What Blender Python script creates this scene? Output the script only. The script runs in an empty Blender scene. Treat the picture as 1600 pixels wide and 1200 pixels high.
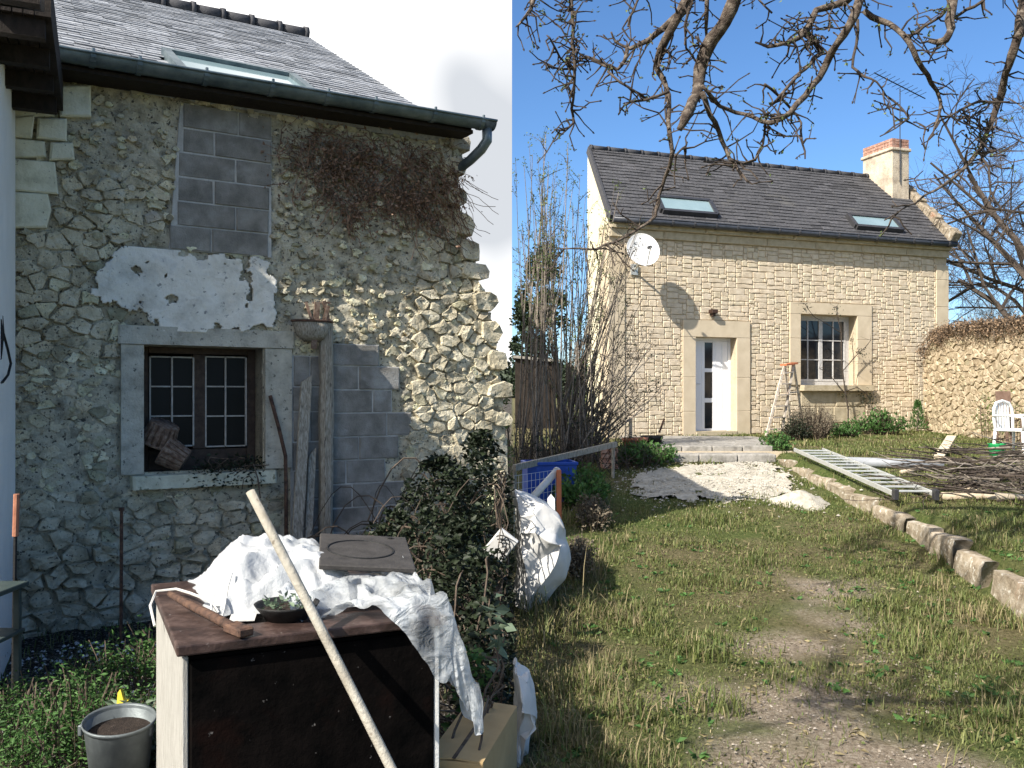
import bpy, math, random
import numpy as np
from mathutils import Vector, Matrix, noise

# ---------------------------------------------------------------- camera, sky, sun, exposure
sc = bpy.context.scene
COL = sc.collection
F = 1400.0                       # focal length in pixels of the 1600 wide photograph
EYE = 1.65
cam_d = bpy.data.cameras.new("camera")
cam_d.sensor_width = 36.0
cam_d.lens = 36.0 * F / 1600.0
cam_d.shift_y = 20.0 / 1600.0
cam_d.clip_start = 0.1
cam_d.clip_end = 1500.0
cam = bpy.data.objects.new("camera", cam_d)
cam.location = (0, 0, EYE)
cam.rotation_euler = (math.radians(90), 0, 0)
COL.objects.link(cam)
sc.camera = cam

SUN_DIR = Vector((0.747, 0.740, -0.88)).normalized()      # the way the light travels
SUN_EL = math.asin(-SUN_DIR.z)
SUN_ROT = math.atan2(-SUN_DIR.x, -SUN_DIR.y)
world = bpy.data.worlds.new("World")
sc.world = world
world.use_nodes = True
nt = world.node_tree
nt.nodes.clear()
w_out = nt.nodes.new("ShaderNodeOutputWorld")
w_sky = nt.nodes.new("ShaderNodeTexSky")
w_sky.sky_type = 'NISHITA'
w_sky.sun_disc = False
w_sky.sun_elevation = SUN_EL
w_sky.sun_rotation = SUN_ROT
w_sky.altitude = 300
w_sky.air_density = 1.0
w_sky.dust_density = 0.3
w_sky.ozone_density = 7.0
w_bg = nt.nodes.new("ShaderNodeBackground")
w_bg.inputs[1].default_value = 0.083
w_hs = nt.nodes.new("ShaderNodeHueSaturation")
w_hs.inputs['Saturation'].default_value = 1.06
nt.links.new(w_sky.outputs[0], w_hs.inputs['Color'])
nt.links.new(w_hs.outputs[0], w_bg.inputs[0])
# bank of cloud over the western half of the sky, clear blue to the east
w_tc = nt.nodes.new("ShaderNodeTexCoord")
w_n = nt.nodes.new("ShaderNodeTexNoise")
w_n.inputs['Scale'].default_value = 2.6
w_n.inputs['Detail'].default_value = 3
w_n.inputs['Roughness'].default_value = 0.5
nt.links.new(w_tc.outputs['Generated'], w_n.inputs['Vector'])
w_r = nt.nodes.new("ShaderNodeValToRGB")
w_r.color_ramp.elements[0].position = 0.40
w_r.color_ramp.elements[0].color = (0.172, 0.18, 0.192, 1)
w_r.color_ramp.elements[1].position = 0.92
w_r.color_ramp.elements[1].color = (0.96, 0.92, 0.86, 1)
nt.links.new(w_n.outputs[0], w_r.inputs[0])
w_bg2 = nt.nodes.new("ShaderNodeBackground")
w_bg2.inputs[1].default_value = 1.9
nt.links.new(w_r.outputs[0], w_bg2.inputs[0])
w_sx = nt.nodes.new("ShaderNodeSeparateXYZ")
nt.links.new(w_tc.outputs['Generated'], w_sx.inputs[0])
w_gt = nt.nodes.new("ShaderNodeMath")
w_gt.operation = 'GREATER_THAN'
nt.links.new(w_sx.outputs[0], w_gt.inputs[0])
w_gt.inputs[1].default_value = 0.0
w_mx = nt.nodes.new("ShaderNodeMixShader")
nt.links.new(w_gt.outputs[0], w_mx.inputs[0])
nt.links.new(w_bg2.outputs[0], w_mx.inputs[1])
nt.links.new(w_bg.outputs[0], w_mx.inputs[2])
nt.links.new(w_mx.outputs[0], w_out.inputs[0])

sun_d = bpy.data.lights.new("sun", 'SUN')
sun_d.energy = 4.0
sun_d.angle = math.radians(0.5)
sun_d.color = (1.0, 0.94, 0.84)
sun = bpy.data.objects.new("sun", sun_d)
sun.rotation_euler = SUN_DIR.to_track_quat('-Z', 'Y').to_euler()
sun.location = (-20, -15, 30)
COL.objects.link(sun)

sc.view_settings.view_transform = 'Standard'
sc.view_settings.look = 'None'
sc.view_settings.gamma = 1.0
sc.view_settings.use_curve_mapping = False
sc.view_settings.exposure = 1.15
sc.cycles.max_bounces = 6
sc.cycles.transparent_max_bounces = 12

# ---------------------------------------------------------------- helpers
RND = random.Random(11)
NPR = np.random.default_rng(5)
ORG = {}

def ray(px, py):
    return Vector(((px - 800.0) / F, 1.0, (620.0 - py) / F))

def at(px, py, D):
    return Vector((0, 0, EYE)) + ray(px, py) * D

class Frame:
    """an upright plane: along u, up h, out o"""
    def __init__(s, px, D, udir):
        u = Vector((udir[0], udir[1], 0)).normalized()
        s.u = u
        s.n = Vector((u.y, -u.x, 0))
        s.p = Vector(((px - 800) / F * D, D, 0))
    def w(s, u, h, o=0.0):
        return s.p + s.u * u + s.n * o + Vector((0, 0, h))
    def px(s, px, py, o=0.0):
        d = ray(px, py)
        c = Vector((0, 0, EYE))
        t = s.n.dot(s.p + s.n * o - c) / s.n.dot(d)
        q = c + d * t - s.p
        return (q.dot(s.u), q.z)

def fbm(v, oct=4):
    return noise.fractal(v, 1.0, 2.0, oct)

def lerp(a, b, t):
    return a + (b - a) * t

def smooth(a, b, x):
    t = min(1.0, max(0.0, (x - a) / (b - a)))
    return t * t * (3 - 2 * t)

def pline(pts, x):
    if x <= pts[0][0]: return pts[0][1]
    for (a, va), (b, vb) in zip(pts, pts[1:]):
        if x <= b: return va + (vb - va) * (x - a) / (b - a)
    return pts[-1][1]

class MB:
    def __init__(s):
        s.v = []; s.f = []
    def add(s, vs, fs):
        b = len(s.v)
        s.v += [Vector(q) for q in vs]
        s.f += [tuple(i + b for i in q) for q in fs]
        return s
    def box(s, c, size, rot=None, taper=1.0):
        c = Vector(c); hx, hy, hz = size[0] / 2, size[1] / 2, size[2] / 2
        vs = []
        for z, k in ((-hz, 1.0), (hz, taper)):
            for x, y in ((-hx, -hy), (hx, -hy), (hx, hy), (-hx, hy)):
                p = Vector((x * k, y * k, z))
                if rot is not None: p = rot @ p
                vs.append(c + p)
        return s.add(vs, [(3, 2, 1, 0), (4, 5, 6, 7), (0, 1, 5, 4), (1, 2, 6, 5), (2, 3, 7, 6), (3, 0, 4, 7)])
    def bar(s, a, b, w, h, up=(0, 0, 1)):
        a = Vector(a); b = Vector(b); d = (b - a).normalized(); up = Vector(up)
        x = d.cross(up)
        if x.length < 1e-4: x = d.cross(Vector((1, 0, 0)))
        x.normalize(); y = x.cross(d)
        vs = []
        for p in (a, b):
            for i, j in ((-1, -1), (1, -1), (1, 1), (-1, 1)):
                vs.append(p + x * (i * w / 2) + y * (j * h / 2))
        return s.add(vs, [(0, 1, 2, 3), (7, 6, 5, 4), (4, 5, 1, 0), (5, 6, 2, 1), (6, 7, 3, 2), (7, 4, 0, 3)])
    def tube(s, pts, rads, n=6, cap=True, jit=0.0):
        pts = [Vector(p) for p in pts]
        if not isinstance(rads, (list, tuple)): rads = [rads] * len(pts)
        b = len(s.v); x = None
        for i, p in enumerate(pts):
            if i == 0: d = pts[1] - p
            elif i == len(pts) - 1: d = p - pts[i - 1]
            else: d = pts[i + 1] - pts[i - 1]
            if d.length < 1e-9: d = Vector((0, 0, 1))
            d.normalize()
            if x is None:
                x = d.cross(Vector((0.31, 0.17, 0.93)))
                if x.length < 1e-3: x = d.cross(Vector((1, 0, 0)))
            else:
                x = x - d * x.dot(d)
                if x.length < 1e-4: x = d.cross(Vector((0.31, 0.9, 0.2)))
            x.normalize(); y = d.cross(x)
            for k in range(n):
                a = 2 * math.pi * k / n
                r = rads[i] * (1 + (RND.uniform(-jit, jit) if jit else 0))
                s.v.append(p + (x * math.cos(a) + y * math.sin(a)) * r)
        for i in range(len(pts) - 1):
            for k in range(n):
                k2 = (k + 1) % n
                s.f.append((b + i * n + k, b + i * n + k2, b + (i + 1) * n + k2, b + (i + 1) * n + k))
        if cap:
            s.f.append(tuple(b + k for k in reversed(range(n))))
            s.f.append(tuple(b + (len(pts) - 1) * n + k for k in range(n)))
        return s
    def lathe(s, prof, c, n=24, axis=None, wob=0.0):
        c = Vector(c); b = len(s.v)
        M = Vector((0, 0, 1)).rotation_difference(Vector(axis).normalized()).to_matrix() if axis is not None else Matrix.Identity(3)
        for r, z in prof:
            for k in range(n):
                a = 2 * math.pi * k / n
                rr = r * (1 + wob * math.sin(3 * a + z * 5))
                s.v.append(c + M @ Vector((rr * math.cos(a), rr * math.sin(a), z)))
        for i in range(len(prof) - 1):
            for k in range(n):
                k2 = (k + 1) % n
                s.f.append((b + i * n + k, b + i * n + k2, b + (i + 1) * n + k2, b + (i + 1) * n + k))
        return s
    def slab(s, fr, poly, o0, o1, ch=0.008, warp=0.0):
        """a chamfered block over a polygon (u,h) of a frame, from depth o0 to o1"""
        n = len(poly); b = len(s.v)
        cx = sum(p[0] for p in poly) / n; cy = sum(p[1] for p in poly) / n
        t = [RND.uniform(-warp, warp) for _ in poly] if warp else [0] * n
        for o, q in ((o0, 0), (o1 - ch, 0), (o1, ch)):
            for i, (u, h) in enumerate(poly):
                d = math.hypot(cx - u, cy - h) or 1
                k = min(0.45, q * 1.4 / d)
                s.v.append(fr.w(u + (cx - u) * k, h + (cy - h) * k, o + (t[i] if o != o0 else 0)))
        for r in range(2):
            for i in range(n):
                j = (i + 1) % n
                s.f.append((b + r * n + i, b + r * n + j, b + (r + 1) * n + j, b + (r + 1) * n + i))
        s.f.append(tuple(b + 2 * n + i for i in range(n)))
        return s
    def stone(s, fr, poly, hgt, o0=-0.03, rough=0.35, seed=0.0):
        """a rounded rubble stone"""
        n = len(poly); b = len(s.v)
        cx = sum(p[0] for p in poly) / n; cy = sum(p[1] for p in poly) / n
        tilt = (RND.uniform(-.25, .25) * hgt, RND.uniform(-.25, .25) * hgt)
        R0 = max(1e-3, max(math.hypot(p[0] - cx, p[1] - cy) for p in poly))
        for k, o in ((1.0, o0), (0.985, hgt * 0.60), (0.90, hgt * 0.96)):
            for (u, h) in poly:
                uu = cx + (u - cx) * k; hh = cy + (h - cy) * k
                nz = fbm(Vector((uu * 14 + seed, hh * 14, seed * 1.7)), 2) * rough * hgt if o != o0 else 0
                tt = (tilt[0] * (uu - cx) + tilt[1] * (hh - cy)) / R0 if o != o0 else 0
                s.v.append(fr.w(uu, hh, o + nz + tt))
        nz = fbm(Vector((cx * 14 + seed, cy * 14, seed)), 2) * rough * hgt
        s.v.append(fr.w(cx, cy, hgt + nz))
        for r in range(2):
            for i in range(n):
                j = (i + 1) % n
                s.f.append((b + r * n + i, b + r * n + j, b + (r + 1) * n + j, b + (r + 1) * n + i))
        for i in range(n):
            s.f.append((b + 2 * n + i, b + 2 * n + (i + 1) % n, b + 3 * n))
        return s
    def build(s, name, mat, parent=None, smooth=False, bevel=0.0, kind=None, origin=None, seg=1):
        me = bpy.data.meshes.new(name)
        if parent is not None: org = ORG[parent.name]
        elif origin is not None: org = Vector(origin)
        else: org = Vector((0, 0, 0))
        own = org
        me.from_pydata([tuple(q - own) for q in s.v], [], s.f)
        me.update()
        if smooth: me.polygons.foreach_set('use_smooth', [True] * len(me.polygons))
        if mat is not None: me.materials.append(mat)
        o = bpy.data.objects.new(name, me)
        COL.objects.link(o)
        if parent is not None: o.parent = parent
        else: o.location = own
        ORG[o.name] = own
        if bevel:
            m = o.modifiers.new("bevel", 'BEVEL'); m.width = bevel; m.segments = seg; m.limit_method = 'ANGLE'; m.angle_limit = math.radians(40)
        if kind: o['kind'] = kind
        return o

def thing(name, label, cat, loc, group=None):
    o = bpy.data.objects.new(name, None)
    o.empty_display_size = 0.2
    o.location = loc
    COL.objects.link(o)
    ORG[o.name] = Vector(loc)
    return tag(o, label, cat, group)

def tag(o, label, cat, group=None, kind=None):
    o['label'] = label; o['category'] = cat
    if group: o['group'] = group
    if kind: o['kind'] = kind
    return o

def np_mesh(name, V, quads=None, tris=None, mat=None, parent=None, smooth=False, kind=None, attr=None):
    me = bpy.data.meshes.new(name)
    org = ORG[parent.name] if parent is not None else Vector((0, 0, 0))
    V = np.asarray(V, dtype=np.float32).reshape(-1, 3) - np.array(org, dtype=np.float32)
    loops = []; sizes = []
    if quads is not None and len(quads):
        q = np.asarray(quads, dtype=np.int32).reshape(-1, 4); loops.append(q.ravel()); sizes.append(np.full(len(q), 4, np.int32))
    if tris is not None and len(tris):
        q = np.asarray(tris, dtype=np.int32).reshape(-1, 3); loops.append(q.ravel()); sizes.append(np.full(len(q), 3, np.int32))
    loops = np.concatenate(loops); sizes = np.concatenate(sizes)
    starts = np.concatenate(([0], np.cumsum(sizes)[:-1])).astype(np.int32)
    me.vertices.add(len(V)); me.vertices.foreach_set('co', V.ravel())
    me.loops.add(len(loops)); me.loops.foreach_set('vertex_index', loops)
    me.polygons.add(len(sizes)); me.polygons.foreach_set('loop_start', starts); me.polygons.foreach_set('loop_total', sizes)
    if smooth: me.polygons.foreach_set('use_smooth', np.ones(len(sizes), dtype=bool))
    if attr is not None:
        a = me.attributes.new("tint", 'FLOAT', 'POINT'); a.data.foreach_set('value', np.asarray(attr, np.float32))
    me.update(calc_edges=True); me.validate()
    if mat is not None: me.materials.append(mat)
    o = bpy.data.objects.new(name, me)
    COL.objects.link(o)
    if parent is not None: o.parent = parent
    ORG[o.name] = org
    if kind: o['kind'] = kind
    return o

def leaves(name, pts, dirs, sizes, mat, parent=None, kind='stuff', width=0.55, fold=0.25):
    """a leaf of two folded halves at each point, lying along dirs"""
    P = np.asarray(pts, float); D = np.asarray(dirs, float); S = np.asarray(sizes, float)[:, None]
    D = D / (np.linalg.norm(D, axis=1, keepdims=True) + 1e-9)
    A = NPR.normal(size=P.shape)
    X = np.cross(D, A); X /= (np.linalg.norm(X, axis=1, keepdims=True) + 1e-9)
    N = np.cross(X, D)
    b = P; t = P + D * S - N * S * 0.12; m = P + D * S * 0.45
    l = m + X * S * width * 0.5 + N * S * fold * 0.5; r = m - X * S * width * 0.5 + N * S * fold * 0.5
    V = np.stack([b, l, t, r], axis=1).reshape(-1, 3)
    i = np.arange(len(P)) * 4
    T = np.concatenate([np.stack([i, i + 1, i + 2], 1), np.stack([i, i + 2, i + 3], 1)])
    return np_mesh(name, V, tris=T, mat=mat, parent=parent, kind=kind)

def blades(name, pts, heights, mat, parent=None, kind='stuff', lean=0.6, wid=0.004, flat=None):
    """bent grass blades, 3 faces each"""
    P = np.asarray(pts, float); n = len(P); H = np.asarray(heights, float)[:, None]
    a = NPR.uniform(0, 2 * np.pi, n); d = np.stack([np.cos(a), np.sin(a), np.zeros(n)], 1)
    L = NPR.uniform(0.15, lean, n)[:, None]
    side = np.stack([-np.sin(a), np.cos(a), np.zeros(n)], 1)
    W = (wid if np.isscalar(wid) else np.asarray(wid)[:, None]) * NPR.uniform(0.7, 1.4, n)[:, None]
    up = np.array([[0, 0, 1.0]])
    m = P + up * H * 0.6 * np.sqrt(np.maximum(0.05, 1 - L * L * 0.4)) + d * H * L * 0.35
    t = P + up * H * np.sqrt(np.maximum(0.03, 1 - np.minimum(L, .98) ** 2)) + d * H * L * 1.0
    V = np.stack([P - side * W, P + side * W, m + side * W * 0.8, m - side * W * 0.8, t], 1).reshape(-1, 3)
    i = np.arange(n) * 5
    Q = np.stack([i, i + 1, i + 2, i + 3], 1); T = np.stack([i + 3, i + 2, i + 4], 1)
    return np_mesh(name, V, quads=Q, tris=T, mat=mat, parent=parent, kind=kind)

# ---------------------------------------------------------------- materials
MATS = {}
def M(name, cols, scale=6.0, rough=0.85, bump=0.3, bscale=None, detail=6, isl=0.12, spots=None, spot_scale=25.0, spot_pos=0.62, spec=0.3, metal=0.0,
      stain=None, stain_scale=1.2, stain_pos=0.55, stretch=None, bdist=0.02, ramp=(0.32, 0.68), trans=0.0, hue=0.0):
    if name in MATS: return MATS[name]
    m = bpy.data.materials.new(name); m.use_nodes = True
    t = m.node_tree; N = t.nodes; Lk = t.links
    bs = N['Principled BSDF']
    bs.inputs['Roughness'].default_value = rough
    bs.inputs['Metallic'].default_value = metal
    bs.inputs['Specular IOR Level'].default_value = spec
    geo = N.new('ShaderNodeNewGeometry')
    add = N.new('ShaderNodeVectorMath'); add.operation = 'MULTIPLY_ADD'
    Lk.new(geo.outputs['Random Per Island'], add.inputs[0])
    add.inputs[1].default_value = (7.3, 3.1, 5.7)
    Lk.new(geo.outputs['Position'], add.inputs[2])
    vec = add.outputs[0] if isl else geo.outputs['Position']
    if stretch:
        mp = N.new('ShaderNodeMapping'); mp.inputs['Scale'].default_value = stretch
        Lk.new(vec, mp.inputs['Vector']); vec = mp.outputs[0]
    def nz(sc_, det=detail, r=0.6):
        n = N.new('ShaderNodeTexNoise'); n.inputs['Scale'].default_value = sc_; n.inputs['Detail'].default_value = det; n.inputs['Roughness'].default_value = r
        Lk.new(vec, n.inputs['Vector']); return n.outputs[0]
    r = N.new('ShaderNodeValToRGB')
    els = r.color_ramp.elements
    k = len(cols)
    els[0].position = ramp[0]; els[0].color = (*cols[0], 1)
    els[1].position = ramp[1]; els[1].color = (*cols[-1], 1)
    for i in range(1, k - 1):
        e = els.new(ramp[0] + (ramp[1] - ramp[0]) * i / (k - 1)); e.color = (*cols[i], 1)
    Lk.new(nz(scale), r.inputs[0])
    c = r.outputs[0]
    def mix(c, col, fac_out, lo, hi, amt=1.0):
        mr = N.new('ShaderNodeMapRange'); mr.inputs[1].default_value = lo; mr.inputs[2].default_value = hi; mr.inputs[4].default_value = amt
        Lk.new(fac_out, mr.inputs[0])
        mx = N.new('ShaderNodeMix'); mx.data_type = 'RGBA'
        Lk.new(mr.outputs[0], mx.inputs[0]); Lk.new(c, mx.inputs[6]); mx.inputs[7].default_value = (*col, 1)
        return mx.outputs[2]
    if stain: c = mix(c, stain, nz(stain_scale, 5), stain_pos, stain_pos + 0.14, 0.85)
    if spots: c = mix(c, spots, nz(spot_scale, 3), spot_pos, spot_pos + 0.06, 0.9)
    if isl:
        hs = N.new('ShaderNodeHueSaturation')
        mr = N.new('ShaderNodeMapRange'); mr.inputs[3].default_value = 1 - isl; mr.inputs[4].default_value = 1 + isl
        Lk.new(geo.outputs['Random Per Island'], mr.inputs[0]); Lk.new(mr.outputs[0], hs.inputs['Value'])
        if hue:
            wn = N.new('ShaderNodeTexWhiteNoise'); wn.noise_dimensions = '1D'; Lk.new(geo.outputs['Random Per Island'], wn.inputs['W'])
            m2 = N.new('ShaderNodeMapRange'); m2.inputs[3].default_value = 0.5 - hue; m2.inputs[4].default_value = 0.5 + hue
            Lk.new(wn.outputs[0], m2.inputs[0]); Lk.new(m2.outputs[0], hs.inputs['Hue'])
        Lk.new(c, hs.inputs['Color']); c = hs.outputs[0]
    Lk.new(c, bs.inputs['Base Color'])
    if bump:
        bp = N.new('ShaderNodeBump'); bp.inputs['Strength'].default_value = bump; bp.inputs['Distance'].default_value = bdist
        Lk.new(nz(bscale or scale * 4, 8, 0.65), bp.inputs['Height']); Lk.new(bp.outputs[0], bs.inputs['Normal'])
    if trans:
        tr = N.new('ShaderNodeBsdfTranslucent'); Lk.new(c, tr.inputs[0])
        mxs = N.new('ShaderNodeMixShader'); mxs.inputs[0].default_value = trans
        Lk.new(bs.outputs[0], mxs.inputs[1]); Lk.new(tr.outputs[0], mxs.inputs[2])
        Lk.new(mxs.outputs[0], N['Material Output'].inputs[0])
    MATS[name] = m
    return m

def G(v): return (v, v, v)
m_rubble = M("rubble stone", [(.34, .305, .205), (.63, .575, .40), (.78, .73, .55)], 7, bump=1.0, bscale=15, isl=.40, hue=.02, spots=(.12, .11, .08), spot_scale=38, spot_pos=.60, stain=(.33, .31, .26), bdist=.06)
m_mortar = M("old lime mortar", [(.27, .245, .185), (.57, .52, .395), (.72, .67, .52)], 9, bump=1.0, bscale=42, isl=0, spots=(.07, .065, .055), spot_scale=34, spot_pos=.585, stain=(.33, .28, .18), stain_scale=1.6, bdist=.03)
m_ashlar = M("pale ashlar", [(.52, .50, .37), (.70, .68, .53), (.78, .76, .62)], 8, bump=.5, bscale=40, isl=.12, spots=(.2, .19, .15), spot_scale=30, spot_pos=.66)
m_conc = M("concrete block", [(.165, .155, .138), (.245, .232, .208), (.33, .315, .285)], 7, bump=.6, bscale=90, isl=.12, stain=(.40, .395, .38), stain_scale=3, stain_pos=.58, bdist=.02)
m_cement = M("cement render", [(.35, .325, .265), (.52, .485, .40), (.62, .585, .49)], 8, bump=.8, bscale=50, isl=0, spots=(.12, .12, .1), spot_scale=30, spot_pos=.63)
m_joint = M("cement joint", [(.40, .39, .365), (.56, .55, .52)], 14, bump=.6, isl=0)
m_plaster = M("flaking white plaster", [(.56, .53, .46), (.80, .765, .68), (.88, .85, .77)], 5, bump=.6, bscale=30, isl=0, spots=(.28, .27, .25), spot_scale=22, spot_pos=.63, stain=(.42, .41, .40), stain_scale=2.5, stain_pos=.57)
m_slate = M("old slate", [(.17, .18, .20), (.26, .27, .29), (.34, .35, .37)], 20, rough=.55, bump=.2, isl=.30, spots=(.42, .43, .42), spot_scale=16, spot_pos=.66)
m_zinc = M("weathered zinc", [(.07, .10, .12), (.13, .17, .19), (.2, .24, .26)], 6, rough=.45, bump=.08, isl=0, metal=.5)
m_white = M("white wash wall", [(.78, .76, .71), (.86, .84, .79)], 3, bump=.25, bscale=40, isl=0)
m_darkwood = M("dark eaves wood", [(.012, .009, .007), (.03, .022, .017)], 14, bump=.4, isl=.2, stretch=(1, 4, 1))
m_brownframe = M("brown window wood", [(.035, .022, .016), (.075, .05, .036)], 22, rough=.6, bump=.3, isl=.1)
m_muntin = M("worn pale paint", [(.34, .31, .27), (.50, .47, .43)], 30, rough=.6, bump=.2, isl=.1)
m_glassdark = M("dark window glass", [(.006, .007, .008), (.012, .013, .015)], 2, rough=.3, bump=0, isl=0, spec=.12)
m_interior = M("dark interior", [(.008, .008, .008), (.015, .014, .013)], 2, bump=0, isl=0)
m_grey = M("weathered grey wood", [(.18, .155, .12), (.34, .305, .245), (.50, .46, .39)], 18, bump=.6, bscale=50, isl=.12, stretch=(6, 6, .8), spots=(.05, .045, .04), spot_scale=14, spot_pos=.62)
m_sill = M("stone sill", [(.48, .47, .35), (.70, .69, .54)], 12, bump=.5, isl=0, spots=(.2, .2, .13), spot_scale=26, spot_pos=.6)
m_rust = M("rusty iron", [(.03, .02, .016), (.09, .05, .035), (.14, .08, .05)], 25, rough=.8, bump=.4, isl=.1)
m_black = M("black iron", [(.008, .008, .009), (.02, .02, .02)], 20, rough=.6, bump=.3, isl=0)
m_front = M("sooty black front", [(.002, .002, .002), (.007, .0055, .005)], 9, rough=.75, bump=.3, isl=0, spots=(.16, .15, .14), spot_scale=34, spot_pos=.70, stain=(.010, .005, .004), stain_scale=4, spec=.02)
m_browntop = M("worn brown top", [(.022, .014, .012), (.048, .029, .024), (.10, .066, .056)], 12, rough=.45, bump=.25, isl=0, spots=(.3, .27, .25), spot_scale=30, spot_pos=.70)
m_palewood = M("whitened side boards", [(.26, .25, .225), (.40, .39, .36)], 14, bump=.4, isl=.1, stretch=(5, 5, .6), spots=(.16, .15, .13), spot_scale=18, spot_pos=.62)
m_plasticpole = M("dirty cream pole", [(.22, .195, .155), (.34, .315, .26), (.42, .395, .34)], 9, rough=.55, bump=.5, bscale=40, isl=0, spots=(.14, .11, .08), spot_scale=18, spot_pos=.64)
m_soil = M("dark soil", [(.022, .015, .012), (.05, .036, .028)], 30, bump=1, isl=0, spots=(.10, .08, .07), spot_scale=60)
m_bucket = M("dull zinc bucket", [(.10, .115, .12), (.17, .19, .195)], 12, rough=.5, bump=.1, isl=0, metal=.4)
m_card = M("damp cardboard", [(.36, .25, .12), (.46, .33, .17)], 5, bump=.1, isl=0)
m_yellow = M("yellow plastic", [(.62, .50, .04), (.75, .62, .08)], 6, rough=.4, bump=.05, isl=0)
m_green_metal = M("dark green metal", [(.03, .045, .042), (.055, .075, .07)], 14, rough=.5, bump=.1, isl=0)
m_wicker = M("old wicker", [(.09, .055, .04), (.19, .125, .09), (.30, .24, .19)], 30, bump=.5, isl=.25)
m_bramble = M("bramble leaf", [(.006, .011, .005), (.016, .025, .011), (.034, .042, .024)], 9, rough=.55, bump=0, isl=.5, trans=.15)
m_cane = M("dry cane", [(.05, .035, .025), (.13, .10, .075)], 20, bump=.2, isl=.3)
m_deadivy = M("dead creeper twig", [(.10, .06, .04), (.20, .125, .085), (.32, .22, .16)], 12, bump=0, isl=.4)
m_fern = M("fresh green leaf", [(.028, .075, .016), (.062, .14, .035), (.11, .205, .06)], 9, rough=.6, bump=0, isl=.4, trans=.3)
m_greyleaf = M("grey green leaf", [(.10, .15, .10), (.2, .26, .17)], 9, rough=.6, bump=0, isl=.4, trans=.3)
m_facing = M("cream stone facing", [(.48, .395, .282), (.58, .49, .36), (.64, .555, .43)], 9, bump=.5, bscale=45, isl=.09, hue=.006)
m_facejoint = M("facing joint", [(.44, .36, .25), (.55, .46, .335)], 12, bump=.4, isl=0)
m_smooth = M("smooth cream dressing", [(.50, .415, .295), (.58, .49, .36)], 5, bump=.12, bscale=60, isl=.06)
m_gable = M("cream gable render", [(.66, .60, .42), (.72, .66, .48)], 4, bump=.15, bscale=50, isl=0)
m_cornice = M("old stone cornice", [(.36, .30, .20), (.50, .43, .31)], 8, bump=.4, isl=.1)
m_shingle = M("charcoal shingle", [(.036, .036, .039), (.064, .063, .068), (.092, .090, .096)], 22, rough=.85, bump=.5, bscale=120, isl=.34, bdist=.01, stain=(.10, .097, .090), stain_scale=1.1, stain_pos=.60, hue=.02)
m_ridge = M("grey ridge tile", [(.035, .036, .042), (.06, .06, .066)], 18, rough=.75, bump=.3, isl=.15)
m_gutter = M("slate grey gutter", [(.035, .04, .05), (.06, .065, .08)], 8, rough=.4, bump=.05, isl=0)
m_skyframe = M("roof window frame", [(.03, .03, .033), (.05, .05, .053)], 8, rough=.4, bump=0, isl=0)
m_skyglass = M("roof window glass", [(.20, .28, .30), (.25, .34, .36)], 2, rough=.08, bump=0, isl=0, spec=.8)
m_upvc = M("white door plastic", [(.78, .78, .80), (.82, .82, .84)], 3, rough=.35, bump=0, isl=0)
m_wframe = M("white window paint", [(.42, .41, .40), (.56, .55, .54)], 20, rough=.5, bump=.1, isl=.05)
m_dglass = M("door glass", [(.012, .016, .022), (.02, .026, .034)], 2, rough=.08, bump=0, isl=0, spec=.6)
m_chim = M("rendered chimney", [(.46, .385, .29), (.60, .52, .41)], 6, bump=.7, isl=0, stain=(.27, .22, .175), stain_scale=2.2, stain_pos=.50)
m_brick = M("red brick", [(.24, .12, .085), (.35, .195, .145), (.46, .34, .28)], 14, bump=.6, isl=.2)
m_terra = M("terracotta", [(.30, .12, .07), (.40, .18, .11)], 10, bump=.3, isl=.1)
m_pave = M("old paving", [(.15, .14, .125), (.25, .235, .21), (.33, .31, .285)], 10, bump=.4, isl=.15)
m_kerb = M("lichened kerb", [(.16, .125, .085), (.29, .24, .175), (.42, .37, .30)], 9, bump=.8, bscale=35, isl=.18, spots=(.58, .55, .48), spot_scale=16, spot_pos=.62, stain=(.30, .16, .10), stain_scale=2.2, stain_pos=.60)
m_bag = M("woven white bag", [(.52, .51, .49), (.63, .62, .60)], 5, rough=.7, bump=.15, bscale=30, isl=0)
m_blue = M("blue plastic crate", [(.015, .06, .36), (.025, .09, .46)], 8, rough=.4, bump=0, isl=0)
m_pipe = M("grey white pipe", [(.50, .49, .46), (.62, .61, .58)], 12, rough=.5, bump=.1, isl=0)
m_alu = M("dull aluminium", [(.50, .51, .50), (.62, .63, .61)], 18, rough=.42, bump=.05, isl=0, metal=.5)
m_oldlad = M("paint splashed wood", [(.40, .34, .27), (.58, .52, .45)], 18, bump=.4, isl=.2, spots=(.18, .13, .1), spot_scale=14, spot_pos=.58)
m_orange = M("orange red plastic", [(.46, .14, .06), (.55, .18, .09)], 8, rough=.5, bump=0, isl=0)
m_bark = M("lichened bark", [(.045, .032, .025), (.10, .077, .06), (.21, .175, .14)], 26, bump=.9, bscale=60, isl=.12, ramp=(.36, .66))
m_twig = M("dark twig bark", [(.035, .027, .022), (.085, .066, .052)], 30, bump=.3, isl=.25)
m_lilac = M("grey brown stem", [(.13, .11, .09), (.27, .23, .19)], 20, bump=.3, isl=.3)
m_bud = M("young leaf", [(.06, .09, .025), (.12, .165, .05), (.17, .21, .08)], 9, rough=.6, bump=0, isl=.35, trans=.3)
m_darkleaf = M("evergreen leaf", [(.012, .022, .010), (.03, .048, .02)], 6, rough=.6, bump=0, isl=.4, trans=.1)
m_grass = M("lawn blade", [(.085, .115, .03), (.14, .165, .05), (.22, .215, .09)], .9, rough=.6, bump=0, isl=.35, hue=.02, trans=.3, ramp=(.35, .65))
m_straw = M("dry straw", [(.17, .138, .07), (.30, .25, .14)], 4, rough=.7, bump=0, isl=.3, trans=.15)
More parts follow.
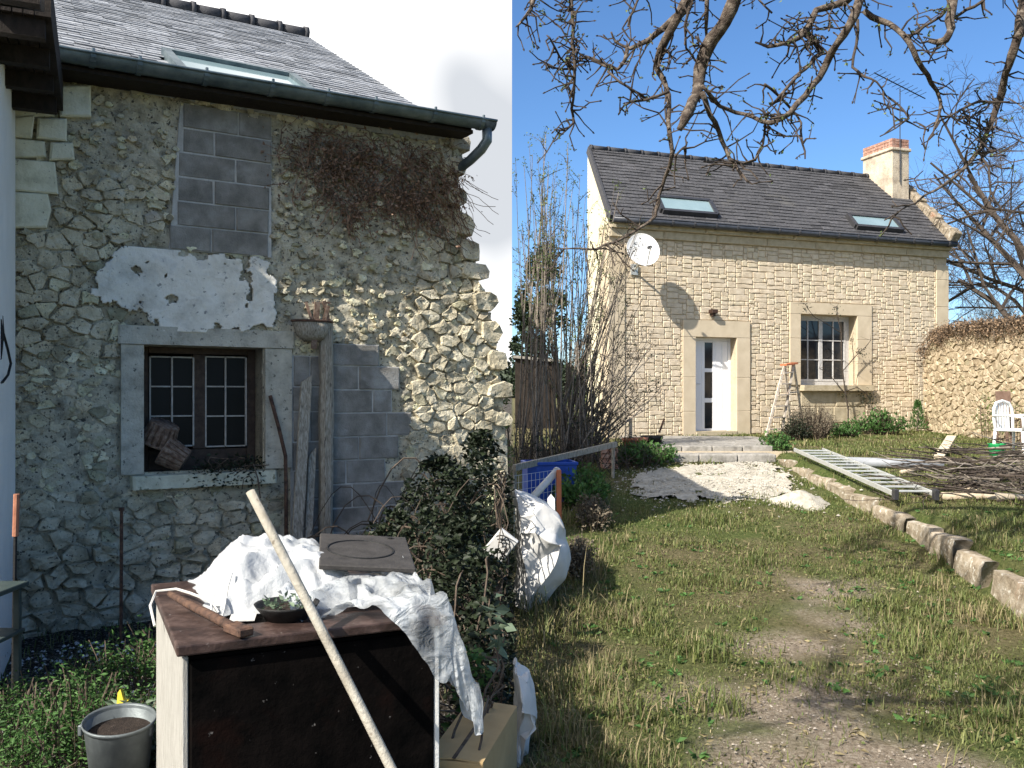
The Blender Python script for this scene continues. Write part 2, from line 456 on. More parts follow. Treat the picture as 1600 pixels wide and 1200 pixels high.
m_gravel = M("white crushed stone", [(.36, .325, .26), (.48, .44, .365), (.58, .545, .47)], 11, bump=1, bscale=70, isl=.12)
m_cream_rubble = M("golden rubble", [(.25, .195, .12), (.42, .345, .23), (.55, .475, .345)], 8, bump=.8, bscale=30, isl=.2, hue=.01, spots=(.2, .15, .1), spot_scale=26, spot_pos=.62)
m_cream_mortar = M("golden mortar", [(.27, .215, .14), (.45, .37, .25)], 9, bump=1, bscale=40, isl=0, spots=(.1, .08, .05), spot_scale=22, spot_pos=.6)
m_planky = M("pale sawn plank", [(.52, .43, .30), (.64, .55, .41)], 14, bump=.3, isl=0)
m_greypipe = M("blue grey pipe", [(.22, .235, .26), (.30, .315, .34)], 8, rough=.5, bump=.1, isl=0)
m_pwhite = M("white garden plastic", [(.76, .76, .74), (.82, .82, .80)], 5, rough=.4, bump=0, isl=0)
m_pgreen = M("green plastic", [(.02, .30, .09), (.03, .38, .13)], 5, rough=.4, bump=0, isl=0)
m_pbrown = M("brown board", [(.12, .075, .055), (.19, .125, .095)], 12, bump=.3, isl=.1)
m_dish = M("white dish enamel", [(.78, .77, .75), (.82, .81, .79)], 4, rough=.4, bump=0, isl=0)
m_lampbrown = M("brown lamp metal", [(.035, .018, .012), (.06, .032, .022)], 8, rough=.5, bump=0, isl=0)
m_log = M("bare pale log", [(.38, .31, .22), (.54, .46, .35)], 12, bump=.4, isl=.2)
m_letter = M("grey dish print", [(.38, .38, .40), (.44, .44, .46)], 8, bump=0, isl=0)

def plastic_mat():
    m = bpy.data.materials.new("milky plastic sheet"); m.use_nodes = True
    t = m.node_tree; N = t.nodes; b = N['Principled BSDF']
    b.inputs['Base Color'].default_value = (.60, .63, .65, 1); b.inputs['Roughness'].default_value = .28; b.inputs['Specular IOR Level'].default_value = .5
    tr = N.new('ShaderNodeBsdfTransparent'); tl = N.new('ShaderNodeBsdfTranslucent'); tl.inputs[0].default_value = (.62, .66, .68, 1)
    m1 = N.new('ShaderNodeMixShader'); m1.inputs[0].default_value = .3
    t.links.new(b.outputs[0], m1.inputs[1]); t.links.new(tl.outputs[0], m1.inputs[2])
    bw = N.new('ShaderNodeTexNoise'); bw.inputs['Scale'].default_value = 11; bw.inputs['Detail'].default_value = 5; bw.inputs['Distortion'].default_value = 1.5
    bb = N.new('ShaderNodeBump'); bb.inputs['Strength'].default_value = .8; bb.inputs['Distance'].default_value = .03
    t.links.new(bw.outputs[0], bb.inputs['Height']); t.links.new(bb.outputs[0], b.inputs['Normal'])
    nz = N.new('ShaderNodeTexNoise'); nz.inputs['Scale'].default_value = 6; nz.inputs['Detail'].default_value = 4
    g = N.new('ShaderNodeNewGeometry'); t.links.new(g.outputs['Position'], nz.inputs['Vector'])
    mr = N.new('ShaderNodeMapRange'); mr.inputs[1].default_value = .4; mr.inputs[2].default_value = .65; mr.inputs[3].default_value = .0; mr.inputs[4].default_value = .75
    t.links.new(nz.outputs[0], mr.inputs[0])
    m2 = N.new('ShaderNodeMixShader')
    t.links.new(mr.outputs[0], m2.inputs[0]); t.links.new(m1.outputs[0], m2.inputs[1]); t.links.new(tr.outputs[0], m2.inputs[2])
    t.links.new(m2.outputs[0], N['Material Output'].inputs[0])
    return m
m_sheet = plastic_mat()

# ---------------------------------------------------------------- the lie of the land
def kerb_x(y): return pline([(3, 3.4), (6.58, 3.76), (8.64, 3.98), (11.2, 4.03), (13.7, 4.08)], y)
def z_low(y): return .087 * min(max(y - 6, 0), 7.4)
def z_up(y): return pline([(0, .12), (6.4, .32), (13.7, .76), (20.3, .90), (60, 1.6), (200, 3)], y)
def zt(x, y):
    lo = z_low(y)
    up = z_up(y)
    if y > 13.6: lo = lerp(lo, up, smooth(15.5, 18, y))
    k = kerb_x(y)
    z = lerp(lo, up, smooth(k - .02, k + .14, x))
    z *= smooth(-.75, .02, x) if y < 25 else 1
    return z

def hit(px, py, dz=0.0):
    d = ray(px, py); c = Vector((0, 0, EYE)); t = 2.0
    while t < 120:
        p = c + d * t
        if p.z < zt(p.x, p.y) + dz: break
        t += .02
    return Vector((p.x, p.y, zt(p.x, p.y) + dz))

def voronoi(seeds, R):
    """convex cells of 2-D seeds: (x, y, real)"""
    S = np.array([(a, b) for a, b, _ in seeds]); out = []
    cell = {}
    for i, (a, b, _) in enumerate(seeds): cell.setdefault((int(a // R), int(b // R)), []).append(i)
    for i, (a, b, real) in enumerate(seeds):
        if not real: out.append(None); continue
        poly = [(a - R, b - R), (a + R, b - R), (a + R, b + R), (a - R, b + R)]
        ci, cj = int(a // R), int(b // R)
        nb = [j for di in range(-2, 3) for dj in range(-2, 3) for j in cell.get((ci + di, cj + dj), []) if j != i]
        nb.sort(key=lambda j: (S[j][0] - a) ** 2 + (S[j][1] - b) ** 2)
        for j in nb[:26]:
            x, y = S[j]; mx, my = (a + x) / 2, (b + y) / 2; nx, ny = x - a, y - b
            new = []
            for k in range(len(poly)):
                p, q = poly[k], poly[(k + 1) % len(poly)]
                dp = (p[0] - mx) * nx + (p[1] - my) * ny; dq = (q[0] - mx) * nx + (q[1] - my) * ny
                if dp <= 0: new.append(p)
                if (dp < 0 < dq) or (dq < 0 < dp):
                    t = dp / (dp - dq); new.append((p[0] + (q[0] - p[0]) * t, p[1] + (q[1] - p[1]) * t))
            poly = new
            if len(poly) < 3: break
        out.append(poly if len(poly) >= 3 else None)
    return out

def area(p): return abs(sum(p[i][0] * p[(i + 1) % len(p)][1] - p[(i + 1) % len(p)][0] * p[i][1] for i in range(len(p)))) / 2

def round_poly(poly, shrink, keep=.28, jit=0.0):
    n = len(poly); cx = sum(p[0] for p in poly) / n; cy = sum(p[1] for p in poly) / n
    q = []
    for (u, h) in poly:
        d = math.hypot(cx - u, cy - h) or 1
        k = min(.7, shrink / d); q.append((u + (cx - u) * k, h + (cy - h) * k))
    r = []
    for i in range(n):
        a, b = q[i], q[(i + 1) % n]
        L = math.hypot(a[0] - b[0], a[1] - b[1])
        if L < .012: r.append(((a[0] + b[0]) / 2, (a[1] + b[1]) / 2)); continue
        for t in (keep, 1 - keep):
            r.append((a[0] + (b[0] - a[0]) * t + RND.uniform(-jit, jit), a[1] + (b[1] - a[1]) * t + RND.uniform(-jit, jit)))
    return r[:16]

def inside(poly, x, y):
    c = False; n = len(poly); j = n - 1
    for i in range(n):
        xi, yi = poly[i]; xj, yj = poly[j]
        if (yi > y) != (yj > y) and x < (xj - xi) * (y - yi) / (yj - yi) + xi: c = not c
        j = i
    return c

def pieces(items, mat, parent, name, smooth=False, limit=300):
    """items: (size, MB). The largest become parts of their own, the rest one mass of the same real pieces"""
    items.sort(key=lambda q: -q[0])
    for a, mb in items[:limit]: mb.build(name, mat, parent, smooth)
    rest = items[limit:]
    if rest:
        al = MB()
        for a, mb in rest: al.add(mb.v, mb.f)
        al.build(name, mat, parent, smooth, kind='stuff')
# ================================================================ THE GROUND
def ground():
    xs = np.concatenate([np.linspace(-180, -12, 14), np.linspace(-10, -4.2, 12), np.arange(-4, 9.01, .09), np.linspace(9.4, 16, 16), np.linspace(18, 180, 14)])
    ys = np.concatenate([np.linspace(-40, 0, 8), np.arange(.5, 19.01, .1), np.linspace(19.5, 30, 16), np.linspace(34, 320, 18)])
    path = [hit(1330, 1198), hit(1250, 1120), hit(1262, 1010), hit(1262, 960), hit(1258, 915)]
    V = []; C = []
    for y in ys:
        for x in xs:
            z = zt(x, y)
            n = fbm(Vector((x * 1.3, y * 1.3, 0)), 4)
            if -5 < x < 12 and y < 24: z += n * .022 + fbm(Vector((x * 7, y * 7, 3)), 3) * .008
            d = min((math.hypot(p.x - x, (p.y - y) * .8) - w) for p, w in zip(path, (.52, .34, .26, .22, .1)))
            dirt = 1 - smooth(-.15, .35, d + n * .55)
            bank = smooth(.95, .15, x + n * .3) * smooth(-.1, .1, x)
            dry = smooth(-.25, .5, fbm(Vector((x * .8 + 9, y * .8, 4)), 3) + .1) * .8
            left = 1.0 if x < 0 else 0.0
            V.append((x, y, z)); C += [dirt, max(dry, bank * .8), left, 1]
    nx, ny = len(xs), len(ys)
    i = np.arange(nx * ny).reshape(ny, nx)
    Q = np.stack([i[:-1, :-1], i[:-1, 1:], i[1:, 1:], i[1:, :-1]], -1).reshape(-1, 4)
    m = bpy.data.materials.new("garden ground"); m.use_nodes = True
    t = m.node_tree; N = t.nodes; b = N['Principled BSDF']; b.inputs['Roughness'].default_value = .95; b.inputs['Specular IOR Level'].default_value = .1
    g = N.new('ShaderNodeNewGeometry')
    def nz(s, d=6, r=.65):
        n = N.new('ShaderNodeTexNoise'); n.inputs['Scale'].default_value = s; n.inputs['Detail'].default_value = d; n.inputs['Roughness'].default_value = r
        t.links.new(g.outputs['Position'], n.inputs['Vector']); return n.outputs[0]
    def ramp(f, cols, lo=.33, hi=.67):
        r = N.new('ShaderNodeValToRGB'); e = r.color_ramp.elements
        e[0].position = lo; e[0].color = (*cols[0], 1); e[1].position = hi; e[1].color = (*cols[-1], 1)
        for k in range(1, len(cols) - 1): e.new(lo + (hi - lo) * k / (len(cols) - 1)).color = (*cols[k], 1)
        t.links.new(f, r.inputs[0]); return r.outputs[0]
    def mix(f, a, c):
        x = N.new('ShaderNodeMix'); x.data_type = 'RGBA'; t.links.new(f, x.inputs[0]); t.links.new(a, x.inputs[6]); t.links.new(c, x.inputs[7]); return x.outputs[2]
    at_ = N.new('ShaderNodeAttribute'); at_.attribute_name = 'zone'
    sp = N.new('ShaderNodeSeparateColor'); t.links.new(at_.outputs['Color'], sp.inputs[0])
    green = ramp(nz(26, 8), [(.042, .062, .018), (.08, .108, .03), (.14, .15, .055)])
    dry = ramp(nz(34, 8), [(.075, .058, .032), (.15, .12, .066), (.24, .20, .12)])
    dirt = ramp(nz(40), [(.16, .125, .09), (.29, .235, .175), (.42, .36, .285)])
    soil = ramp(nz(45), [(.02, .017, .013), (.06, .05, .042), (.42, .40, .36)], .42, .66)
    c = mix(sp.outputs[1], green, dry); c = mix(sp.outputs[0], c, dirt); c = mix(sp.outputs[2], c, soil)
    t.links.new(c, b.inputs['Base Color'])
    bp = N.new('ShaderNodeBump'); bp.inputs['Strength'].default_value = 1; bp.inputs['Distance'].default_value = .03
    t.links.new(nz(60, 9, .75), bp.inputs['Height']); t.links.new(bp.outputs[0], b.inputs['Normal'])
    o = np_mesh("ground", V, quads=Q, mat=m, smooth=True, kind='structure')
    a = o.data.attributes.new('zone', 'FLOAT_COLOR', 'POINT'); a.data.foreach_set('color', C)
    tag(o, "earth and lawn of the two gardens, bare soil path in the grass", "ground", kind='structure')
ground()

def far_hills():
    # one low wooded rise closing the horizon
    V = []; Q = []; n = 90
    for i in range(n + 1):
        x = -170 + 340 * i / n
        for j, (y, z) in enumerate(((150, .5), (165, 4), (190, 7.5), (230, 9))):
            V.append((x, y, z + (fbm(Vector((x * .05, y * .02, 7)), 4) * 3.0 + fbm(Vector((x * .6, y, 2)), 3) * .8 if j else 0)))
    for i in range(n):
        for j in range(3): a = i * 4 + j; Q.append((a, a + 4, a + 5, a + 1))
    m = M("distant woods", [(.04, .055, .03), (.09, .105, .06)], .3, bump=0, isl=0)
    o = np_mesh("hills", V, quads=Q, mat=m, smooth=True, kind='structure')
    tag(o, "low wooded rise far behind both gardens", "hill", kind='structure')
far_hills()

# ================================================================ THE OLD COTTAGE (before)
LF = Frame(590, 7.6, (1.6, 1.0))
def lp(px, py, o=0.0): return LF.px(px, py, o)
def lq(pts, o=0.0): return [lp(a, b, o) for a, b in pts]

outline_px = [(8, 108), (300, 138), (560, 180), (722, 206), (722, 214), (716, 250), (718, 300), (722, 352), (738, 388), (745, 420), (762, 470), (770, 520), (782, 560), (786, 620), (792, 700), (796, 1060), (-60, 1060), (0, 560)]
open_px = [(224, 540), (413, 545), (413, 736), (219, 736)]
jamb_px = [(186, 512), (456, 528), (456, 762), (182, 765)]
block_a_px = [(283, 163), (426, 190), (419, 402), (262, 386)]
block_b_px = [(516, 536), (596, 538), (626, 572), (630, 640), (644, 660), (630, 700), (630, 870), (516, 870)]
block_c_px = [(456, 556), (502, 556), (502, 870), (446, 870)]
plaster_px = [(176, 398), (195, 384), (300, 392), (424, 410), (432, 470), (425, 512), (330, 520), (250, 518), (236, 490), (205, 480), (180, 476), (146, 470), (140, 440), (160, 425)]
ashlars = [[(22, 145), (84, 138), (84, 184), (20, 184)], [(91, 137), (142, 136), (143, 186), (93, 184)], [(20, 184), (54, 184), (50, 218), (20, 216)],
           [(58, 186), (105, 188), (105, 222), (56, 218)], [(18, 218), (70, 224), (73, 248), (16, 248)], [(78, 224), (112, 226), (115, 252), (77, 252)],
           [(14, 250), (86, 254), (92, 304), (14, 297)], [(10, 300), (74, 304), (80, 330), (72, 358), (10, 357)]]
holes = [block_a_px, block_b_px, block_c_px, plaster_px, jamb_px] + ashlars

base = LF.w(*lp(300, 960)) ; base.z = 0
cot = thing("stone_cottage", "derelict rubble stone cottage with slate roof, blocked openings and flaking white plaster", "house", base)

def px_of(u, h):
    p = LF.w(u, h) ; return 800 + p.x / p.y * F, 620 - (p.z - EYE) / p.y * F

def left_wall():
    u0 = lp(-70, 700)[0]; u1 = lp(800, 700)[0]
    oq = lq(outline_px); wq = lq(open_px)
    st = .022
    nu = int((u1 - u0) / st); nh = int(4.75 / st)
    mb = MB(); idx = {}
    H = np.zeros((nu + 1, nh + 1))
    def keep(i, j):
        u = u0 + (i + .5) * st; h = -.25 + (j + .5) * st
        return inside(oq, u, h) and not inside(wq, u, h)
    def vert(i, j):
        k = (i, j)
        if k not in idx:
            u = u0 + i * st; h = -.25 + j * st
            n = -.010 + fbm(Vector((u * 4, h * 4, 1)), 5) * .018 + fbm(Vector((u * 17, h * 17, 5)), 3) * .009
            pit = fbm(Vector((u * 9, h * 11, 9)), 3)
            if pit > .33: n -= min(.035, (pit - .33) * .14)
            n += .03 * smooth(2.6, .2, h)
            if any(inside(q, u, h) for q in flat): n = min(n, -.012)
            idx[k] = len(mb.v); mb.v.append(LF.w(u, h, n))
        return idx[k]
    flat = [lq(q) for q in holes if q is not plaster_px]
    for i in range(nu):
        for j in range(nh):
            if keep(i, j): mb.f.append((vert(i, j), vert(i + 1, j), vert(i + 1, j + 1), vert(i, j + 1)))
    mb.build("wall", m_mortar, cot, True)
    # the thick core of the wall behind the face, with the window opening left free
    core = MB()
    uw0, uw1 = lp(224, 640)[0], lp(413, 640)[0]; hb, ht = lp(300, 736)[1], lp(300, 541)[1]
    ur = lp(722, 300)[0] - .04
    ul = lp(8, 300)[0] - .3
    for a, b_, c, d in ((ul, uw0, -.2, 4.05), (uw1, ur, -.2, 3.98), (uw0, uw1, -.2, hb - .04), (uw0, uw1, ht + .03, 4.02)):
        core.slab(LF, [(a, c), (b_, c), (b_, d), (a, d)], -.55, -.045, .002)
    for (a, h) in ((.16, 2.6), (.34, 2.0), (.46, 1.2)):
        core.slab(LF, [(ur - .05, -.2), (ur + a * .9, -.2), (ur + a * .72, h), (ur - .05, h)], -.5 + a * .1, -.05, .01)
    core.build("wall_core", m_mortar, cot)

left_wall()

def left_stones():
    oq = lq(outline_px); hq = [lq(q) for q in holes]
    u0, u1 = lp(-40, 700)[0], lp(800, 700)[0]
    seeds = []
    def dens(px, py):
        # (spacing, share of stones that show, relief, shrink)
        if py > 850: return .21, .97, .085, .012
        if py > 770: return .18, .93, .04, .010
        if px > 640 and py > 430: return .19, .96, .026, .008
        if px > 690: return .16, .97, .03, .008
        if 105 < px < 285 and 125 < py < 262: return .15, .30, .014, .040
        if 425 < px < 660 and 200 < py < 545: return .14, .40, .015, .036
        if px < 200 and 250 < py < 560: return .17, .92, .022, .008
        return .15, .74, .013, .013
    real = []
    tries = 0
    grid = {}
    def near(u, h, r):
        gi, gj = int(u // .1), int(h // .1)
        for a in range(-3, 4):
            for b in range(-3, 4):
                for (x, y) in grid.get((gi + a, gj + b), ()):
                    if ((x - u) ** 2 + ((y - h) * 1.35) ** 2) < r * r: return True
        return False
    for _ in range(26000):
        u = RND.uniform(u0, u1); h = RND.uniform(-.15, 4.3)
        if not inside(oq, u, h) or any(inside(q, u, h) for q in hq): continue
        px, py = px_of(u, h)
        r = dens(px, py)[0] * RND.choice((.55, .7, .85, 1.0, 1.15, 1.45))
        if near(u, h, r): continue
        grid.setdefault((int(u // .1), int(h // .1)), []).append((u, h)); real.append((u, h))
    seeds = [(u, h, True) for u, h in real]
    u = u0 - .3
    while u < u1 + .3:
        h = -.4
        while h < 4.5:
            if any(inside(q, u, h) for q in hq) or not inside(oq, u, h):
                seeds.append((u + RND.uniform(-.01, .01), h + RND.uniform(-.01, .01), False))
            h += .07
        u += .07
    cells = [None if c is None else [(a, b / 1.45) for a, b in c] for c in voronoi([(a, b * 1.45, k) for a, b, k in seeds], .3)]
    items = []
    for (u, h, rl), c in zip(seeds, cells):
        if not rl or c is None: continue
        px, py = px_of(u, h)
        _, show, rel, shr = dens(px, py)
        if RND.random() > show: continue
        p = round_poly(c, shr * RND.uniform(.5, 1.5), RND.uniform(.07, .22), .014)
        a = area(p)
        if len(p) < 4 or a < .0012: continue
        mb = MB().stone(LF, p, rel * RND.uniform(.45, 1.4), -.04, .6, RND.uniform(0, 50))
        items.append((a, mb))
    pieces(items, m_rubble, cot, "stone", False)
    # chips and crumbs of stone caught in the mortar
    ch = MB(); k = 0
    wq = hq
    while k < 1500:
        u, h = RND.uniform(u0, u1), RND.uniform(-.1, 4.1)
        if not inside(oq, u, h) or any(inside(q, u, h) for q in wq): continue
        k += 1
        r = RND.choice((.010, .013, .017, .022, .03)); m = RND.randint(5, 7); a0 = RND.uniform(0, 6)
        po = [(u + r * 1.25 * math.cos(a0 + 2 * math.pi * i / m) * RND.uniform(.7, 1.2), h + r * math.sin(a0 + 2 * math.pi * i / m) * RND.uniform(.7, 1.2)) for i in range(m)]
        ch.stone(LF, po, r * RND.uniform(.35, .9), -.03, .6, u * 9)
    ch.build("stone_chip", m_rubble, cot, False, kind='stuff')
    # ashlar corner at the left
    for q in ashlars:
        MB().slab(LF, [(a + RND.uniform(-.006, .006), b + RND.uniform(-.006, .006)) for a, b in lq(q)], -.03, RND.uniform(.035, .055), .012, .004).build("ashlar_block", m_ashlar, cot)
    # stones that stay proud along the broken edge on the right
    edge = [(722, 222), (716, 262), (719, 308), (724, 352), (740, 394), (748, 424), (764, 472), (772, 520), (784, 562), (787, 610), (790, 655)]
    for (a, b_) in edge:
        u, h = lp(a, b_)
        n = 9; r1, r2 = RND.uniform(.10, .15), RND.uniform(.07, .11)
        poly = [(u - .05 + r1 * math.copysign(abs(math.cos(2 * math.pi * k / n)) ** .6, math.cos(2 * math.pi * k / n)) * RND.uniform(.75, 1.15), h + r2 * math.copysign(abs(math.sin(2 * math.pi * k / n)) ** .6, math.sin(2 * math.pi * k / n)) * RND.uniform(.75, 1.15)) for k in range(n)]
        MB().stone(LF, poly, .05, -.3, .4, a).build("stone", m_rubble, cot, False)
left_stones()

def left_blocks():
    hu = lambda px, py: lp(px, py)
    def course(h0, h1, us, warp=.003):
        for a, b_ in zip(us, us[1:]):
            MB().slab(LF, [(a + .006, h0 + .006), (b_ - .006, h0 + .006), (b_ - .006, h1 - .006), (a + .006, h1 - .006)], -.03, .012 + RND.uniform(-.005, .005), .006, warp).build("concrete_block", m_conc, cot)
    # upper opening, six courses
    ht, hb = hu(340, 170)[1], hu(340, 396)[1]
    rows = 6; dh = (ht - hb) / rows
    joints = [(285, 372, 424), (285, 335, 424), (278, 368, 424), (277, 334, 421), (276, 368, 420), (264, 330, 419)]
    back = MB()
    for r, js in enumerate(joints):
        h1 = ht - r * dh; yy = 170 + 38 * (r + .5)
        us = [hu(j, yy)[0] for j in js]
        course(h1 - dh, h1, us)
    ul, ur = hu(264, 390)[0], hu(424, 240)[0]
    back.slab(LF, [(ul, hb), (ur, hb), (ur, ht), (hu(284, 170)[0] - .01, ht)], -.05, .004, .002)
    back.build("block_mortar", m_joint, cot); back = MB()
    # doorway on the right, nine courses with a toothed edge
    hs = [hu(560, y)[1] for y in (538, 572, 609, 645, 682, 718, 755, 792, 829, 866)]
    jb = [(518, 592), (518, 560, 624), (518, 582, 612), (518, 604, 642), (518, 560, 622), (518, 540, 602), (518, 550, 632), (518, 590, 628), (518, 560, 628)]
    for (h1, h0), js, k in zip(zip(hs, hs[1:]), jb, range(9)):
        course(h0, h1, [hu(j, 540 + 37 * k + 18)[0] for j in js])
        back.slab(LF, [(hu(516, 600)[0], h0), (hu(js[-1], 540 + 37 * k + 18)[0], h0), (hu(js[-1], 540 + 37 * k + 18)[0], h1), (hu(516, 600)[0], h1)], -.05, .003 + k * .0001, .002)
    back.build("block_mortar", m_joint, cot); back = MB()
    # strip of blocks between window and post
    hs = [hu(480, y)[1] for y in (556, 604, 643, 690, 735, 780, 825, 868)]
    for (h1, h0), k in zip(zip(hs, hs[1:]), range(7)):
        course(h0, h1, [hu(j, 600)[0] for j in ((456, 502) if k % 2 else (458, 484, 503))])
        back.slab(LF, [(hu(454, 600)[0], h0), (hu(504, 600)[0], h0), (hu(504, 600)[0], h1), (hu(454, 600)[0], h1)], -.05, .002 + k * .0001, .002)
    back.build("block_mortar", m_joint, cot)
    # plaster patch: a thin ragged coat
    q = lq(plaster_px); mb = MB(); idx = {}; st = .009
    us = [p[0] for p in q]; hs_ = [p[1] for p in q]
    def vt(i, j):
        if (i, j) not in idx:
            u = min(us) + i * st; h = min(hs_) + j * st
            o = .034 + fbm(Vector((u * 5, h * 5, 3)), 4) * .012
            idx[(i, j)] = len(mb.v); mb.v.append(LF.w(u, h, o))
        return idx[(i, j)]
    for i in range(int((max(us) - min(us)) / st)):
        for j in range(int((max(hs_) - min(hs_)) / st)):
            u = min(us) + (i + .5) * st; h = min(hs_) + (j + .5) * st
            n = fbm(Vector((u * 6, h * 6, 8)), 4) * .09 + fbm(Vector((u * 30, h * 30, 1)), 3) * .012
            if inside(q, u + n, h + n * .7) and fbm(Vector((u * 5 + 3, h * 5, 2)), 4) < .42:
                mb.f.append((vt(i, j), vt(i + 1, j), vt(i + 1, j + 1), vt(i, j + 1)))
    o = mb.build("plaster_patch", m_plaster, cot, True)
    s = o.modifiers.new("thick", 'SOLIDIFY'); s.thickness = .028; s.offset = -1
left_blocks()

def left_window():
    uw0, uw1 = lp(224, 640)[0], lp(413, 640)[0]; hb, ht = lp(300, 738)[1], lp(300, 541)[1]
    ul, ur = lp(188, 640)[0], lp(455, 640)[0]
    sur = MB()
    sur.slab(LF, [(ul, hb - .0), (uw0, hb), (uw0, ht), (ul, ht)], -.5, .030, .006, .004)
    sur.build("window_surround", m_cement, cot); sur = MB()
    sur.slab(LF, [(uw1, hb), (ur, hb), (ur, ht), (uw1, ht)], -.5, .028, .006, .004)
    sur.build("window_surround", m_cement, cot)
    MB().slab(LF, [(ul - .02, ht + .002), (ur + .02, ht + .002), (ur + .02, ht + .14), (ul - .02, ht + .14)], -.5, .036, .01, .005).build("lintel", m_cement, cot)
    s0, s1 = lp(208, 750, .12)[0], lp(433, 750, .12)[0]
    hs = lp(300, 738)[1] - .004
    MB().slab(LF, [(s0, hs - .10), (s1, hs - .10), (s1, hs), (s0, hs)], -.4, .12, .012, .006).build("window_sill", m_sill, cot)
    # a wooden window set deep in the wall
    D = -.24
    w = thing_part = MB()
    a0, a1 = uw0 + .002, uw1 - .002
    c0, c1 = hb + .002, ht - .002
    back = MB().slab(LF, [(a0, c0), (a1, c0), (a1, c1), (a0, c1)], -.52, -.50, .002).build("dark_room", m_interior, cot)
    fr = MB()
    v = lp(225, 640, D)[0], lp(386, 640, D)[0]
    x0, x1 = max(a0, v[0]), min(a1, v[1] + .0)
    x1 = min(a1, lp(392, 640, D)[0])
    mid = (lp(303, 640, D)[0] + lp(320, 640, D)[0]) / 2
    top = lp(300, 553, D)[1]
    def fb(u0, h0, u1, h1, o0=D - .06, o1=D): fr.slab(LF, [(u0, h0), (u1, h0), (u1, h1), (u0, h1)], o0, o1, .004)
    fb(a0, c0, x0 + .03, c1); fb(x1 - .03, c0, a1, c1); fb(x0 + .031, top, x1 - .031, c1); fb(x0 + .031, c0, x1 - .031, lp(300, 700, D)[1] - .01)
    fb(mid - .05, lp(300, 700, D)[1] - .008, mid + .05, top - .002, D - .06, D + .008)
    fo = fr.build("window_frame", m_brownframe, cot)
    for (pa, pb, pm) in ((233, 303, 268.5), (320, 385, 352)):
        u0, u1, um = lp(pa, 640, D)[0], lp(pb, 640, D)[0], lp(pm, 640, D)[0]
        hs4 = [lp(pm, y, D)[1] for y in (558, 604, 650, 697)]
        mu = MB(); t = .011
        for u in (u0, um - t / 2, u1 - t): mu.slab(LF, [(u, hs4[3]), (u + t, hs4[3]), (u + t, hs4[0]), (u, hs4[0])], D - .03, D + .012, .002)
        for h in hs4:
            for aa, bb in ((u0 + t, um - t / 2), (um + t / 2, u1 - t)): mu.slab(LF, [(aa, h - t / 2), (bb, h - t / 2), (bb, h + t / 2), (aa, h + t / 2)], D - .028, D + .010, .002)
        mo = mu.build("casement", m_muntin, cot)
        for r in range(3):
            for aa, bb in ((u0, um), (um, u1)):
                MB().slab(LF, [(aa + .004, hs4[r + 1] + .004), (bb - .004, hs4[r + 1] + .004), (bb - .004, hs4[r] - .004), (aa + .004, hs4[r] - .004)], D - .02, D - .012, .001).build("pane", m_glassdark, mo)
left_window()

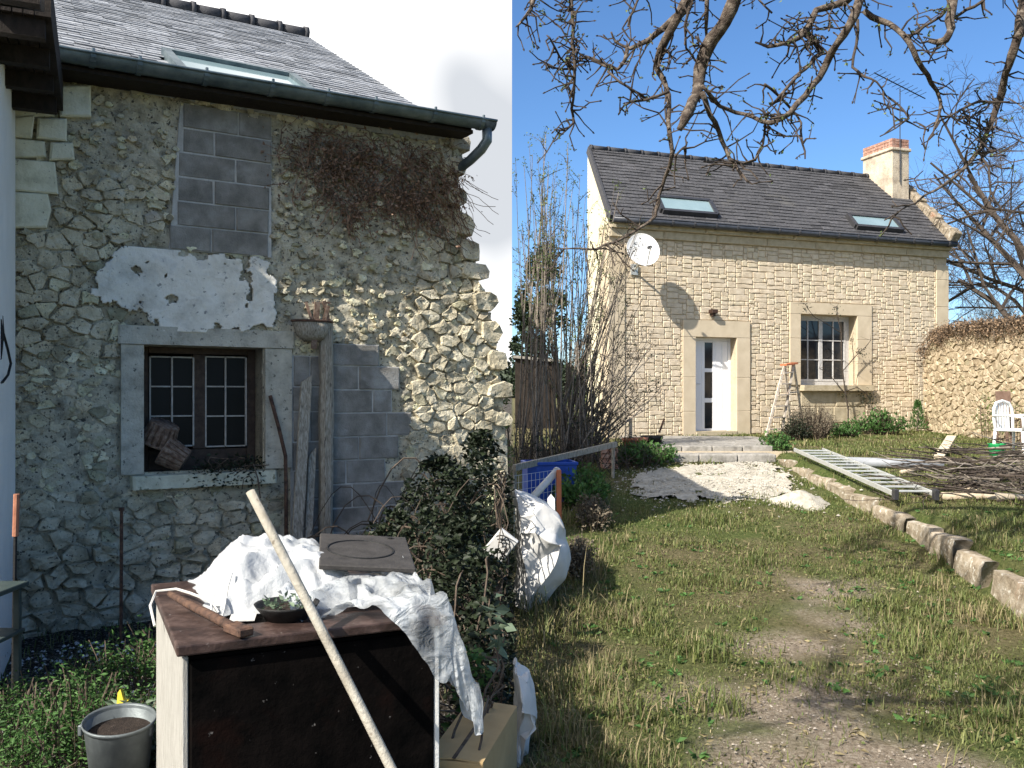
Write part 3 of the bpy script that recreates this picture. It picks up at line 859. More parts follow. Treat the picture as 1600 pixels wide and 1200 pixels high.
def left_roof():
    E = at(705, 205, 8.0); E.z += .02
    inw = -LF.n; rise = 2.13; run = 3.83
    sl = (inw * run + Vector((0, 0, rise))); SL = sl.length; sd = sl.normalized(); nrm = LF.u.cross(sd).normalized()
    if nrm.z < 0: nrm = -nrm
    def rp(a, s, o=0.0): return E - LF.u * a + sd * s + nrm * o
    Wd = 6.6
    base_ = MB(); vs = [rp(0, -.1, -.02), rp(Wd, -.1, -.02), rp(Wd, SL, -.02), rp(0, SL, -.02)]
    vs2 = [q - nrm * .10 for q in vs]
    base_.add(vs + vs2, [(0, 1, 2, 3), (7, 6, 5, 4), (0, 4, 5, 1), (1, 5, 6, 2), (2, 6, 7, 3), (3, 7, 4, 0)])
    # the far slope
    rs = [rp(0, SL, -.02), rp(Wd, SL, -.02)]; rb = [q + inw * 3.4 + Vector((0, 0, -1.9)) for q in rs]
    base_.add([rs[0], rs[1], rb[1], rb[0]], [(0, 1, 2, 3)])
    roof = base_.build("roof", m_slate, cot)
    rows = 40; dr = SL / rows; items = []
    sk = [(283, 92), (458, 128), (476, 142), (276, 108)]
    def roofpx(px, py):
        d = ray(px, py); c = Vector((0, 0, EYE)); t = nrm.dot(E - c) / nrm.dot(d); q = c + d * t - E
        return (-q.dot(LF.u), q.dot(sd))
    sq = [roofpx(*q) for q in sk]
    a_lo, a_hi = min(q[0] for q in sq), max(q[0] for q in sq); s_hi = max(sq[0][1], sq[1][1]); s_lo = .12
    mb = MB()
    for r in range(rows):
        a = -.0 - (r % 2) * .1; s0 = r * dr - .08
        while a < Wd:
            w = .2 * RND.uniform(.94, 1.06); a1 = min(Wd, a + w)
            a0 = max(0, a)
            if not (a_lo - .02 < (a0 + a1) / 2 < a_hi + .02 and s_lo < s0 + dr / 2 < s_hi):
                j = RND.uniform(-.006, .006); l = RND.uniform(.010, .018)
                p = [rp(a0 + .002, s0 + j, l), rp(a1 - .002, s0 + j, l), rp(a1 - .002, s0 + dr * 1.25, .004), rp(a0 + .002, s0 + dr * 1.25, .004)]
                q = [rp(a0 + .002, s0 + j, l - .008), rp(a1 - .002, s0 + j, l - .008)]
                mb.add(p + q, [(3, 2, 1, 0), (0, 1, 5, 4)])
            a += w
    mb.build("slate", m_slate, roof, kind='stuff')
    # clay ridge tiles
    k = 0; a = 0
    while a < Wd:
        t = MB(); L = .34
        pts = [rp(a, SL, .02), rp(a + L - .01, SL, .02)]
        t.tube(pts, [.085, .075], 8); t.tube([rp(a, SL, .02), rp(a + .05, SL, .02)], .1, 8)
        t.build("ridge_tile", m_ridge, roof, True); a += L
    # roof window lying just above the gutter
    fr = MB(); h = .05
    for p0, p1 in (((a_lo, s_lo), (a_lo, s_hi)), ((a_hi, s_lo), (a_hi, s_hi)), ((a_lo, s_hi), (a_hi, s_hi)), ((a_lo, s_lo), (a_hi, s_lo))):
        fr.bar(rp(*p0, .02), rp(*p1, .02), .07, .09, nrm)
    fo = fr.build("roof_window", m_zinc, cot)
    MB().add([rp(a_lo, s_lo, .03), rp(a_hi, s_lo, .03), rp(a_hi, s_hi, .03), rp(a_lo, s_hi, .03), rp(a_lo, s_lo, -.0), rp(a_hi, s_lo, 0), rp(a_hi, s_hi, 0), rp(a_lo, s_hi, 0)], [(0, 3, 2, 1), (4, 5, 6, 7), (0, 1, 5, 4), (2, 3, 7, 6)]).build("pane", m_skyglass, fo)
    # soffit board under the eave
    g0, g1 = lp(-40, 62, .30), lp(770, 196, .30)
    def gp(t, dh=0, o=.30): return LF.w(lerp(g0[0], g1[0], t), lerp(g0[1], g1[1], t) + dh, o)
    so = MB()
    so.bar(gp(0, -.07, .09), gp(.955, -.07, .09), .34, .03)
    so.build("soffit", m_darkwood, cot)
    MB().bar(gp(0, -.02, .22), gp(.955, -.02, .22), .025, .10).build("fascia", m_darkwood, cot)
    gt = MB(); n = 10; R = .072; b0 = 0
    NS = 12
    for i in range(NS + 1):
        for rr in (R, R - .005):
            for k in range(n + 1):
                a = math.pi * (1 + k / n)
                gt.v.append(gp(i / NS) + LF.n * (rr * math.cos(a)) + Vector((0, 0, rr * math.sin(a) + .02)))
    st = 2 * (n + 1)
    for i in range(NS):
        for s_ in (0, n + 1):
            for k in range(n): gt.f.append((i * st + s_ + k, (i + 1) * st + s_ + k, (i + 1) * st + s_ + k + 1, i * st + s_ + k + 1))
    b = NS * st
    for k in range(n): gt.f.append((b + k, b + k + 1, b + n + 2 + k, b + n + 1 + k))
    gt.f.append(tuple(b + k for k in range(n + 1)))
    gt.tube([gp(t / 8) + LF.n * (R + .004) + Vector((0, 0, .022)) for t in range(9)], .011, 6)
    go = gt.build("gutter", m_zinc, cot, True)
    for px in (104, 166, 260, 361, 452, 535, 646, 742):
        t = (px + 40) / 810.0
        br = MB()
        pts = [gp(t) + LF.n * ((R + .004) * math.cos(math.pi * (1 + k / 8))) + Vector((0, 0, (R + .004) * math.sin(math.pi * (1 + k / 8)) + .02)) for k in range(9)]
        for p, q in zip(pts, pts[1:]): br.bar(p, q, .035, .008, LF.u.cross(q - p))
        br.tube([pts[-1], pts[-1] + Vector((0, 0, .03))], .012, 5)
        br.build("bracket", m_zinc, go)
    dp = MB(); P = lambda px, py, o: LF.w(*lp(px, py, o), o)
    top = gp(.985) + Vector((0, 0, -.04))
    dp.tube([top, top + Vector((0, 0, -.10)), top + Vector((0, 0, -.17)) - LF.n * .05 - LF.u * .03, LF.w(lp(735, 250, .12)[0], lp(735, 250, .12)[1], .12), LF.w(lp(716, 268, .07)[0], lp(716, 268, .07)[1], -.05)], [.045, .045, .045, .043, .043], 10)
    dp.build("downpipe", m_zinc, cot, True)
left_roof()

# timber post beside the blocked doorway
def post():
    u0 = lp(501, 700, .05)[0]; u1 = lp(518, 700, .05)[0]
    mb = MB(); b = lp(508, 862, .05)[1]; t = lp(508, 500, .05)[1]
    n = 14
    sec = [(-1, -.7), (-.3, -1), (.5, -.9), (1, -.4), (.9, .5), (.4, 1), (-.5, .9), (-1, .4)]
    for i in range(n + 1):
        h = lerp(min(0, b) - .02, t, i / n); c = (u0 + u1) / 2 + fbm(Vector((h * 2, 0, 0)), 2) * .012
        r = .055 * (1 + fbm(Vector((h * 3, 5, 0)), 2) * .15)
        for a, o in sec: mb.v.append(LF.w(c + a * r, h, .06 + o * .05 + fbm(Vector((h * 6, a, o)), 2) * .01))
    for i in range(n):
        for k in range(8): k2 = (k + 1) % 8; mb.f.append((i * 8 + k, i * 8 + k2, (i + 1) * 8 + k2, (i + 1) * 8 + k))
    mb.f.append(tuple(n * 8 + k for k in range(8)))
    tag(mb.build("timber_post", m_grey, origin=LF.w((u0 + u1) / 2, 0, .06)), "tall weathered timber post standing against the grey block infill", "post")
post()

# ================================================================ NEIGHBOUR HOUSE at the far left
def neighbour():
    A = Vector(at(24, 620, 6.1)); A.z = 0
    B = Vector(at(-10, 620, 4.85)); B.z = 0
    d = (B - A).normalized(); left = Vector((d.y, -d.x, 0))
    if left.x > 0: left = -left
    t = thing("white_house", "white rendered neighbouring house with dark wooden eaves overhanging the cottage corner", "house", A)
    def P(s, l, z): return A + d * s + left * l + Vector((0, 0, z))
    L = (B - A).length; top = 3.95
    w = MB(); W = 3.4
    w.add([P(0, 0, -.2), P(L, 0, -.2), P(L, W, -.2), P(0, W, -.2), P(0, 0, top), P(L, 0, top), P(L, W, top), P(0, W, top), P(0, W / 2, top + 1.1), P(L, W / 2, top + 1.1)],
          [(0, 1, 5, 4), (1, 2, 6, 9, 5), (2, 3, 7, 6), (3, 0, 4, 8, 7)])
    w.build("wall", m_white, t)
    r = MB(); ov = .26; k = 1.1 / (W / 2)
    def R(s, l, dz=0): return P(s, l, top + (k * l if l < W / 2 else k * (W - l)) + dz)
    for s0, s1 in ((-.02, L + .3),):
        for (a, b) in ((-ov, W / 2), (W + ov, W / 2)):
            q = [R(s0, a, .06), R(s1, a, .06), R(s1, b, .06), R(s0, b, .06)]; q2 = [x - Vector((0, 0, .07)) for x in q]
            r.add(q + q2, [(0, 1, 2, 3), (7, 6, 5, 4), (0, 4, 5, 1), (1, 5, 6, 2), (2, 6, 7, 3), (3, 7, 4, 0)])
    r.build("roof", m_slate, t)
    f = MB(); f.bar(P(-.02, -ov - .015, top - .20), P(L + .3, -ov - .015, top - .20), .03, .22); f.build("fascia", m_darkwood, t)
    so = MB()
    n = 5
    for i in range(n): so.bar(P(0, -.03 - i * ov / n, top - .3), P(L + .3, -.03 - i * ov / n, top - .3), ov / n - .006, .02)
    so.build("soffit_board", m_darkwood, t)
    for i in range(6):
        MB().bar(P(.25 + i * .45, -.0, top - .36), P(.25 + i * .45, -ov, top - .36), .07, .1).build("rafter_end", m_darkwood, t)
    en = MB(); en.bar(P(-.03, .02, top - .2), P(-.03, -ov, top - .2), .03, .24); en.build("end_board", m_darkwood, t)
    # a loop of black cable hung on the wall
    c = MB()
    o = at(3, 545, 5.2)
    pts = [at(-14, 470, 5.2), at(3, 495, 5.3), at(5, 520, 5.3), at(12, 545, 5.35), at(17, 568, 5.4), at(13, 585, 5.35), at(4, 597, 5.25), at(-8, 600, 5.1)]
    c.tube(pts, .008, 5); c.tube([at(-10, 492, 5.2), at(1, 500, 5.2), at(4, 530, 5.2), at(1, 560, 5.2), at(-10, 568, 5.1)], .008, 5)
    tag(c.build("cable_loop", m_black, origin=o), "loop of black cable hanging on the white house wall", "cable")
neighbour()

# ================================================================ THINGS ALONG THE OLD WALL
def left_props():
    up = Vector((0, 0, 1))
    def P(px, py, o): return LF.w(*lp(px, py, o), o)
    def foot(p): q = p.copy(); q.z = 0; return q
    # planks
    for name, label, t, b, o0, o1, w, th in (
        ("plank", "taller grey plank leaning on the wall left of the timber post", (478, 592), (462, 862), .06, .20, .085, .028),
        ("plank", "shorter split grey plank leaning between tall plank and timber post", (487, 706), (480, 862), .05, .17, .06, .025)):
        a = P(*t, o0); c = P(*b, o1); e = a + (c - a) * ((a.z) / (a.z - c.z))
        mb = MB(); n = 8; x = LF.u
        for i in range(n + 1):
            p = e.lerp(a, i / n); ww = w * (1 + fbm(Vector((i, w * 99, 0)), 2) * .1)
            cut = .03 * (1 if i == n else 0)
            for s, z in ((-1, 0), (1, 0), (1, 1), (-1, 1)): mb.v.append(p + x * s * ww / 2 + LF.n * (th * z) + Vector((0, 0, cut * s)))
        for i in range(n):
            for k in range(4): mb.f.append((i * 4 + k, i * 4 + (k + 1) % 4, i * 4 + 4 + (k + 1) % 4, i * 4 + 4 + k))
        mb.f += [(3, 2, 1, 0), tuple(n * 4 + k for k in range(4))]
        tag(mb.build(name, m_grey, origin=foot(e), bevel=.003), label, "plank")
    # bent dark rod
    r = MB(); pts = [P(422, 618, .06), P(436, 670, .09), P(446, 712, .12), P(447, 760, .14)]
    e = P(447, 790, .15); e.z = 0; pts.append(e)
    r.tube(pts, .016, 6); tag(r.build("iron_rod", m_rust, origin=e, smooth=True), "thin bent dark rod leaning right of the old window", "rod")
    # iron stakes in front of the rubble base
    s = at(189, 960, 6.0); s.z = 0
    q = MB().tube([s, at(190, 795, 6.0)], .012, 6); q.tube([at(190, 798, 6.0), at(190, 793, 6.0)], .02, 6)
    tag(q.build("iron_stake", m_rust, origin=s), "dark iron stake upright before the rubble stones under the cottage wall", "stake")
    s = at(20, 930, 4.9); s.z = 0
    q = MB().tube([s, at(24, 836, 4.9)], .011, 6)
    st = thing("capped_stake", "thin stake with reddish sleeve at its top beside green metal frame", "stake", s)
    q.build("rod", m_black, st); MB().tube([at(24, 838, 4.9), at(26, 772, 4.9)], .016, 8).build("sleeve", m_terra, st)
    # rack with slats hooked on the post
    o = P(488, 520, .12)
    rk = thing("slatted_rack", "rusty half round rack of broken slats hung at the post top", "rack", o)
    m = MB()
    arc = [LF.w(lp(490, 500, .1)[0] + .17 * math.cos(a), lp(490, 502, .1)[1], .06 + .12 * math.sin(a)) for a in np.linspace(math.pi, 0, 11)]
    m.tube(arc, .010, 6); m.build("rim", m_rust, rk)
    bas = MB(); n = 10
    for i in range(n + 1):
        a = math.pi * (1 - i / n)
        for k, dz in ((1, 0), (.75, -.11), (.35, -.16)): bas.v.append(LF.w(lp(490, 500, .1)[0] + .16 * k * math.cos(a), lp(490, 502, .1)[1] + dz, .06 + .11 * k * math.sin(a)))
    for i in range(n):
        for k in range(2): bas.f.append((i * 3 + k, i * 3 + 3 + k, i * 3 + 4 + k, i * 3 + k + 1))
    bo = bas.build("shell", m_grey, rk, True); sm = bo.modifiers.new("t", 'SOLIDIFY'); sm.thickness = .01
    for a, b, w in (((496, 472), (490, 545), .045), ((513, 478), (500, 520), .03), ((487, 500), (478, 472), .02), ((506, 470), (514, 505), .03)):
        MB().bar(P(*a, .13), P(*b, .11), w, .014, LF.n).build("slat", m_wicker, rk)
    MB().bar(P(488, 473, .12), P(516, 473, .12), .014, .014).build("rail", m_wicker, rk)
    # woven baskets in the window corner
    hs = lp(300, 738)[1]
    def basket(cx, cy, o, axis, label, r0, r1, H):
        c = P(cx, cy, o)
        t = thing("wicker_basket", label, "basket", c, "wicker baskets on the old window sill")
        A = Vector(axis).normalized()
        MB().lathe([(0.001, -H / 2), (r0, -H / 2), (r0 * 1.03, -H / 4), (r1, H / 2), (r1 * .94, H / 2), (r0 * .93, -H / 2 + .02), (.001, -H / 2 + .02)], c, 20, A).build("body", m_wicker, t, True)
        Mx = up.rotation_difference(A).to_matrix()
        for k in range(16):
            an = 2 * math.pi * k / 16; e = Vector((math.cos(an), math.sin(an), 0)); tg = Vector((-math.sin(an), math.cos(an), 0))
            MB().bar(c + Mx @ (e * (r0 + .003) + up * (-H / 2)), c + Mx @ (e * (r1 + .004) + up * (H / 2)), .030 if k % 2 else .024, .008, Mx @ e).build("slat", m_wicker, t)
        MB().tube([c + Mx @ Vector((r1 * math.cos(a), r1 * math.sin(a), H / 2)) for a in np.linspace(0, 2 * math.pi, 21)], .010, 5).build("rim", m_wicker, t)
    basket(252, 677, -.10, LF.u * -.25 + up * -.75 + LF.n * -.28, "upper wicker basket tipped against the left casement, resting on another basket", .10, .125, .16)
    basket(273, 712, -.06, LF.u * -.55 + up * .35 + LF.n * -.2, "lower wicker basket lying on the sill in the window corner", .085, .11, .17)
    # creeping plant along the sill
    pp, dd, ss = [], [], []
    for _ in range(420):
        t = RND.random() ** .8; px = lerp(300, 412, t); o = RND.uniform(-.1, .13)
        h = hs + abs(RND.gauss(0, .045)) + .01 if RND.random() < .8 else hs - RND.uniform(0, .12)
        if h < hs: o = .13 + RND.uniform(0, .03)
        u = lp(px, 738, o)[0]
        pp.append(LF.w(u, h, o)); dd.append((RND.gauss(0, 1), RND.gauss(0, 1), RND.gauss(.3, .6))); ss.append(RND.uniform(.02, .045))
    t = thing("sill_plant", "straggling dark green plant growing along the old window sill", "plant", P(350, 738, 0))
    leaves("leaves", pp, dd, ss, m_bramble, t)
    m = MB()
    for k in range(9):
        a = P(RND.uniform(310, 400), 738, RND.uniform(-.05, .1)); pts = [a]
        for j in range(5): a = a + Vector((RND.uniform(-.03, .09), RND.uniform(-.04, .03), RND.uniform(-.04, .06))); pts.append(a)
        m.tube(pts, .004, 4)
    m.tube([P(383, 733, .1), P(396, 725, .14), P(403, 748, .2), P(407, 778, .3)], .006, 5)
    m.tube([P(378, 765, .14), P(381, 748, .15), P(390, 744, .15), P(397, 752, .16)], .004, 4)
    m.build("stems", m_cane, t)
    # weeds at the wall foot under and right of the window
    for (px, py, n, hh, label) in ((418, 830, 520, .36, "dark leafy weed at the wall foot below the sill end"), (540, 850, 260, .28, "small dark weed growing before the grey block infill"), (226, 985, 420, .30, "small bright green weed between the iron stake and cooker")):
        c = P(px, py, .22) if py < 900 else at(px, 1000, 5.3)
        c.z = 0
        t = thing("wall_weed", label, "weed", c)
        pp, dd, ss = [], [], []; st = MB()
        for _ in range(12):
            an = RND.uniform(0, 6.28); q = c + Vector((RND.gauss(0, .08), RND.gauss(0, .06), 0)); tip = q + Vector((math.cos(an) * .13, math.sin(an) * .1, hh * RND.uniform(.5, 1.25)))
            st.tube([q, q.lerp(tip, .5) + Vector((0, 0, .03)), tip], .004, 4)
            for j in range(n // 12):
                s_ = RND.random(); pp.append(q.lerp(tip, s_) + Vector((RND.gauss(0, .035), RND.gauss(0, .035), RND.gauss(0, .03)))); dd.append((RND.gauss(0, 1), RND.gauss(0, 1), RND.gauss(.3, .5))); ss.append(RND.uniform(.025, .05))
        st.build("stems", m_cane, t); leaves("leaves", pp, dd, ss, m_fern if py > 900 else m_bramble, t)
left_props()

# dead creeper under the gutter
def creeper():
    c = LF.w(*lp(600, 300), .05)
    t = thing("dead_creeper", "mat of dead brown creeper twigs spread below the gutter of the old cottage", "creeper", c)
    st = MB(); pp, dd, ss = [], [], []
    poly = [(440, 196), (560, 200), (700, 240), (720, 300), (700, 352), (630, 330), (545, 342), (500, 295), (450, 262)]
    k = 0
    while k < 300:
        px, py = RND.uniform(440, 722), RND.uniform(195, 380)
        if not inside(poly, px, py): continue
        k += 1
        u, h = lp(px, py); pts = [LF.w(u, h, .03)]
        a = RND.uniform(-2.6, .3)
        for j in range(RND.randint(3, 6)):
            a += RND.uniform(-.7, .7); u += .05 * math.cos(a); h += .05 * math.sin(a) - .01
            pts.append(LF.w(u, h, RND.uniform(.03, .085)))
        st.tube(pts, RND.uniform(.0025, .005), 3, False)
        for q in pts:
            for _ in range(2):
                pp.append(q + Vector((RND.gauss(0, .055), RND.gauss(0, .02), RND.gauss(0, .05)))); dd.append((RND.gauss(0, 1), RND.gauss(-.4, 1), RND.gauss(-.5, .8))); ss.append(RND.uniform(.015, .045))
    for j in range(60):       # thin bare runners towards the right edge
        u, h = lp(RND.uniform(600, 715), RND.uniform(230, 330)); pts = []
        a = RND.uniform(-1.4, -.5)
        for i in range(9): pts.append(LF.w(u, h, RND.uniform(.045, .08))); u += .06 * math.cos(a); h += .06 * math.sin(a); a += RND.uniform(-.25, .25)
        st.tube([p for p in pts], .003, 3, False)
    st.build("stems", m_deadivy, t); leaves("leaves", pp, dd, ss, m_deadivy, t)
creeper()
# ================================================================ THE OLD COOKER AND WHAT LIES ON IT
ST_O = Vector((-1.03, 2.80, 0)); ST_U = Vector((.90, .44, 0)).normalized(); ST_V = Vector((-.44, .90, 0)).normalized()
ST_W, ST_D, ST_H = .86, 1.0, .88
def S(a, b, z): return ST_O + ST_U * a + ST_V * b + Vector((0, 0, z))

def cooker():
    t = thing("old_cooker", "derelict black fronted cooker with brown top and whitened side, half covered by plastic", "cooker", S(.43, .5, 0))
    rot = Matrix((ST_U, ST_V, Vector((0, 0, 1)))).transposed()
    def bx(mb, a0, a1, b0, b1, z0, z1): return mb.box(S((a0 + a1) / 2, (b0 + b1) / 2, (z0 + z1) / 2), (a1 - a0, b1 - b0, z1 - z0), rot)
    bx(MB(), .02, ST_W - .02, .02, ST_D - .02, .04, ST_H - .05).build("body", m_front, t)
    n = 3
    for i in range(n):
        b0 = .005 + i * (ST_D - .01) / n
        bx(MB(), 0, .018, b0, b0 + (ST_D - .01) / n - .006, .0, ST_H - .045).build("side_board", m_palewood, t, bevel=.003)
    bx(MB(), ST_W - .018, ST_W, 0, ST_D, 0, ST_H - .045).build("side_panel", m_white, t, bevel=.003)
    # front: oven door, drawer and plinth
    bx(MB(), .022, ST_W - .022, -.004, .018, .16, ST_H - .06).build("oven_door", m_front, t, bevel=.006)
    bx(MB(), .022, ST_W - .022, -.002, .018, .02, .145).build("drawer", m_front, t, bevel=.006)
    # frame of the top with a sunken hob
    top = MB()
    bx(top, -.02, ST_W + .02, -.03, .16, ST_H - .035, ST_H); bx(top, -.02, .17, .16, ST_D, ST_H - .035, ST_H)
    bx(top, .17, ST_W + .02, .16, ST_D, ST_H - .05, ST_H - .015)
    top.build("cooker_top", m_browntop, t, bevel=.006, seg=2)
    bx(MB(), .175, .30, .17, ST_D - .1, ST_H - .014, ST_H - .008).build("hob_recess", m_front, t)
    # scraps of white enamel chipped through
cooker()

def on_cooker():
    H = ST_H
    # milky plastic: a bulky heap to the left, a thinner sheet sliding over the right corner
    def sheet(name, label, cat, a0, a1, b0, b1, na, nb, f, mat, thick=0.0):
        mb = MB()
        for j in range(nb + 1):
            for i in range(na + 1):
                mb.v.append(f(i / na, j / nb))
        for j in range(nb):
            for i in range(na):
                k = j * (na + 1) + i; mb.f.append((k, k + 1, k + na + 2, k + na + 1))
        c = mb.v[len(mb.v) // 2].copy()
        o = mb.build(name, mat, smooth=True, origin=c)
        return tag(o, label, cat)
    def wr(a, b, k=1.0, s=0.0):
        w = abs(fbm(Vector((a * 4 + s, b * 4, s)), 2)); w2 = abs(fbm(Vector((a * 10 + b * 4 + s, b * 7 - a * 3, s + 4)), 2))
        return k * (.15 * (0.35 - w) + .045 * (.3 - w2)) + .005 * fbm(Vector((a * 24, b * 20, s)), 2)
    def heap(s, q):
        a = lerp(.13, .72, s) + .03 * fbm(Vector((q * 5, s, 1)), 2); b = lerp(.30, 1.0, q) - .1 * s + .04 * fbm(Vector((s * 6, q, 2)), 2)
        e = min(s, 1 - s, q * 1.2, 1 - q) ; d = smooth(0, .24, e)
        return S(a, b, H + .004 + d * (.105 + .06 * q + wr(a, b, .9, 3)))
    sheet("plastic_heap", "crumpled white plastic sheeting heaped at the back of the old cooker", "plastic sheet", 0, 1, 0, 1, 70, 60, heap, MATSHEET2)
    def slide(s, q):
        # lies on the top from the middle, then falls over the right and front edges
        a = lerp(.36, 1.34, s); b = lerp(lerp(.10, -.30, smooth(.12, .52, s)) + .03 * fbm(Vector((s * 7, 3, 1)), 2), .93, q)
        z = H + .03 + .05 * smooth(.1, .6, q) + wr(a, b, .75, 8) * 1.0
        aa, bb = a, b
        if a > ST_W:
            d = a - ST_W; aa = ST_W + .13 * math.sin(min(1, d / .40) * 1.6) + .05 * fbm(Vector((b * 5, d * 3, 6)), 2); z -= d * .95
            z += .02
        if b < -.03:
            d = -.03 - b; bb = -.03 - .05 * math.sin(min(1, d / .2) * 1.6) - .02 * abs(fbm(Vector((a * 11, d * 4, 1)), 2)); z -= d * .9
        return S(aa, bb, max(z, H - .42))
    sheet("plastic_sheet", "thin milky plastic sheet sliding over the right corner of the old cooker", "plastic sheet", 0, 1, 0, 1, 90, 80, slide, m_sheet)
    # cast hotplate resting on the sheet
    rot = Matrix((ST_U, ST_V, Vector((0, 0, 1)))).transposed()
    tilt = Matrix.Rotation(math.radians(3), 3, ST_V) @ Matrix.Rotation(math.radians(7), 3, ST_U) @ Matrix.Rotation(math.radians(-14), 3, 'Z')
    c = S(.74, .50, H + .15)
    t = thing("hotplate", "flat dark cast hotplate with a ring, lying on the plastic over the cooker", "hotplate", c)
    MB().box(c, (.36, .46, .02), tilt @ rot).build("plate", m_plate, t, bevel=.004)
    nn = tilt @ Vector((0, 0, 1)); xx = tilt @ ST_U; yy = tilt @ ST_V
    ring = [c + nn * .0105 + (xx * math.cos(a) + yy * math.sin(a)) * .13 - xx * .02 for a in np.linspace(0, 2 * math.pi, 41)]
    MB().tube(ring, .0045, 5).build("ring", m_black, t)
    MB().tube([c + nn * .011 + xx * .1 + yy * .19, c + nn * .013 + xx * .12 + yy * .19], .008, 6).build("knob", m_black, t)
    # black bowl of weeds
    c = S(.36, .17, H)
    t = thing("black_bowl", "black shallow bowl filled with small weeds at the cooker front edge", "bowl", c)
    MB().lathe([(.001, 0), (.07, 0), (.105, .045), (.112, .055), (.104, .05), (.09, .03), (.001, .025)], c, 24).build("bowl", m_black, t, True)
    MB().lathe([(.001, .034), (.095, .034)], c, 16).build("soil", m_soil, t)
    pp, dd, ss = [], [], []
    for _ in range(90):
        r, a = .08 * math.sqrt(RND.random()), RND.uniform(0, 6.28); pp.append(c + Vector((r * math.cos(a), r * math.sin(a), .035 + RND.uniform(0, .03)))); dd.append((RND.gauss(0, 1), RND.gauss(0, 1), RND.gauss(.6, .6))); ss.append(RND.uniform(.012, .03))
    leaves("weed_leaves", pp, dd, ss, m_greyleaf, t)
    # iron bar with a forked end
    c = S(.14, .14, H)
    t = thing("iron_lever", "dark iron lever lying across the brown cooker corner", "tool", c)
    MB().tube([S(.02, .62, H + .03), S(.06, .42, H + .03), S(.12, .22, H + .022), S(.16, .05, H + .02)], [.012, .015, .017, .017], 8).build("bar", m_rust, t, True)
    MB().bar(S(.155, .07, H + .02), S(.19, -.03, H + .018), .055, .03).build("head", m_rust, t, bevel=.006)
    # loop of pale wire
    c = S(.02, .55, H)
    MBw = MB().tube([S(-.035, .60, H - .08), S(-.045, .68, H - .02), S(-.02, .74, H + .02), S(.05, .70, H + .03), S(.08, .50, H + .05), S(.13, .33, H + .05), S(.15, .30, H + .015)], .005, 5)
    MBw.tube([S(.13, .33, H + .045), S(.12, .25, H + .01), S(.15, .22, H + .012), S(.17, .30, H + .03), S(.20, .42, H + .08), S(.22, .46, H + .12)], .004, 5)
    tag(MBw.build("wire_loop", m_pipe, origin=c), "pale bent wire looped over the back left corner of the cooker", "wire")
    # scrap of paper in the recess
    mb = MB(); q = [S(.17, .20, H + .003), S(.25, .17, H + .004), S(.27, .24, H + .01), S(.19, .28, H + .006)]
    mb.add(q + [x + Vector((0, 0, .003)) for x in q], [(3, 2, 1, 0), (4, 5, 6, 7), (0, 1, 5, 4), (1, 2, 6, 5), (2, 3, 7, 6), (3, 0, 4, 7)])
    tag(mb.build("paper_scrap", m_bag, origin=q[0]), "small white paper scrap on the brown cooker top", "paper")
    # pole leaning over the front edge
    top = at(391, 768, 3.03); ft = at(755, 1475, 2.65); ft.z = 0
    p = MB(); n = 8
    p.tube([ft.lerp(top, i / n) + Vector((0, 0, .012 * math.sin(math.pi * i / n))) for i in range(n + 1)], [.0165] * n + [.0155], 12)
    tag(p.build("long_pole", m_plasticpole, origin=ft, smooth=True), "long cream pole leaning across the front of the black cooker", "pole")
m_plate = M("grey hotplate iron", [(.035, .032, .03), (.06, .055, .052)], 16, rough=.6, bump=.25, isl=0)
MATSHEET2 = M("white crumpled plastic", [(.52, .54, .56), (.62, .64, .65), (.70, .71, .72)], 7, rough=.35, bump=.6, bscale=5, isl=0, trans=.35, bdist=.05, detail=3)
on_cooker()

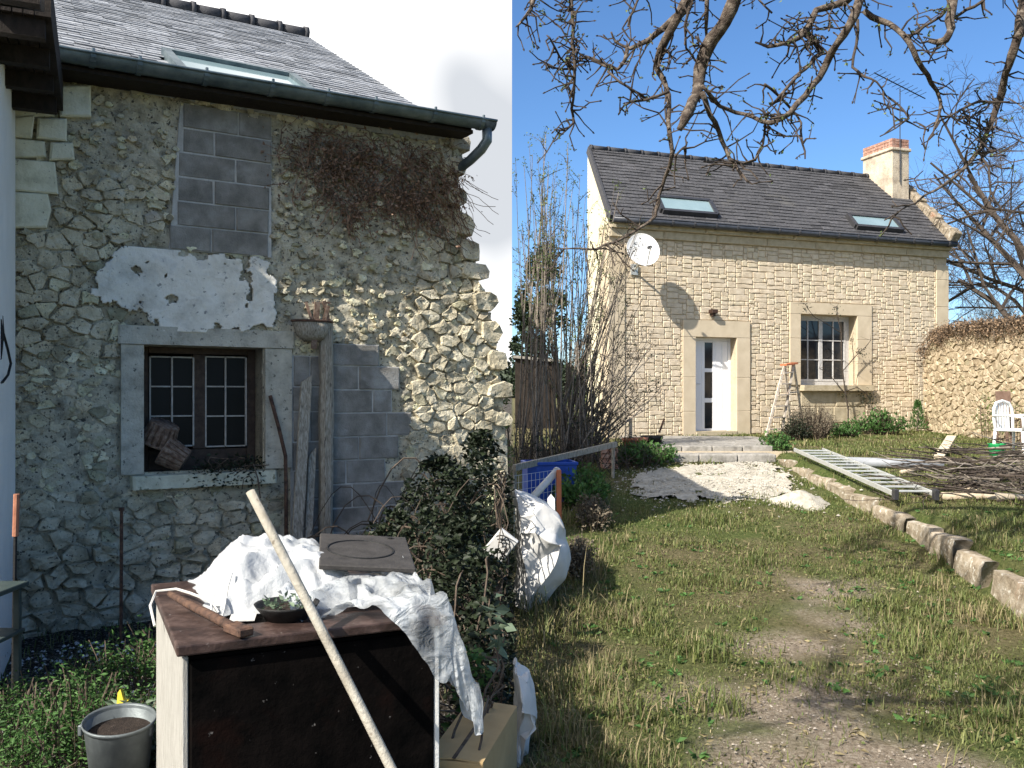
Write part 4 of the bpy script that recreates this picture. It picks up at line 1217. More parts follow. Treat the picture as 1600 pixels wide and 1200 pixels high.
def left_foreground():
    # bucket
    c = at(187, 1118, 3.75); c.z = 0
    t = thing("zinc_bucket", "dull zinc bucket of dark soil standing beside the cooker", "bucket", c)
    ax = Vector((.05, -.12, 1))
    MB().lathe([(.001, 0), (.105, 0), (.137, .31), (.142, .32), (.146, .312), (.140, .30), (.130, .30), (.128, .25), (.001, .25)], c, 32, ax).build("pail", m_bucket, t, True)
    MB().lathe([(.001, .272), (.06, .268), (.131, .262)], c, 24, ax).build("soil", m_soil, t, True)
    for s in (-1, 1): MB().box(c + Vector((s * .143, -.035, .27)), (.018, .035, .045)).build("handle_lug", m_bucket, t, bevel=.004)
    # yellow scrap behind it
    c2 = at(193, 1083, 3.95); c2.z = 0
    mb = MB()
    for k, (x, z) in enumerate(((-.03, 0), (-.034, .26), (-.026, .345), (-.014, .362), (-.002, .315), (.01, .30), (.02, .318), (.03, .27), (.03, 0))): mb.v += [c2 + Vector((x, 0, z)), c2 + Vector((x * .9, .02, z))]
    for k in range(8): mb.f.append((2 * k, 2 * k + 1, 2 * k + 3, 2 * k + 2))
    mb.f += [tuple(2 * k for k in range(9)), tuple(2 * k + 1 for k in reversed(range(9)))]
    tag(mb.build("yellow_bag", m_yellow, origin=c2), "torn yellow plastic bag sticking up behind the zinc bucket", "bag")
    # ferny herb bed
    def herb(cx, cy, rx, ry, hh, n, label, mat, size):
        c = Vector((cx, cy, 0)); t = thing("herb_clump", label, "plant", c)
        pp, dd, ss = [], [], []; st = MB()
        for _ in range(n):
            a = RND.uniform(0, 6.28); r = math.sqrt(RND.random()); q = c + Vector((math.cos(a) * rx * r, math.sin(a) * ry * r, 0))
            h = hh * (1 - .6 * r * r) * RND.uniform(.6, 1.2); tip = q + Vector((RND.gauss(0, .06), RND.gauss(0, .06), h))
            st.tube([q, q.lerp(tip, .6) + Vector((0, 0, .02)), tip], .003, 3, False)
            for j in range(26):
                s_ = .25 + .75 * RND.random(); p = q.lerp(tip, s_) + Vector((RND.gauss(0, .03), RND.gauss(0, .03), RND.gauss(0, .02)))
                pp.append(p); dd.append((RND.gauss(0, 1), RND.gauss(0, 1), RND.gauss(.1, .4))); ss.append(size * RND.uniform(.6, 1.5))
        st.build("stems", m_cane, t); leaves("leaves", pp, dd, ss, mat, t, width=.4)
    herb(-2.28, 4.35, .38, .40, .30, 130, "ferny green herb at the far left before the green metal frame", m_fern, .024)
    herb(-1.95, 4.15, .38, .40, .34, 170, "lush ferny green herb bed left of the zinc bucket", m_fern, .024)
    herb(-2.15, 5.1, .42, .22, .24, 80, "low ferny herb growing against the cottage rubble base", m_fern, .022)
    herb(-1.66, 3.98, .13, .14, .36, 30, "pale grey green leafy plant between bucket and cooker side", m_greyleaf, .05)
    # litter of white chips on bare soil
    V, T = [], []
    for _ in range(900):
        x, y = RND.uniform(-3.1, -1.3), RND.uniform(4.3, 6.0)
        s = RND.uniform(.006, .022); z = s * .3
        k = len(V); a = RND.uniform(0, 6.28)
        V += [(x + s * math.cos(a + i * 2.1), y + s * math.sin(a + i * 2.1), z * RND.uniform(.2, 1)) for i in range(3)] + [(x, y, z + s * .7)]
        T += [(k, k + 1, k + 3), (k + 1, k + 2, k + 3), (k + 2, k, k + 3)]
    o = np_mesh("gravel_litter", V, tris=T, mat=m_bag, kind='stuff'); tag(o, "white stone chips scattered on bare soil at the cottage wall foot", "gravel", kind='stuff')
    # green metal stand at the left edge
    c = at(6, 1000, 4.3); c.z = 0; c.x -= .13
    t = thing("metal_stand", "dark green metal stand with shelves at the far left edge", "stand", c)
    zt_ = at(10, 938, 4.3).z
    r = Vector((1, 0.0, 0)); b = Vector((0, 1, 0))
    for i, (dx, dy) in enumerate(((.03, 0), (-.35, 0), (.03, .3), (-.35, .3))):
        MB().bar(c + r * dx + b * dy, c + r * dx + b * dy + Vector((0, 0, zt_)), .028, .028).build("leg", m_green_metal, t)
    MB().box(c + Vector((-.16, .15, zt_ + .012)), (.46, .38, .025)).build("shelf", m_green_metal, t, bevel=.004)
    MB().box(c + Vector((-.16, .15, .45)), (.44, .34, .02)).build("shelf", m_green_metal, t, bevel=.004)
    MB().bar(c + Vector((.03, 0, .40)), c + Vector((.0, -.28, .0)), .02, .02).build("brace", m_green_metal, t)
    # cardboard box at lower right
    c = Vector((-.14, 3.62, 0))
    t = thing("cardboard_box", "damp brown cardboard box standing on the ground right of the cooker", "box", c)
    h = .31
    rot = Matrix.Rotation(math.radians(-12), 3, 'Z')
    ctr = Vector((-.150, 3.62, h / 2))
    MB().box(ctr, (.22, .62, h - .02), rot).build("carton", m_card, t, bevel=.004)
    for s in (-1, 1):
        MB().box(ctr + rot @ Vector((s * .056, 0, h / 2 - .004)), (.108, .62, .006), rot @ Matrix.Rotation(s * .08, 3, 'Y')).build("flap", m_card, t)
    MB().box(ctr + rot @ Vector((0, 0, h / 2 + .004)), (.014, .63, .003), rot).build("tape", m_cane, t)
    # pale panel, ball and leaf sheet at the very right
    c = at(788, 852, 5.6); p = MB()
    mm = Matrix.Rotation(math.radians(38), 3, 'Y') @ Matrix.Rotation(math.radians(20), 3, 'X')
    p.box(Vector((-.068, 5.6, c.z)), (.14, .03, .19), mm)
    t = thing("enamel_sheet", "tilted white enamel panel with curved lines lodged in the brambles", "panel", Vector((-.07, 5.6, c.z - .1)))
    p.build("panel", m_bag, t, bevel=.006)
    for k in range(3):
        MB().tube([Vector((-.068, 5.58, c.z)) + mm @ Vector(((.02 + .02 * k) * math.cos(a) - .01, -.018, (.03 + .025 * k) * math.sin(a))) for a in np.linspace(0, 2.6, 8)], .004, 4).build("curved_line", m_black, t)
    c = at(793, 800, 6.9)
    t = thing("pale_jar", "round pale yellow green jar half hidden by the brambles", "jar", Vector((-.13, 6.9, c.z - .16)))
    MB().lathe([(.001, -.16), (.05, -.15), (.098, -.09), (.112, 0), (.095, .08), (.06, .12), (.045, .135), (.05, .15), (.03, .15), (.001, .14)], Vector((-.13, 6.9, c.z)), 24).build("jar", m_jar, t, True)
    MB().lathe([(.001, .15), (.054, .15), (.054, .172), (.001, .174)], Vector((-.13, 6.9, c.z)), 16).build("lid", m_jar, t, True)
m_jar = M("pale glazed jar", [(.30, .32, .18), (.40, .42, .26)], 6, rough=.5, bump=.1, isl=0)
left_foreground()

def brambles():
    def br(name, label, boxes, n, mat=m_bramble, cane=34, sz=(.02, .065)):
        c = Vector((boxes[0][0], boxes[0][1], 0)); t = thing(name, label, "bramble", c)
        pp, dd, ss = [], [], []; st = MB()
        for (x, y, rx, ry, h, w) in boxes:
            for _ in range(int(n * w)):
                a = RND.uniform(0, 6.28); r = math.sqrt(RND.random()); z = h * RND.random() ** .8
                k = math.sqrt(max(0.02, 1 - (z / h) ** 2))
                X, Y = x + math.cos(a) * rx * r * k, y + math.sin(a) * ry * r * k
                if fbm(Vector((X * 5, Y * 5, z * 5)), 2) < -.02: continue
                X = min(X, -.015)
                pp.append((X, Y, z)); dd.append((RND.gauss(0, 1), RND.gauss(-.3, .8), RND.gauss(-.1, .5))); ss.append(RND.uniform(*sz))
            for _ in range(int(cane * w) + 1):
                q = Vector((x + RND.gauss(0, rx * .4), y + RND.gauss(0, ry * .4), 0)); pts = [q]; a = RND.uniform(0, 6.28); up_ = RND.uniform(.10, .22) * h * 1.3
                for j in range(9):
                    q = q + Vector((math.cos(a) * .09, math.sin(a) * .08, up_ * (1 - j / 5.0))); q.x = min(q.x, -.02 - RND.uniform(0, .10)); q.z = max(0.0, q.z); pts.append(q)
                    a += RND.uniform(-.3, .3)
                st.tube(pts, RND.uniform(.003, .006), 4, False)
        st.build("canes", m_cane, t)
        leaves("leaves", pp, dd, ss, mat, t)
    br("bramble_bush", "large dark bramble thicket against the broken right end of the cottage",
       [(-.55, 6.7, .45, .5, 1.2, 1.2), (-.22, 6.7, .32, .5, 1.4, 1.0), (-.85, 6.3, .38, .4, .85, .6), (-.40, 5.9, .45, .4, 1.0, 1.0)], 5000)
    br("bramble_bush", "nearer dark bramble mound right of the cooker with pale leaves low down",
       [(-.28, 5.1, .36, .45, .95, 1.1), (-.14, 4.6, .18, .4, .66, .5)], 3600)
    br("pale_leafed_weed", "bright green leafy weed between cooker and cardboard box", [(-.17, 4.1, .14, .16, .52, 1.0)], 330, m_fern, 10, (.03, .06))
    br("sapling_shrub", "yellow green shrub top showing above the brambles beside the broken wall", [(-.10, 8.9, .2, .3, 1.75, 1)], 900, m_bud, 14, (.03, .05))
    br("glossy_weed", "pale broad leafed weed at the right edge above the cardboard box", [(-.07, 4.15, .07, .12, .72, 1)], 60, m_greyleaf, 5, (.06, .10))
brambles()
# ================================================================ THE RESTORED HOUSE (after)
RF = Frame(800 + 4.2 / 18.5 * F, 18.5, (.943, .332))
def rpx(px, py, o=0.0): return RF.px(px, py, o)
hb_ = RF.w(0, .65); 
house = thing("stone_house", "restored house faced in cream stone with charcoal roof, white door and one window", "house", RF.w(0, .65))
UL, UR = rpx(950, 500)[0], rpx(1481, 500)[0]
H0, HT = .60, 5.10
DIN = Vector((-.09, 1.0, 0)); DEPTH = 2.3

def rect(pl, pt, pr, pb): 
    a = rpx(pl, (pt + pb) / 2)[0]; b = rpx(pr, (pt + pb) / 2)[0]; m = (pl + pr) / 2
    return (a, rpx(m, pb)[1], b, rpx(m, pt)[1])
DOOR = rect(1086, 527, 1150, 679)
WIN = rect(1250, 492, 1338, 602)
DS = (rpx(1066, 600)[0], H0, rpx(1171, 600)[0], rpx(1118, 501)[1])
WS = (rpx(1233, 550)[0], rpx(1295, 602)[1], rpx(1361, 550)[0], rpx(1295, 474)[1])
PATCH = (rpx(1251, 640)[0], H0 + .2, rpx(1352, 640)[0], WIN[1] - .02)

def R_(a, b, c, d): return [(a, b), (c, b), (c, d), (a, d)]

def right_walls():
    w = MB(); o = -.012
    # backing wall with the two openings left free
    def sl(a, b, c, d): w.slab(RF, R_(a, b, c, d), -.45, o, .001)
    sl(UL + .03, H0, DOOR[0], HT - .02); sl(DOOR[0], DOOR[3], DOOR[2], HT - .02); sl(DOOR[2], H0, WIN[0], HT - .02); sl(WIN[0], WIN[3], WIN[2], HT - .02)
    sl(WIN[0], H0, WIN[2], WIN[1] - .02); sl(WIN[2], H0, UR - .03, HT - .02)
    w.build("wall", m_facejoint, house)
    # gable walls
    for uu, nm, s in ((UL, "gable_wall", 1), (UR, "gable_wall", -1)):
        a = RF.w(uu + s * .02, H0, -.05); g = MB(); th = RF.u * (.3 * s)
        rise = 1.86
        p = [a, a + DIN * DEPTH, a + DIN * DEPTH + Vector((0, 0, HT - H0 + rise + .06)), a + Vector((0, 0, HT - H0 + .06))]
        q = [x + th for x in p]
        g.add(p + q, [(0, 1, 2, 3), (7, 6, 5, 4), (0, 4, 5, 1), (1, 5, 6, 2), (2, 6, 7, 3), (3, 7, 4, 0)])
        g.build(nm, m_gable, house)
    # back wall under the ridge
    a = RF.w(UL + .33, H0, -.05) + DIN * DEPTH; b = RF.w(UR - .33, H0, -.05) + DIN * DEPTH
    MB().add([a, b, b + Vector((0, 0, HT - H0 + 1.8)), a + Vector((0, 0, HT - H0 + 1.8))] + [x - DIN * .2 for x in (a, b, b + Vector((0, 0, HT - H0 + 1.8)), a + Vector((0, 0, HT - H0 + 1.8)))],
             [(0, 1, 2, 3), (7, 6, 5, 4), (0, 4, 5, 1), (2, 6, 7, 3)]).build("rear_wall", m_gable, house)
    # quoins left and right
    for (a, b, px) in ((UL, UL + .36, 962), (UR - .36, UR, 1465)):
        h = H0; k = 0
        while h < HT - .5:
            hh = min(.62, HT - .45 - h); ex = .06 * (k % 2)
            MB().slab(RF, R_(a + .003, h + .003, b - .003, h + hh - .003), -.05, .030, .006, .002).build("quoin", m_smooth, house); h += hh; k += 1
    # faced courses
    items = []
    hole = [(DS[0], DS[1], DS[2], DS[3]), WS, PATCH]
    cu = .045
    nu_, nh_ = int((UR - UL - .72) / cu), int((HT - .28 - H0) / cu)
    su = (UR - UL - .72) / nu_; sh = (HT - .28 - H0) / nh_
    occ = np.zeros((nu_, nh_), bool); ou = UL + .36
    for i in range(nu_):
        for j in range(nh_):
            u, h = ou + (i + .5) * su, H0 + (j + .5) * sh
            if any(a_ - .01 < u < c_ + .01 and b_ - .01 < h < d_ + .01 for a_, b_, c_, d_ in hole): occ[i, j] = True
    for j in range(nh_):
        for i in range(nu_):
            if occ[i, j]: continue
            hh = RND.choice((2, 2, 2, 2, 2, 3, 3, 3)); ww = RND.choice((3, 4, 4, 5, 5, 6, 7, 8, 9))
            if hh == 1: ww = RND.choice((2, 3, 4))
            hh = min(hh, nh_ - j); m = 0
            while m < ww and i + m < nu_ and not occ[i + m, j:j + hh].any(): m += 1
            while m == 0: hh -= 1; m = 1 if not occ[i, j:j + hh].any() else 0
            if m < 1: m = 1
            occ[i:i + m, j:j + hh] = True
            a, b, c, d = ou + i * su, H0 + j * sh, ou + (i + m) * su, H0 + (j + hh) * sh
            g = .005; jt = lambda: RND.uniform(-.010, .010); r = .014
            po = [(a + g, b + g + r + jt()), (a + g + r, b + g + jt() * .5), ((a + c) / 2, b + g + jt()), (c - g - r, b + g + jt() * .5), (c - g, b + g + r), (c - g, d - g - r + jt()), (c - g - r, d - g + jt() * .5), ((a + c) / 2, d - g + jt()), (a + g + r, d - g + jt() * .5), (a + g, d - g - r)]
            items.append(((c - a) * (d - b), MB().slab(RF, po, -.02, .004 + RND.uniform(0, .009), .009, .004)))
    pieces(items, m_facing, house, "stone")
    # dressed surrounds
    def sur(a, b, c, d, o1=.034, mat=m_smooth, nm="dressed_stone"): MB().slab(RF, R_(a + .002, b + .002, c - .002, d - .002), -.30, o1, .006).build(nm, mat, house)
    zs = [DS[1], DS[1] + .75, DS[1] + 1.45, DOOR[3]]
    for a, b in zip(zs, zs[1:]): sur(DS[0], a, DOOR[0], b); sur(DOOR[2], a, DS[2], b)
    sur(DS[0], DOOR[3], DS[2], DS[3], .036, nm="door_lintel")
    zs = [WS[1] + .0, WS[1] + .48, WS[1] + 1.0, WIN[3]]
    for a, b in zip(zs, zs[1:]): sur(WS[0], a, WIN[0], b); sur(WIN[2], a, WS[2], b)
    sur(WS[0], WIN[3], WS[2], WS[3], .036, nm="window_lintel")
    MB().slab(RF, R_(WIN[0] - .01, WIN[1] - .12, WS[2] - .01, WIN[1]), -.35, .14, .012, .004).build("window_sill", m_cornice, house)
    # older masonry under the sill
    rows = [(PATCH[3] - .12, PATCH[3] - .44, 2), (PATCH[3] - .44, PATCH[3] - .80, 4), (PATCH[3] - .80, PATCH[1] - .1, 3)]
    for k, (t, b, n) in enumerate(rows):
        us = [lerp(PATCH[0], PATCH[2], i / n) + (RND.uniform(-.06, .06) if 0 < i < n else 0) for i in range(n + 1)]
        for a, c in zip(us, us[1:]): MB().slab(RF, R_(a + .01, b + .01, c - .01, t - .01), -.05, .004 + RND.uniform(-.01, .01), .012, .006).build("old_block", m_cornice, house)
    # cornice under the gutter
    for k, (a, b, o) in enumerate(((HT - .28, HT - .12, .07), (HT - .118, HT - .02, .14))):
        us = np.linspace(UL, UR, 8 + k)
        for i in range(len(us) - 1): MB().slab(RF, R_(us[i] + .003, a, us[i + 1] - .003, b), -.2, o, .03, .003).build("cornice_block", m_cornice, house)
right_walls()

def right_openings():
    # door
    d = MB(); a, b, c, e = DOOR; D = -.22
    fr = MB()
    fr.slab(RF, R_(a + .002, b + .07, a + .06, e - .002), D - .06, D + .02, .004); fr.slab(RF, R_(c - .06, b + .07, c - .002, e - .002), D - .06, D + .02, .004); fr.slab(RF, R_(a + .061, e - .06, c - .061, e - .002), D - .06, D + .02, .004)
    fo = fr.build("door_frame", m_upvc, house)
    leaf = MB(); gw = rect(1107, 535, 1121, 577)
    g0, g1 = lerp(a, c, .37), lerp(a, c, .57)
    x0, x1, y0, y1 = a + .064, c - .064, b + .072, e - .064
    hs = [rpx(1114, y)[1] for y in (534, 575, 581, 622, 629, 670)]
    # leaf built round its three lights
    def L(u0, h0, u1, h1, o=D): leaf.slab(RF, R_(u0, h0, u1, h1), D - .045, o, .003)
    L(x0, y0, g0, y1); L(g1, y0, x1, y1); L(g0, hs[0], g1, y1); L(g0, hs[2], g1, hs[1]); L(g0, hs[4], g1, hs[3]); L(g0, y0, g1, hs[5])
    for u in (lerp(a, c, .30), lerp(a, c, .63), lerp(a, c, .80)): leaf.slab(RF, R_(u - .006, y0 + .06, u + .006, y1 - .05), D - .01, D + .007, .002)
    lo = leaf.build("door", m_upvc, house)
    for i in range(3): MB().slab(RF, R_(g0 + .004, hs[2 * i + 1] + .004, g1 - .004, hs[2 * i] - .004), D - .03, D - .02, .002).build("pane", m_dglass, lo)
    hd = MB(); hu = x0 + .045; hz = b + 1.05
    hd.slab(RF, R_(hu - .016, hz - .1, hu + .016, hz + .1), D, D + .012, .003); hd.tube([RF.w(hu, hz, D + .01), RF.w(hu, hz, D + .055), RF.w(hu + .12, hz, D + .055)], .01, 6); hd.build("handle", m_alu, lo)
    MB().slab(RF, R_(a - .0, b - .02, c + .0, b + .068), -.4, .05, .008).build("threshold", m_cornice, house)
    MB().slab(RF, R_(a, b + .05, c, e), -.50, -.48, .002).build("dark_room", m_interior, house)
    # window
    a, b, c, e = WIN; D = -.24
    fr = MB(); def_ = lambda u0, h0, u1, h1, d0, d1: fr.slab(RF, R_(u0, h0, u1, h1), d0, d1, .003)
    def_(a + .002, b + .002, a + .05, e - .002, D - .06, D); def_(c - .09, b + .002, c - .002, e - .002, D - .06, D); def_(a + .051, e - .07, c - .091, e - .002, D - .06, D); def_(a + .051, b + .002, c - .091, b + .09, D - .06, D)
    fo = fr.build("window_frame", m_wframe, house)
    x0, x1, y0, y1 = a + .052, c - .092, b + .092, e - .072; mid = (x0 + x1) / 2
    for (p, q) in ((x0, mid - .002), (mid + .002, x1)):
        s = MB(); st = .045
        s.slab(RF, R_(p, y0, p + st, y1), D - .04, D + .008, .003); s.slab(RF, R_(q - st, y0, q, y1), D - .04, D + .008, .003)
        s.slab(RF, R_(p + st, y0, q - st, y0 + st), D - .04, D + .007, .003); s.slab(RF, R_(p + st, y1 - st, q - st, y1), D - .04, D + .007, .003)
        m = (p + q) / 2; gz = [lerp(y0 + st, y1 - st, k / 3) for k in range(4)]
        s.slab(RF, R_(m - .012, y0 + st, m + .012, y1 - st), D - .03, D + .004, .002)
        for k in (1, 2):
            for aa, bb in ((p + st, m - .012), (m + .012, q - st)): s.slab(RF, R_(aa, gz[k] - .011, bb, gz[k] + .011), D - .03, D + .003, .002)
        so = s.build("casement", m_wframe, house)
        for k in range(3):
            for aa, bb in ((p + st, m - .012), (m + .012, q - st)): MB().slab(RF, R_(aa, gz[k], bb, gz[k + 1]), D - .022, D - .015, .001).build("pane", m_dglass, so)
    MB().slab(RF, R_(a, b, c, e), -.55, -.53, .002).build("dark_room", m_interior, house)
    # outside lamp above the door
    p = RF.w(*rpx(1111, 488), .0)
    t = thing("wall_lamp", "small brown outdoor lamp fixed to the facade above the white door", "lamp", p)
    u, h = rpx(1111, 488)
    MB().slab(RF, R_(u - .07, h - .03, u + .07, h + .05), .02, .16, .008).build("hood", m_lampbrown, t)
    MB().slab(RF, R_(u - .03, h - .09, u + .04, h - .03), .02, .12, .006).build("body", m_lampbrown, t)
right_openings()

def right_roof():
    rise = 1.86
    E0 = RF.w(UL - .0, HT + .06, .20); E1 = RF.w(UR - .08, HT + .04, .20)
    sl = DIN * DEPTH + DIN * .2; SV = sl + Vector((0, 0, rise + .17)); SL = SV.length; sd = SV.normalized()
    W = (E1 - E0).length; uu = (E1 - E0).normalized(); nrm = uu.cross(sd).normalized()
    if nrm.z < 0: nrm = -nrm
    def rp(a, s, o=0.0): return E0 + uu * a + sd * s + nrm * o
    b = MB(); v = [rp(0, 0, 0), rp(W, 0, 0), rp(W, SL, 0), rp(0, SL, 0)]; v2 = [q - nrm * .09 for q in v]
    b.add(v + v2, [(0, 1, 2, 3), (7, 6, 5, 4), (0, 4, 5, 1), (1, 5, 6, 2), (2, 6, 7, 3), (3, 7, 4, 0)])
    roof = b.build("roof", m_shingle, house)
    def roofpx(px, py):
        d = ray(px, py); c = Vector((0, 0, EYE)); t = nrm.dot(E0 - c) / nrm.dot(d); q = c + d * t - E0
        s = q.dot(nrm.cross(uu).normalized() if nrm.cross(uu).dot(sd) > 0 else -nrm.cross(uu).normalized())
        # solve q = a uu + s sd
        A = uu.dot(uu); B = uu.dot(sd); C = 1.0; x = q.dot(uu); y = q.dot(sd); det = A * C - B * B
        return ((x * C - y * B) / det, (y * A - x * B) / det)
    wins = []
    for quad in ([(1034, 313), (1104, 319), (1126, 341), (1030, 333)], [(1320, 340), (1378, 345), (1414, 364), (1338, 358)]):
        q = [roofpx(*k) for k in quad]
        wins.append((min(q[0][0], q[3][0]) + .05, max(.28, min(q[2][1], q[3][1])), max(q[1][0], q[2][0]) - .12, max(q[0][1], q[1][1])))
    rows = 21; dr = SL / rows; items = []
    for r in range(rows):
        a = -RND.random() * .3; s0 = r * dr
        while a < W:
            L = RND.choice((.26, .30, .34)); a0, a1 = max(0, a), min(W, a + L)
            m = (a0 + a1) / 2
            if a1 - a0 > .03 and not any(x0 - .02 < m < x1 + .02 and y0 - .02 < s0 + dr / 2 < y1 + .02 for x0, y0, x1, y1 in wins):
                l = RND.uniform(.018, .030); g = .006
                mb = MB(); dz = RND.uniform(-.012, .012)
                mb.add([rp(a0 + g, s0 + dz, l), rp(a1 - g, s0 + dz, l), rp(a1 - g, s0 + dr * 1.15, .006), rp(a0 + g, s0 + dr * 1.15, .006), rp(a0 + g, s0 + dz, .002), rp(a1 - g, s0 + dz, .002), rp(a1 - g, s0 + dr * 1.15, .001), rp(a0 + g, s0 + dr * 1.15, .001)],
                       [(0, 1, 2, 3), (4, 5, 1, 0), (5, 6, 2, 1), (7, 4, 0, 3)])
                items.append(((a1 - a0) * (1.2 - r * .01), mb))
            a += L
    pieces(items, m_shingle, roof, "shingle")
    a = 0
    while a < W - .05:
        t = MB(); L = .42
        t.tube([rp(a, SL + .01, .01), rp(min(W, a + L) - .008, SL + .01, .01)], [.075, .068], 8); t.tube([rp(a, SL + .01, .01), rp(a + .05, SL + .01, .01)], .084, 8)
        t.build("ridge_tile", m_ridge, roof, True); a += L
    # verge boards
    for a, nm in ((-.03, "verge"),):
        t = MB(); t.bar(rp(a, 0, -.03), rp(a, SL, -.03), .05, .15, nrm); t.build(nm, m_ridge, roof)
    # raised stone verge at the right, uneven
    for k in range(11):
        s0, s1 = SL * k / 11, SL * (k + 1) / 11
        t = MB(); z = RND.uniform(.05, .13)
        if k < 1: z = .20
        t.bar(rp(W + .04, s0 + .01, z / 2), rp(W + .04, s1 - .01, z / 2), .22, z + .12, nrm); t.build("verge_stone", m_kerb, roof, bevel=.025, seg=2)
    # roof windows
    for (x0, y0, x1, y1) in wins:
        fr = MB()
        for p, q in (((x0, y0), (x0, y1)), ((x1, y0), (x1, y1)), ((x0, y1), (x1, y1)), ((x0, y0), (x1, y0))): fr.bar(rp(*p, .05), rp(*q, .05), .09, .12, nrm)
        fo = fr.build("roof_window", m_skyframe, house)
        MB().add([rp(x0, y0, .08), rp(x1, y0, .08), rp(x1, y1, .08), rp(x0, y1, .08), rp(x0, y0, .06), rp(x1, y0, .06), rp(x1, y1, .06), rp(x0, y1, .06)], [(0, 1, 2, 3), (7, 6, 5, 4), (0, 4, 5, 1), (2, 6, 7, 3)]).build("pane", m_skyglass, fo)
    # gutter with its joints
    g0, g1 = RF.w(rpx(1022, 342)[0], HT + .02, .25), RF.w(UR - .02, HT - .0, .25)
    g0 = RF.w(UL + .0, HT + .02, .25)
    gt = MB(); gt.tube([g0.lerp(g1, i / 8) for i in range(9)], .062, 10); gt.tube([g0.lerp(g1, i / 8) + RF.n * .05 + Vector((0, 0, .05)) for i in range(9)], .012, 6)
    go = gt.build("gutter", m_gutter, house, True)
    for i in range(17):
        p = g0.lerp(g1, (i + .5) / 17); q = p + RF.u * .045
        MB().tube([p, q], .071, 10).build("gutter_bracket", m_ridge, go)
    # chimney at the right gable
    base = rp(W - .28, SL * .60, 0)
    cm = MB(); cx = rp(W - .52, SL * .86, 0)
    top = at(1378, 222, cx.y).z - .17
    c0 = Vector((cx.x, cx.y, cx.z - 1.2)); ch = top - c0.z
    rot = Matrix((RF.u, Vector((-RF.u.y, RF.u.x, 0)), Vector((0, 0, 1)))).transposed()
    wid, dep = .52, 1.02
    cm.box(c0 + Vector((0, 0, ch * .46)), (wid, dep, ch * .92), rot)
    co = cm.build("chimney", m_chim, house, bevel=.02, seg=2)
    MB().box(c0 + Vector((0, 0, ch * .93)), (wid + .08, dep + .08, ch * .035), rot).build("chimney_band", m_chim, co, bevel=.015)
    for r in range(3):
        z = c0.z + ch * .95 + r * .075
        for i in range(4):
            for s in (-1, 1):
                MB().box(Vector((c0.x, c0.y, z + .035)) + rot @ Vector((s * (wid / 2 - .06), -dep / 2 + dep * (i + .5) / 4, 0)), (.11, dep / 4 - .012, .065), rot).build("brick", m_brick, co)
        for i in range(2):
            for s in (-1, 1):
                MB().box(Vector((c0.x, c0.y, z + .035)) + rot @ Vector(((i - .5) * .15, s * (dep / 2 - .055), 0)), (.135, .10, .065), rot).build("brick", m_brick, co)
    # television aerial lashed to the chimney
    b0 = c0 + rot @ Vector((-.05, -dep / 2 - .03, ch * .55))
    ae = thing("tv_aerial", "thin television aerial on a mast strapped to the chimney", "aerial", b0)
    mt = b0 + Vector((0, 0, at(1372, 150, cx.y).z - b0.z))
    MB().tube([b0, mt], .013, 6).build("mast", m_gutter, ae)
    boom0 = mt + Vector((-.75, -.3, .28)); boom1 = mt + Vector((.75, .3, -.14))
    MB().tube([boom0, boom1], .014, 5).build("boom", m_black, ae)
    for i in range(11):
        p = boom0.lerp(boom1, (i + .3) / 11.5); x = Vector((.3, -.8, .05)).normalized() * .2
        MB().tube([p - x + Vector((0, 0, .02)), p + x + Vector((0, 0, .02))], .008, 4).build("element", m_black, ae)
right_roof()
def line():
    a = RF.w(UR + .02, HT - .95, -.02); b = Vector((16.5, 19.5, 5.3))
    pts = [a.lerp(b, i / 8) - Vector((0, 0, .35 * math.sin(math.pi * i / 8))) for i in range(9)]
    tag(MB().tube(pts, .012, 5).build("overhead_cable", m_black, origin=a), "thin overhead cable leaving the right corner of the stone house", "cable")
line()

